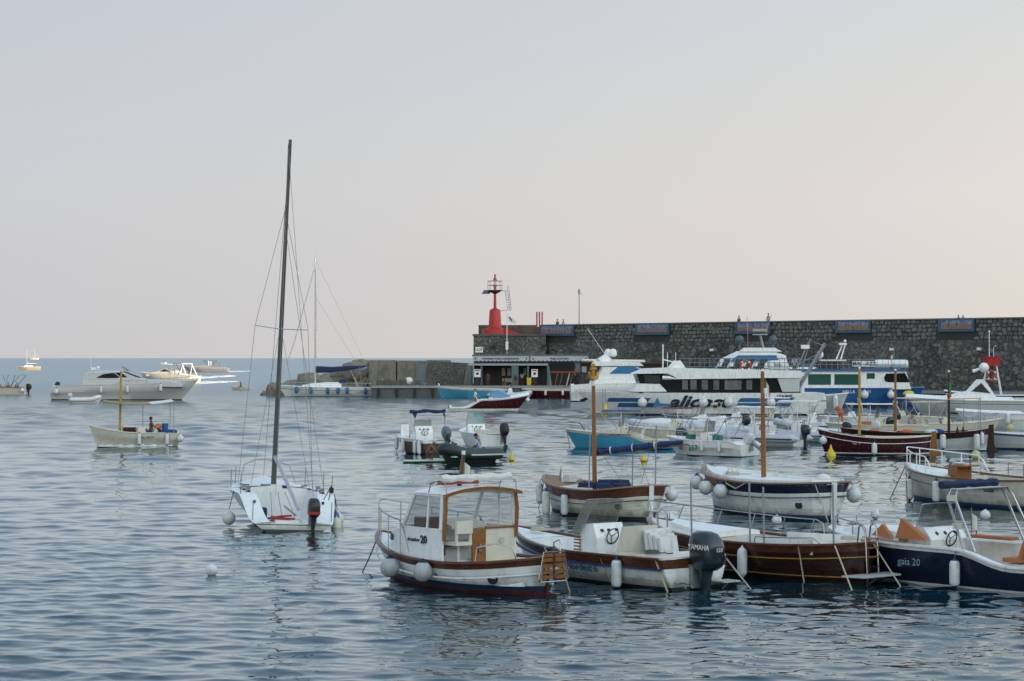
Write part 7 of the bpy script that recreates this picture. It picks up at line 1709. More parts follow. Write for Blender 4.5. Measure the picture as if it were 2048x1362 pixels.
    # larger yacht beyond the ferry
    B = yacht('motor_yacht', 'large white yacht', 'large white yacht with domed top deck and radar mast behind the white ferry', 1502, 806, 179, 20.0, 5.0, (2.8, 2.5, 2.2),
        [('deckhouse', [(-8, 2.2), (-7.4, 4.0), (3.5, 4.0), (7.0, 2.4), (7, 2.2)], 2.1, [([(-5, 3.0), (-4.6, 3.7), (2.6, 3.7), (4.0, 3.0)], DARKPANE)], 1), ('upper_saloon', [(-4.2, 3.9), (-3.8, 5.3), (-2.6, 5.75), (1.6, 5.75), (3.4, 4.9), (3.9, 3.9)], 1.8, [([(-3.0, 4.6), (-2.6, 5.3), (1.6, 5.3), (2.6, 4.6)], BLUEPANE)], 1), ('top_deck', [(-3.4, 5.7), (-2.6, 6.15), (0.8, 6.15), (1.4, 5.7)], 1.3, [], 1)])
    q = MB()
    for y in (0.5, -0.5): q.tube([(-1.4, y, 6.0), (-1.0, y, 7.6)], 0.09, 6)
    q.box((-1.0, 0, 7.6), (1.6, 1.4, 0.12)); q.box((-1.0, 0, 8.1), (1.6, 0.5, 0.3)); q.tube([(-1.6, 0.3, 7.6), (-2.2, 0.3, 9.8)], 0.03, 5); q.tube([(0.3, -0.3, 6.1), (0.4, -0.3, 9.6)], 0.03, 5); q.build('radar_mast', mat('weathered_mast', (0.35, 0.34, 0.32), 0.6), B.root)
    for x in (1.3, -2.4):
        q = MB(); q.ball((x, 0.4, 7.0), 0.5, 12); q.tube([(x, 0.4, 6.0), (x, 0.4, 6.6)], 0.15, 6); q.build('radar_dome', mat('slate_dome', (0.07, 0.10, 0.12), 0.4), B.root)
    # workboat with a slanting boom
    h = Hull(8.0, 2.9, 1.9, 1.6, 1.5, 0.5, rake=0.9, trw=0.9)
    B = Boat('work_boat', 'workboat with slanting boom', 'white workboat with long slanting grey boom between the two ferries', 'boat', px_loc(1606, 828), -14, h)
    B.hullpart([('k', 0, 0, 0), ('a', 0, 1, 0), ('s', 0, 1, 0)], [DARKAF, GREYW]); B.gunwale(0.12, 0.1, WHITE); dk, ck = h.deck(0.05, 0.6, 0.3, 0.7); B.part(dk, 'deck', WHITE); B.part(ck, 'cockpit', [WHITE, GREYW])
    q = MB(); q.tube([(-0.9, -1.0, 1.3), (2.0, -0.2, 6.3)], 0.17, 4); B.part(q, 'boom', GALV)
    q = MB(); q.tube([(-0.9, 0.6, 1.3), (0.6, 0.4, 6.6), (2.0, 0.2, 6.0)], 0.06, 5); q.tube([(-1.9, 0, 1.3), (0.6, 0.2, 6.6)], 0.06, 5); q.tube([(-0.4, 0.5, 4.5), (1.6, 0, 5.5)], 0.05, 5); B.part(q, 'gantry', GALV)
    q = MB(); q.box((0.2, 0.1, 6.0), (0.75, 0.3, 0.35)); B.part(q, 'radar', WHITE, smooth=False)
    q = MB(); q.ball((1.5, 0.2, 5.3), 0.3, 10, (1, 1, 1.3)); B.part(q, 'light_globe', WHITE)
    for t_ in (0.86, 0.74): B.fender(t_, -1, 'cyl', 0.22, 1.3, drop=0.1)
    lifering('dark red life ring on the workboat between the two ferries', B.w((-1.6, -1.35, 2.3)), B.head, 0.45)
    person(B.w((-0.8, 0.3, 3.4)), -90, 'stand', 'man in pale shirt high on the workboat between the ferries', shirt=mat('pale_blue_shirt', (0.32, 0.42, 0.60), 0.9), shorts=DARK)
    q = MB(); q.box((-0.8, 0.2, 2.4), (1.6, 1.8, 2.0)); B.part(q, 'wheelhouse', WHITE, smooth=False)
    # swordfish boats: cream hulls with lattice gangways lowered over the bow
    for i, (pxx, py, lab, nm) in enumerate(((1838, 804, 'cream fishing boat with registration on its bow, below the left lattice gangway', 'BA 2680'), (1935, 801, 'pale fishing boat below the right lattice gangway', None))):
        h = Hull(9.0, 3.0, 1.9, 1.5, 1.4, 0.5, rake=1.0, trw=0.9)
        B = Boat('lattice_boat', 'lattice boat', lab, 'boat', px_loc(pxx, py), 178, h)
        B.hullpart([('k', 0, 0, 0), ('a', 0, 1, 0), ('s', 0, 1, 0)], [DARKAF, CREAM]); B.gunwale(0.12, 0.1, CREAM); dk, ck = h.deck(0.05, 0.6, 0.3, 0.6); B.part(dk, 'deck', CREAM); B.part(ck, 'cockpit', [CREAM, GREYW])
        if nm: B.side_text(0.72, 1.25, nm, 0.5, LETNAVY, 1, 0, off=0.1)
        q = MB(); x0, x1, z0_, z1_ = (3.6, -2.2, 1.0, 6.4) if i == 0 else (1.8, -1.9, 1.6, 6.3)
        for (y, dz) in ((0.45, 0), (-0.45, 0), (0.45, 0.7), (-0.45, 0.7)): q.tube([(x0, y, z0_ + dz), (x1, y, z1_ + dz)], 0.045, 5)
        for k in range(9):
            f = k / 8; f2 = min(1, f + 0.125); x = x0 + (x1 - x0) * f; z = z0_ + (z1_ - z0_) * f; xx, zz = x0 + (x1 - x0) * f2, z0_ + (z1_ - z0_) * f2
            q.tube([(x, 0.45, z), (x, -0.45, z), (x, -0.45, z + 0.7), (x, 0.45, z + 0.7)], 0.03, 4, closed=True)
            q.tube([(x, 0.45, z), (xx, 0.45, zz + 0.7)], 0.025, 4); q.tube([(x, -0.45, z + 0.7), (xx, -0.45, zz)], 0.025, 4)
        B.part(q, 'lattice_gangway', GALV)
        m = MB(); m.tube([(x0 - 0.6, 0.1, 1.0), (x0 - 1.4, 0.1, 4.2)], 0.12, 6); B.part(m, 'support_ram', GREYW)
quay_boats()
# ------------------------------------------------------------------ the mole: quay, sea wall, fuel station, harbour light, rocks
def zz(py, d): return CAMH + (HORIZ - py) / FOC * d
def xx(px, d): return (px - 1024) / FOC * d

def stone_mat(name, c0, c1, sc, joint=(0.03, 0.032, 0.03)):
    m = bpy.data.materials.new(name); m.use_nodes = True
    n, l = m.node_tree.nodes, m.node_tree.links; p = n['Principled BSDF']; p.inputs['Roughness'].default_value = 0.95
    tc = n.new('ShaderNodeTexCoord')
    nz = n.new('ShaderNodeTexNoise'); nz.inputs['Scale'].default_value = 1.3; nz.inputs['Detail'].default_value = 3
    l.new(tc.outputs['Object'], nz.inputs['Vector'])
    wp = n.new('ShaderNodeMix'); wp.data_type = 'RGBA'; wp.blend_type = 'LINEAR_LIGHT'; wp.inputs['Factor'].default_value = 0.12
    l.new(tc.outputs['Object'], wp.inputs['A']); l.new(nz.outputs['Color'], wp.inputs['B'])
    vo = n.new('ShaderNodeTexVoronoi'); vo.inputs['Scale'].default_value = sc
    ve = n.new('ShaderNodeTexVoronoi'); ve.feature = 'DISTANCE_TO_EDGE'; ve.inputs['Scale'].default_value = sc
    l.new(wp.outputs['Result'], vo.inputs['Vector']); l.new(wp.outputs['Result'], ve.inputs['Vector'])
    cr = n.new('ShaderNodeValToRGB'); cr.color_ramp.elements[0].color = (*c0, 1); cr.color_ramp.elements[1].color = (*c1, 1)
    l.new(vo.outputs['Color'], cr.inputs['Fac'])
    jr = n.new('ShaderNodeMapRange'); jr.inputs['From Min'].default_value = 0.01; jr.inputs['From Max'].default_value = 0.09
    l.new(ve.outputs['Distance'], jr.inputs['Value'])
    mx = n.new('ShaderNodeMix'); mx.data_type = 'RGBA'; mx.inputs['A'].default_value = (*joint, 1)
    l.new(jr.outputs['Result'], mx.inputs['Factor']); l.new(cr.outputs['Color'], mx.inputs['B'])
    n3 = n.new('ShaderNodeTexNoise'); n3.inputs['Scale'].default_value = 0.22; n3.inputs['Detail'].default_value = 6
    mp = n.new('ShaderNodeMapping'); mp.inputs['Scale'].default_value = (1, 1, 0.35); l.new(tc.outputs['Object'], mp.inputs['Vector']); l.new(mp.outputs['Vector'], n3.inputs['Vector'])
    r3 = n.new('ShaderNodeMapRange'); r3.inputs['From Min'].default_value = 0.3; r3.inputs['From Max'].default_value = 0.7; r3.inputs['To Min'].default_value = 0.55; r3.inputs['To Max'].default_value = 1.35
    l.new(n3.outputs['Fac'], r3.inputs['Value'])
    m3 = n.new('ShaderNodeMix'); m3.data_type = 'RGBA'; m3.blend_type = 'MULTIPLY'; m3.inputs['Factor'].default_value = 1
    l.new(mx.outputs['Result'], m3.inputs['A']); l.new(r3.outputs['Result'], m3.inputs['B']); l.new(m3.outputs['Result'], p.inputs['Base Color'])
    b = n.new('ShaderNodeBump'); b.inputs['Strength'].default_value = 0.8; b.inputs['Distance'].default_value = 0.12
    l.new(jr.outputs['Result'], b.inputs['Height']); l.new(b.outputs['Normal'], p.inputs['Normal'])
    return m
RUBBLE = stone_mat('rubble_masonry', (0.06, 0.064, 0.062), (0.20, 0.195, 0.17), 3.6, (0.06, 0.062, 0.058))
CONC = mat('stained_concrete', (0.20, 0.185, 0.15), 0.95, var=0.35, scale=0.8, bump=0.6, bscale=3, dirt=((0.06, 0.055, 0.045), 0.8))
QUAYC = mat('quay_concrete', (0.10, 0.105, 0.108), 0.9, var=0.3, scale=0.7, dirt=((0.05, 0.055, 0.06), 0.7))
STONES = [mat('dressed_stone_grey', (0.155, 0.16, 0.155), 0.95, var=0.3, scale=3, bump=0.5), mat('dressed_stone_brown', (0.185, 0.17, 0.14), 0.95, var=0.3, scale=3, bump=0.5), mat('dressed_stone_dark', (0.10, 0.105, 0.105), 0.95, var=0.3, scale=3, bump=0.5)]
ROCK = mat('armour_rock', (0.22, 0.19, 0.15), 0.95, var=0.35, scale=0.9, bump=0.8, bscale=4, dirt=((0.09, 0.08, 0.065), 0.7))

A_ = Vector((3.9, 306.0, 0)); ANG = math.atan2(-57.3, 51.5)
WX, WY = Vector((math.cos(ANG), math.sin(ANG), 0)), Vector((-math.sin(ANG), math.cos(ANG), 0))
def on_wall(x, y, z): return A_ + WX * x + WY * y + Vector((0, 0, z))
def wall_x(px):
    k = (px - 1024) / FOC
    return (k * A_.y - A_.x) / (WX.x - k * WX.y)

def quay():
    q = MB(); z = 1.45
    front = [(xx(742, 293), 293), (xx(1190, 293), 293)]
    a, b = on_wall(14, -9, 0), on_wall(120, -9, 0)
    poly = [(xx(742, 293), 293, -3), (8.0, 293, -3), (a.x, a.y, -3), (b.x, b.y, -3), (b.x + 12, b.y + 12, -3), (20, 330, -3), (xx(742, 320), 320, -3)]
    q.slab(poly, (0, 0, z + 3)); o = q.build('quay', QUAYC, smooth=False); o['kind'] = 'structure'
    e = MB(); pts = [(xx(742, 293), 292.95, z - 0.12), (8.0, 292.95, z - 0.12), (a.x - 0.05, a.y, z - 0.12), (b.x, b.y, z - 0.12)]
    e.sweep(pts, 0.3, 0.3); e.build('coping', mat('pale_coping', (0.30, 0.31, 0.31), 0.9, var=0.25), o)
    for i in range(12):
        t = MB(); x = xx(742, 293) + 1 + i * 2.3
        if x > 7.5: break
        t.tube([(x, 292.85, 1.1), (x, 292.85, 0.0)], 0.16, 8); t.build('rubber_fender', BLACK, o)
quay()

def mole_wall():
    T = 9.38
    e = root('mole_wall', A_, ANG, 0, 'long high rubble stone sea wall with tile panels along its parapet', 'wall')
    L = 125.0
    q = MB(); q.slab([(-0.5, 0, 1.3), (L, 0, 1.3), (L, 0, 7.0), (-0.5, 0, 7.0)], (0, 4.5, 0)); q.build('masonry', RUBBLE, e, False)
    q = MB(); q.slab([(-0.5, 0.06, 7.0), (L, 0.06, 7.0), (L, 0.06, T - 0.08), (-0.5, 0.06, T - 0.08)], (0, 0.6, 0)); q.build('parapet', mat('dark_mortar', (0.045, 0.047, 0.045), 0.95, var=0.3), e, False)
    q = MB(); q.slab([(-0.5, -0.12, T - 0.08), (L, -0.12, T - 0.08), (L, -0.12, T + 0.06), (-0.5, -0.12, T + 0.06)], (0, 0.9, 0)); q.build('coping', STONES[0], e, False)
    q = MB(); q.slab([(-0.5, 0.66, 7.0), (L, 0.66, 7.0), (L, 0.66, 8.35), (-0.5, 0.66, 8.35)], (0, 3.8, 0)); q.build('walkway', CONC, e, False)
    panels = [(1080, 1150), (1272, 1340), (1472, 1542), (1672, 1743), (1878, 1950)]
    spans = [(wall_x(a), wall_x(b)) for a, b in panels]
    rs = random.Random(11)
    rest = MB(); cnt = 0; cand = []
    vis = wall_x(2075)
    rows = 5; hh = (T - 0.08 - 7.0) / rows
    for r_ in range(rows):
        x = 0.0 + rs.uniform(0, 0.4)
        while x < L - 1:
            w = rs.uniform(0.42, 0.85)
            cand.append((x, r_, w)); x += w
    shown = [c for c in cand if 0.3 < c[0] < vis and not any(a - 0.2 < c[0] + c[2] / 2 < b + 0.2 for a, b in spans)]
    near = set(sorted(shown, key=lambda c: -c[0])[:298])
    for c in cand:
        x, r_, w = c
        if any(a - 0.2 < x + w / 2 < b + 0.2 for a, b in spans): continue
        z0 = 7.02 + r_ * hh + rs.uniform(-0.06, 0.06); h_ = hh * rs.uniform(0.82, 0.98); w2 = w * rs.uniform(0.84, 0.95)
        p = [(0.12 * w2, 0), (0.88 * w2, 0), (w2, 0.3 * h_), (0.95 * w2, 0.85 * h_), (0.7 * w2, h_), (0.2 * w2, 0.97 * h_), (0, 0.6 * h_)]
        p = [(x + a + rs.uniform(-.04, .04), z0 + b + rs.uniform(-.03, .03)) for a, b in p]
        dp = rs.uniform(0.05, 0.12); cx = sum(a for a, b in p) / 7; cz = sum(b for a, b in p) / 7
        bot = [(a, 0.06, b) for a, b in p]; top = [(cx + (a - cx) * 0.86, 0.06 - dp, cz + (b - cz) * 0.86) for a, b in p]
        tgt = MB() if c in near else rest
        tgt.add(bot + top, [tuple(range(7, 14))] + [(i, (i + 1) % 7, 7 + (i + 1) % 7, 7 + i) for i in range(7)], rs.randrange(3) if tgt is rest else 0)
        if c in near: tgt.build('stone', rs.choice(STONES), e, False)
    o = rest.build('far_stones', STONES, e, False); o['kind'] = 'stuff'
    prot = MB()
    for i in range(900):
        x, z = rs.uniform(0.2, L - 1), rs.uniform(1.6, 6.8); w, h_ = rs.uniform(0.2, 0.5), rs.uniform(0.18, 0.38); n = 6
        p = [(x + w * math.cos(k * 1.047 + rs.uniform(-.25, .25)), z + h_ * math.sin(k * 1.047 + rs.uniform(-.25, .25))) for k in range(n)]
        prot.add([(a, 0.01, b) for a, b in p] + [(x + (a - x) * 0.7, -rs.uniform(0.04, 0.13), z + (b - z) * 0.7) for a, b in p], [tuple(range(n, 2 * n))] + [(k, (k + 1) % n, n + (k + 1) % n, n + k) for k in range(n)], rs.randrange(3))
    o = prot.build('rubble_stones', STONES, e, False); o['kind'] = 'stuff'
    # painted tile panels
    tb = mat('blue_tile', (0.04, 0.095, 0.15), 0.35, var=0.3, scale=2)
    def art():
        m = mat('painted_tile', (0.2, 0.3, 0.5), 0.3); n, l = m.node_tree.nodes, m.node_tree.links
        tc = n.new('ShaderNodeTexCoord'); nz = n.new('ShaderNodeTexNoise'); nz.inputs['Scale'].default_value = 2.6; nz.inputs['Detail'].default_value = 2
        l.new(tc.outputs['Object'], nz.inputs['Vector'])
        cr = n.new('ShaderNodeValToRGB'); cr.color_ramp.interpolation = 'CONSTANT'
        for p_, c_ in ((0.0, (0.04, 0.09, 0.22)), (0.42, (0.20, 0.26, 0.38)), (0.5, (0.10, 0.17, 0.33)), (0.58, (0.35, 0.35, 0.36)), (0.64, (0.04, 0.11, 0.2))):
            el = cr.color_ramp.elements.new(p_); el.color = (*c_, 1)
        l.new(nz.outputs['Fac'], cr.inputs['Fac']); l.new(cr.outputs['Color'], n['Principled BSDF'].inputs['Base Color'])
        return m
    am = art(); om = mat('orange_glaze', (0.32, 0.15, 0.06), 0.35, var=0.4, scale=4)
    for a, b in spans:
        q = MB(); q.box(((a + b) / 2, -0.10, 8.62), (b - a, 0.2, 1.4)); pn = q.build('tile_panel', tb, e, False)
        for k in range(4):
            w = (b - a - 0.7) / 4; cx = a + 0.45 + w * (k + 0.5)
            q = MB(); q.box((cx, -0.215, 8.72), (w - 0.08, 0.03, 0.95)); tl = q.build('tile', am, pn, False)
            g = MB()
            for j in range(3):
                fx = cx + (j - 1) * w * 0.28; g.slab([(fx - 0.16, -0.236, 8.3), (fx + 0.14, -0.236, 8.32), (fx + 0.2, -0.236, 8.62 + 0.1 * (j % 2)), (fx, -0.236, 8.86), (fx - 0.18, -0.236, 8.55)], (0, -0.012, 0))
            o = g.build('glaze_figures', om, pn, False); o['kind'] = 'stuff'
    q = MB(); q.tube([(8, -0.3, 4.3), (40, -0.3, 4.3)], 0.2, 6); q.build('rusty_pipe', mat('rust', (0.10, 0.045, 0.03), 0.9), e)
    for px_ in (1425, 1785, 1960):
        x = wall_x(px_); q = MB(); q.box((x, -0.15, 6.0), (0.5, 0.25, 0.3)); q.build('flood_light', WHITE, e, False)
    q = MB(); q.box((wall_x(1195), -0.05, 4.6), (0.6, 0.05, 0.7)); q.build('notice', mat('pink_notice', (0.5, 0.32, 0.30), 0.8), e, False)
    pal = dict(a=mat('white_shirt', (0.7, 0.7, 0.7), 0.9), b=mat('dark_shirt', (0.03, 0.03, 0.035), 0.9), c=mat('olive_shirt', (0.10, 0.09, 0.06), 0.9), d=mat('pale_dress', (0.4, 0.45, 0.42), 0.9))
    for px_, sh, hat, lab, y, dz_ in ((1104, 'b', None, 'person in dark shirt on the sea wall right of the harbour light', 1.0, 0), (1116, 'a', BEIGECLOTH, 'person in white shirt and straw hat on the sea wall', 1.0, 0), (1467, 'c', None, 'person in olive top leaning on the sea wall left of the middle tile panel', 1.0, 0), (1527, 'd', None, 'person in pale dress sitting up on the sea wall above the white yacht', 0.9, 0.12), (1905, 'b', None, 'left person of the pair above the rightmost tile panel', 1.1, -0.35), (1914, 'b', None, 'right person of the pair above the rightmost tile panel', 1.1, -0.35)):
        person(on_wall(wall_x(px_), y, 8.36 + dz_ if dz_ > 0 else 8.36), R(0) + math.degrees(ANG) - 90, 'stand', lab, H=1.75 + dz_, shirt=pal[sh], shorts=DARK, long=True, hat=hat)
mole_wall()

def mole_head():
    d = 303.5; Z = zz(668, d)
    e = root('mole_head', (xx(947, d), d, 0), 0, 0, 'squared stone end of the mole carrying the red harbour light', 'wall')
    W = xx(1092, d) - xx(947, d)
    q = MB(); q.slab([(0, 0, 1.3), (W, 0, 1.3), (W, 0, Z - 0.25), (0, 0, Z - 0.25)], (0, 12, 0)); q.build('masonry', RUBBLE, e, False)
    q = MB(); q.slab([(-0.12, -0.15, Z - 0.25), (W, -0.15, Z - 0.25), (W, -0.15, Z), (-0.12, -0.15, Z)], (0, 12.2, 0)); q.build('coping', STONES[2], e, False)
    Z2 = zz(650, d + 8); x0 = xx(957, d + 8) - xx(947, d)
    q = MB(); q.slab([(x0, 8, Z), (W + 3, 8, Z), (W + 3, 8, Z2), (x0, 8, Z2)], (0, 3.5, 0)); q.build('back_parapet', mat('brown_rubble', (0.10, 0.075, 0.06), 0.95, var=0.5, scale=1.2, bump=0.8), e, False)
    q = MB(); q.box((0.75, -0.08, zz(699.5, d)), (1.0, 0.06, 0.72)); sg = q.build('sign', WHITE, e, False)
    text('S.I.F', 0.5, LETNAVY, sg, Vector((0.75, -0.12, zz(699.5, d))), (R(90), 0, 0), bold=0.012)
    for px_ in (988, 1087):
        q = MB(); q.box((xx(px_, d) - xx(947, d), -0.2, zz(692, d)), (0.5, 0.4, 0.35)); q.build('wall_lamp', BLACK, e, False)
    # harbour light
    D = 307.0; X = xx(990, D)
    t = root('harbour_light', (X, D, Z), 0, 0, 'red iron harbour light tower with lantern gallery on the mole end', 'lighthouse')
    def z(py): return zz(py, D) - Z
    q = MB(); q.lathe([(1.75, 0), (1.7, z(658)), (1.1, z(657)), (0.86, z(654)), (0.74, z(622)), (0.62, z(619)), (0.18, z(616))], n=20); q.build('base', RED, t)
    q = MB(); q.slab([(1.3, -1.2, 0), (3.6, -1.0, 0), (1.3, -1.2, z(657))], (0, 1.6, 0)); q.build('steps', RED, t)
    q = MB(); q.tube([(0, 0, z(618)), (0, 0, z(582))], [0.2, 0.16], 12); q.build('column', RED, t)
    q = MB(); q.lathe([(0.16, z(588)), (0.9, z(582)), (0.95, z(581)), (0.95, z(580))], n=16); gl = q.build('gallery', mat('dark_red_iron', (0.10, 0.02, 0.02), 0.6), t)
    q = MB()
    for zp in (562, 571): q.tube([(0.95 * math.cos(a), 0.95 * math.sin(a), z(zp)) for a in [k * math.pi / 8 for k in range(16)]], 0.035, 5, closed=True)
    for k in range(8): q.tube([(0.95 * math.cos(k * math.pi / 4), 0.95 * math.sin(k * math.pi / 4), z(581)), (0.95 * math.cos(k * math.pi / 4), 0.95 * math.sin(k * math.pi / 4), z(562))], 0.035, 5)
    q.build('railing', GALV, gl)
    q = MB(); q.lathe([(0.16, z(581)), (0.18, z(573)), (0.28, z(572)), (0.28, z(570)), (0.2, z(569))], n=12); q.build('lantern_base', RED, t)
    q = MB(); q.lathe([(0.2, z(569)), (0.2, z(562))], n=12); q.build('lantern_glass', CLEAR, t)
    q = MB(); q.lathe([(0.26, z(562)), (0.24, z(559)), (0.12, z(555)), (0.1, z(552)), (0.13, z(550)), (0.04, z(548))], n=12); q.build('lantern_cap', RED, t)
    q = MB(); q.slab([(-1.75, -0.5, z(588)), (-0.7, -0.5, z(588)), (-0.5, 0.4, z(581)), (-1.5, 0.4, z(581))], (0, 0, 0.06)); q.build('solar_panel', mat('solar_cells', (0.05, 0.055, 0.065), 0.25), t)
    q = MB()
    for dx in (0, 0.45): q.tube([(1.35 + dx, 0, z(571) if dx else z(583)), (1.75 + dx, 0, z(620))], 0.035, 5)
    q.tube([(1.62, 0.3, z(571)), (1.98, 0.3, z(620))], 0.03, 5)
    for k in range(8): f = k / 7; q.tube([(1.38 + 0.38 * f, 0, z(584 + 36 * f)), (1.85 + 0.36 * f, 0, z(584 + 36 * f))], 0.03, 4)
    q.tube([(0.6, 0, z(622)), (1.75, 0, z(620))], 0.04, 5); q.tube([(0.9, 0, z(581)), (1.6, 0, z(582))], 0.04, 5); q.build('ladder', GALV, t)
    # flag pole, striped board, lamp post
    f = root('flag_pole', (xx(1014, 303.0), 303.0, zz(708, 303.0)), 0, 0, 'thin white pole with white and blue flag beside the red harbour light', 'flag pole')
    q = MB(); q.tube([(0, 0, 0), (0, 0, zz(575, 303.0) - zz(708, 303.0))], 0.05, 6); q.build('pole', WHITE, f)
    q = MB(); q.box((0, -0.05, 1.1), (0.35, 0.25, 1.1)); q.build('box', WHITE, f, False)
    hz = zz(628, 303.0) - zz(708, 303.0); q = MB(); q.grid([[(0.05, 0, hz), (0.05, 0, hz - 1.0)], [(0.5, 0.1, hz - 0.35), (0.5, 0.1, hz - 1.1)], [(1.15, 0, hz - 0.85), (1.15, 0, hz - 1.4)]]); fg = q.build('flag', WHITECLOTH, f)
    q = MB(); q.slab([(0.2, -0.03, hz - 0.35), (0.45, 0.04, hz - 0.45), (0.75, 0.03, hz - 0.95), (0.55, 0.03, hz - 0.9)], (0, -0.02, 0)); q.build('flag_mark', BLUECLOTH, fg)
    D2 = 306.0; s = root('striped_board', (xx(1079, D2), D2, zz(652, D2) - 1.0), 0, 0, 'red and white striped board standing on the mole', 'board')
    for k in range(5):
        q = MB(); q.box((-0.36 + 0.18 * k, 0, 1.9), (0.179, 0.12, 2.0)); q.build('stripe', RED if k % 2 == 0 else WHITE, s, False)
    q = MB(); q.tube([(0, 0.1, -0.2), (0, 0.1, 2.7)], 0.06, 6); q.build('post', GALV, s)
    v = on_wall(wall_x(1145), 1.2, 8.35); p = root('lamp_post', v, 0, 0, 'slender grey lamp post on the sea wall right of the two people', 'lamp post')
    H = zz(586, v.y) - 8.35; q = MB(); q.tube([(0, 0, 0), (0, 0, H)], [0.08, 0.05], 8); q.build('pole', GALV, p)
    q = MB(); q.ball((0, 0, H + 0.25), 0.2, 8, (0.8, 0.8, 1.6)); q.box((0.1, 0, H - 0.1), (0.5, 0.3, 0.08)); q.build('lamp_head', GALV, p)
mole_head()

def fuel_station():
    d = 296.2
    TEAL = mat('teal_steel', (0.08, 0.14, 0.16), 0.5, var=0.2)
    e = root('fuel_station', (xx(940, d), d, 1.45), 0, 0, 'fuel station kiosk with lettered awning against the mole end', 'kiosk')
    def x(px): return xx(px, d) - xx(940, d)
    def z(py): return zz(py, d) - 1.45
    q = MB(); q.slab([(x(948), 3.4, 0), (x(1150), 3.4, 0), (x(1150), 3.4, z(722)), (x(948), 3.4, z(722))], (0, 0.3, 0)); q.build('back_wall', DARK, e, False)
    q = MB(); q.slab([(x(936), -0.2, z(731)), (x(1096), -0.2, z(731)), (x(1096), -0.2, z(727)), (x(936), -0.2, z(727))], (0, 3.6, 0)); q.build('flat_roof', mat('pale_teal_roof', (0.28, 0.33, 0.33), 0.6), e, False)
    for px_ in (940, 963, 1030, 1056, 1096):
        q = MB(); w = 0.55 if px_ == 1030 else 0.22; q.box((x(px_), 0, z(731) / 2), (w if px_ != 1030 else 0.9, 0.2, z(731))); q.build('post', TEAL, e, False)
    q = MB(); q.slab([(x(1096), 0, 0), (x(1104), 0, 0), (x(1098), 0, z(731)), (x(1094), 0, z(731))], (0, 0.15, 0)); q.build('open_shutter', mat('pale_teal_shutter', (0.14, 0.24, 0.26), 0.5), e, False)
    for a, b, body in ((945, 1058, 'DISTRIBUTORE CARBURANTI'), (1061, 1177, 'FUEL STATION')):
        q = MB(); n = 14; top = [(x(a) + (x(b) - x(a)) * i / (2 * n), 0.55, z(712.5)) for i in range(2 * n + 1)]
        lo = [(x(a) + (x(b) - x(a)) * i / (2 * n), 0.15, z(722) + (0.09 if i % 2 == 0 else -0.05)) for i in range(2 * n + 1)]
        q.grid([top, lo]); q.grid([[Vector(v) + Vector((0, 0.04, -0.03)) for v in r] for r in (top, lo)]); aw = q.build('awning', mat('awning_canvas', (0.36, 0.355, 0.36), 0.9), e)
        sl = math.atan2(z(712.5) - z(722), 0.4)
        text(body, 0.36, LETNAVY, aw, Vector(((x(a) + x(b)) / 2, 0.28, (z(712.5) * 0.45 + z(722) * 0.55) + 0.02)), (sl, 0, 0), bold=0.012)
        for cx in (x(a) + 0.35, x(b) - 0.35): text('E', 0.4, LETNAVY, aw, Vector((cx, 0.28, (z(712.5) * 0.45 + z(722) * 0.55) + 0.02)), (sl, 0, 0), shear=0.2, bold=0.012)
    q = MB(); q.box(((x(945) + x(1177)) / 2, 0.7, z(711)), (x(1177) - x(943), 0.3, 0.25)); q.build('awning_bar', TEAL, e, False)
    for px_, lab in ((955, 'white fuel pump at the left end of the fuel station'), (1069, 'white fuel pump beside the yellow bin')):
        p = root('fuel_pump', (xx(px_, d) , d - 0.6, 1.45), 0, 0, lab, 'fuel pump', 'fuel pumps')
        q = MB(); q.box((0, 0, 0.55), (0.55, 0.4, 1.1)); q.build('plinth', DARK, p, False)
        q = MB(); q.box((0, 0, 1.6), (0.8, 0.45, 1.0)); hd = q.build('head', WHITE, p, False)
        q = MB(); q.box((0, -0.24, 1.55), (0.35, 0.02, 0.3)); q.build('display', BLACK, hd, False)
        q = MB(); q.box((0, -0.24, 1.95), (0.6, 0.02, 0.16)); q.build('red_band', RED, hd, False)
    for px_, py0, py1, w, m, nm in ((1007, 736, 752, 0.45, 'pale_poster', 'poster'), (1018, 736, 752, 0.45, 'pale_poster', 'poster'), (1010, 757, 765, 0.7, 'white_board', 'notice_board'), (1020, 757, 765, 0.5, 'white_board', 'notice_board'), (1102, 737, 750, 0.35, 'white_board', 'notice_board'), (1129, 737, 752, 0.55, 'pale_poster', 'poster'), (1150, 737, 752, 0.55, 'white_board', 'notice_board'), (1158, 727, 745, 0.7, 'grey_board', 'meter_box'), (1170, 733, 745, 0.6, 'white_board', 'meter_box'), (1050, 736, 750, 0.4, 'grey_board', 'notice_board')):
        cols = dict(pale_poster=(0.40, 0.36, 0.30), white_board=(0.5, 0.5, 0.48), grey_board=(0.25, 0.28, 0.29))
        q = MB(); q.slab([(x(px_) - w / 2, 3.3 if px_ < 1100 else on_wall(wall_x(px_), -0.5, 0).y - d, z(py1)), (x(px_) + w / 2, 3.3 if px_ < 1100 else on_wall(wall_x(px_), -0.5, 0).y - d, z(py1)), (x(px_) + w / 2, 3.3 if px_ < 1100 else on_wall(wall_x(px_), -0.5, 0).y - d, z(py0)), (x(px_) - w / 2, 3.3 if px_ < 1100 else on_wall(wall_x(px_), -0.5, 0).y - d, z(py0))], (0, -0.06, 0)); q.build(nm, mat(m, cols[m], 0.7), e, False)
    b = root('waste_bin', (xx(1058, d), d - 1.0, 1.45), 0, 0, 'yellow wheeled bin in front of the fuel station', 'bin')
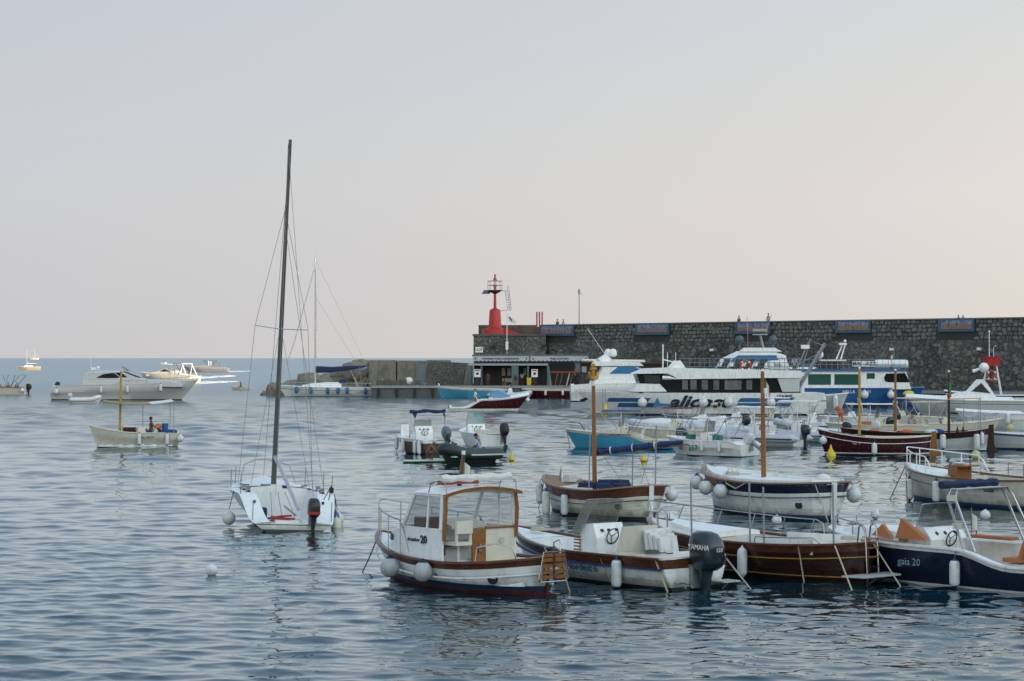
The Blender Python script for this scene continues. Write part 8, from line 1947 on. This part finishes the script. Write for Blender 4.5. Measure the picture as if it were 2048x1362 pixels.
    q = MB(); q.box((0, 0, 0.5), (0.5, 0.5, 0.9), taper=1.2); q.build('body', YELLOW, b, False); q = MB(); q.box((0, 0.02, 0.99), (0.66, 0.66, 0.07)); q.build('lid', YELLOW, b, False)
    c = root('boat_cradle', (xx(1128, d), d - 1.2, 1.45), 0, 0, 'red topped trestle standing on the quay right of the fuel station', 'trestle')
    q = MB(); q.box((0, 0, 1.75), (3.4, 0.5, 0.16)); q.build('beam', RED, c, False)
    for x_ in (-0.9, -0.3, 0.6, 1.0):
        q = MB(); q.tube([(x_ - 0.3, 0, 0), (x_ + 0.1, 0, 1.7)], 0.06, 5); q.build('leg', WHITE if x_ == 0.6 else OAK, c)
    ppl = ((976, 'shirtless man in blue shorts standing under the fuel station roof', None, BLUE, 1.0, 'stand', 0), (1031, 'man bending over at the quay edge by the fuel station', None, NAVYCLOTH, -1.5, 'stand', 0.9), (1044, 'person in pale shirt beside the middle post of the fuel station', mat('cream_shirt', (0.45, 0.42, 0.34), 0.9), DARK, 0.5, 'stand', 0), (1009, 'tanned person sitting on the quay edge before the fuel station', None, RED, -2.6, 'sit', 0.2))
    for px_, lab, sh, so, dy, pose, ln in ppl:
        person((xx(px_, d + dy), d + dy, 1.45), -90, pose, lab, shirt=sh, shorts=so, skin=TANSKIN, torso_lean=ln)
fuel_station()

def outer_blocks():
    d = 304.0
    for a, b, t0, lab in ((737, 792, 720, 'left square concrete block at the end of the mole'), (794, 849, 721, 'middle square concrete block at the end of the mole'), (851, 900, 720, 'right concrete block beside the grey door')):
        q = MB(); X0, X1 = xx(a, d), xx(b, d); T = zz(t0, d)
        rs = random.Random(a); rows = []
        q.box(((X0 + X1) / 2, d + 2.0, T / 2 + 0.5), (X1 - X0, 4.0, T - 1.0))
        o = q.build('concrete_block', CONC, smooth=False); bv = o.modifiers.new('bevel', 'BEVEL'); bv.width = 0.16; bv.segments = 2
        tag(o, lab, 'concrete block', 'concrete blocks of the mole')
    e = root('sloping_wall', (xx(866, d), d - 0.6, 0), 0, 0, 'rough stone wall with a grey steel door between blocks and fuel station', 'wall')
    def x(px): return xx(px, d) - xx(866, d)
    q = MB(); q.slab([(x(862), 0, 1.3), (x(945), 0, 1.3), (x(945), 0, zz(727, d)), (x(866), 0, zz(722, d)), (x(862), 0, zz(724, d))], (0, 4, 0)); q.build('masonry', stone_mat('plastered_rubble', (0.11, 0.112, 0.105), (0.16, 0.157, 0.142), 2.8, (0.10, 0.10, 0.094)), e, False)
    q = MB(); q.slab([(x(926), -0.4, 1.3), (x(938), -0.4, 1.3), (x(938), -0.4, zz(729, d)), (x(934), -0.4, zz(729, d))], (0, 0.5, 0)); q.build('buttress', CONC, e, False)
    q = MB(); q.slab([(x(834), 0.35, 1.45), (x(852), 0.35, 1.45), (x(852), 0.35, zz(725, d)), (x(834), 0.35, zz(725, d))], (0, 0.2, 0)); dr = q.build('door', mat('grey_blue_door', (0.11, 0.15, 0.17), 0.5), e, False)
    q = MB(); q.tube([(x(834), 0.3, 1.45), (x(834), 0.3, zz(725, d)), (x(852), 0.3, zz(725, d)), (x(852), 0.3, 1.45)], 0.07, 4); q.build('door_frame', GALV, dr)
    rs = random.Random(5)
    spots = [(540, 785, 1.6, 1.0), (556, 780, 2.0, 2.2), (575, 784, 1.6, 1.6), (590, 776, 2.1, 2.4), (606, 782, 1.8, 2.0), (622, 766, 2.4, 2.8), (645, 770, 2.3, 2.6), (663, 763, 2.5, 3.0), (684, 768, 2.4, 2.8), (700, 760, 2.6, 3.2), (722, 764, 2.4, 3.0), (712, 740, 2.2, 2.2), (728, 735, 2.0, 2.4), (680, 748, 2.2, 2.0), (742, 772, 2.0, 1.6), (530, 789, 1.2, 0.7)]
    LBL = {0: 'low dark boulder just left of the sailing yacht bow', 15: 'outermost low boulder awash at the seaward tip of the mole', 11: 'tall pointed boulder right against the left concrete block', 14: 'boulder at the foot of the left concrete block'}
    for i, (px_, py, r, h_) in enumerate(spots):
        D = 308 + rs.uniform(-2, 3); cz = max(0.0, zz(py, D) - 0.2)
        bm = bmesh.new(); bmesh.ops.create_icosphere(bm, subdivisions=2, radius=1.0)
        R_ = Matrix.Rotation(rs.uniform(0, 6), 3, 'Z') @ Matrix.Rotation(rs.uniform(-.5, .5), 3, 'X')
        for v in bm.verts:
            c = v.co; m_ = max(abs(c.x), abs(c.y), abs(c.z)); c = c.lerp(c / m_, 0.55) * rs.uniform(0.86, 1.08)
            v.co = R_ @ Vector((c.x * r * 0.78, c.y * r * 0.8, c.z * h_ * 0.55))
        me = bpy.data.meshes.new('boulder'); bm.to_mesh(me); bm.free(); me.materials.append(ROCK)
        o = bpy.data.objects.new('boulder', me); col.objects.link(o); o.location = (xx(px_, D), D, cz)
        tag(o, 'weathered angular boulder in the heap at the seaward end of the mole' if i not in LBL else LBL[i], 'boulder', 'rock armour boulders')
    q = MB(); n = 14; rs = random.Random(9); rows = []
    for i in range(n + 1):
        px_ = 525 + (755 - 525) * i / n; D0 = 303.5; hh = 0.3 + 2.4 * min(1, i / 7)
        rows.append([(xx(px_, D0), D0 + rs.uniform(-.6, .6), -1.0), (xx(px_, 306), 306 + rs.uniform(-.5, .5), hh * 0.5 + rs.uniform(-.3, .3)), (xx(px_, 309), 309, hh + rs.uniform(-.5, .5)), (xx(px_, 313), 313, hh * 0.7), (xx(px_, 318), 318, -1)])
    q.grid(rows); o = q.build('rock_bank', ROCK, smooth=False); o['kind'] = 'structure'
    o = MB().ball((0, 0, 0), 0.55, 14).build('storage_float', CREAM); o.location = (xx(818, 296.5), 296.5, 2.0); tag(o, 'round cream float lying on the quay before the concrete blocks', 'float')
    rs = random.Random(4)
    for i, px_ in enumerate((760, 775, 792, 806, 835, 860)):
        q = MB(); q.box((0, 0, 0.35), (1.0, 0.8, 0.7 + 0.2 * (i % 2)), taper=0.9); o = q.build('tarpaulin_heap', mat('grey_tarpaulin', (0.10, 0.10, 0.095), 0.9, var=0.4, bump=0.6), smooth=True); o.location = (xx(px_, 296), 296 + 0.4 * (i % 2), 1.45)
        tag(o, f'{ORD[i]} grey covered heap from the left on the quay before the concrete blocks', 'heap', 'covered heaps on the quay')
outer_blocks()
# ------------------------------------------------------------------ mooring buoys
def buoy(px, py, r, m, label, shape='ball'):
    p = at(px, py)
    e = root('mooring_buoy', (p.x, p.y, r * 0.25), rnd.uniform(0, 6), rnd.uniform(-0.08, 0.08), label, 'buoy', 'mooring buoys')
    q = MB()
    if shape == 'ball':
        q.ball((0, 0, r * 0.55), r, 16); q.build('float', m, e)
        q = MB(); q.lathe([(r * 0.3, r * 1.48), (r * 0.22, r * 1.62), (r * 0.1, r * 1.66)], n=10); q.build('top_eye', m, e)
    else:
        q.lathe([(r * 0.6, -r * 0.5), (r, -r * 0.1), (r * 0.98, r * 0.4), (r * 0.6, r * 1.0), (r * 0.28, r * 1.6), (r * 0.16, r * 2.2), (r * 0.14, r * 2.4)], n=14); q.build('float', m, e)
        q = MB(); q.tube([(r * 0.14 * math.cos(a), 0, r * 2.45 + r * 0.2 * math.sin(a)) for a in [k * math.pi / 5 for k in range(10)]], r * 0.05, 5, closed=True); q.build('top_eye', BLACK, e)
    return e
buoy(424, 1150, 0.14, VINYL, 'lone white round buoy left of the cabin boat')
buoy(1553, 1048, 0.15, VINYL, 'white round buoy in front of the navy-banded gozzo')
buoy(1750, 1036, 0.15, VINYL, 'white round buoy between the navy-banded gozzo and cream gozzo')
buoy(1970, 1038, 0.16, VINYL, 'white round buoy beside the cream gozzo at the right')
buoy(1434, 1075, 0.17, VINYL, 'white round buoy close behind the mahogany gozzo bow')
buoy(1023, 921, 0.16, YELLOW, 'yellow pear buoy right of the white motorboat with green windscreen', 'pear')
buoy(1287, 922, 0.15, YELLOW, 'yellow pear buoy below the blue furled sail', 'pear')
buoy(1662, 914, 0.24, YELLOW, 'yellow pear buoy under the bow of the maroon gozzo', 'pear')
buoy(1952, 918, 0.24, mat('faded_yellow', (0.5, 0.45, 0.2), 0.6), 'faded yellow round buoy by the wooden rudder')
buoy(2020, 862, 0.26, mat('faded_yellow', (0.5, 0.45, 0.2), 0.6), 'faded yellow round buoy below the low white motorboat')
v = sp(1817, 784, 177.5); o = MB().ball((0, 0, 0), 0.30, 12, (1.5, 0.9, 0.8)).build('bow_float', YELLOW); o.location = (v.x, v.y, 2.25); tag(o, 'yellow float lying on the bow of the grey motor cruiser', 'float')
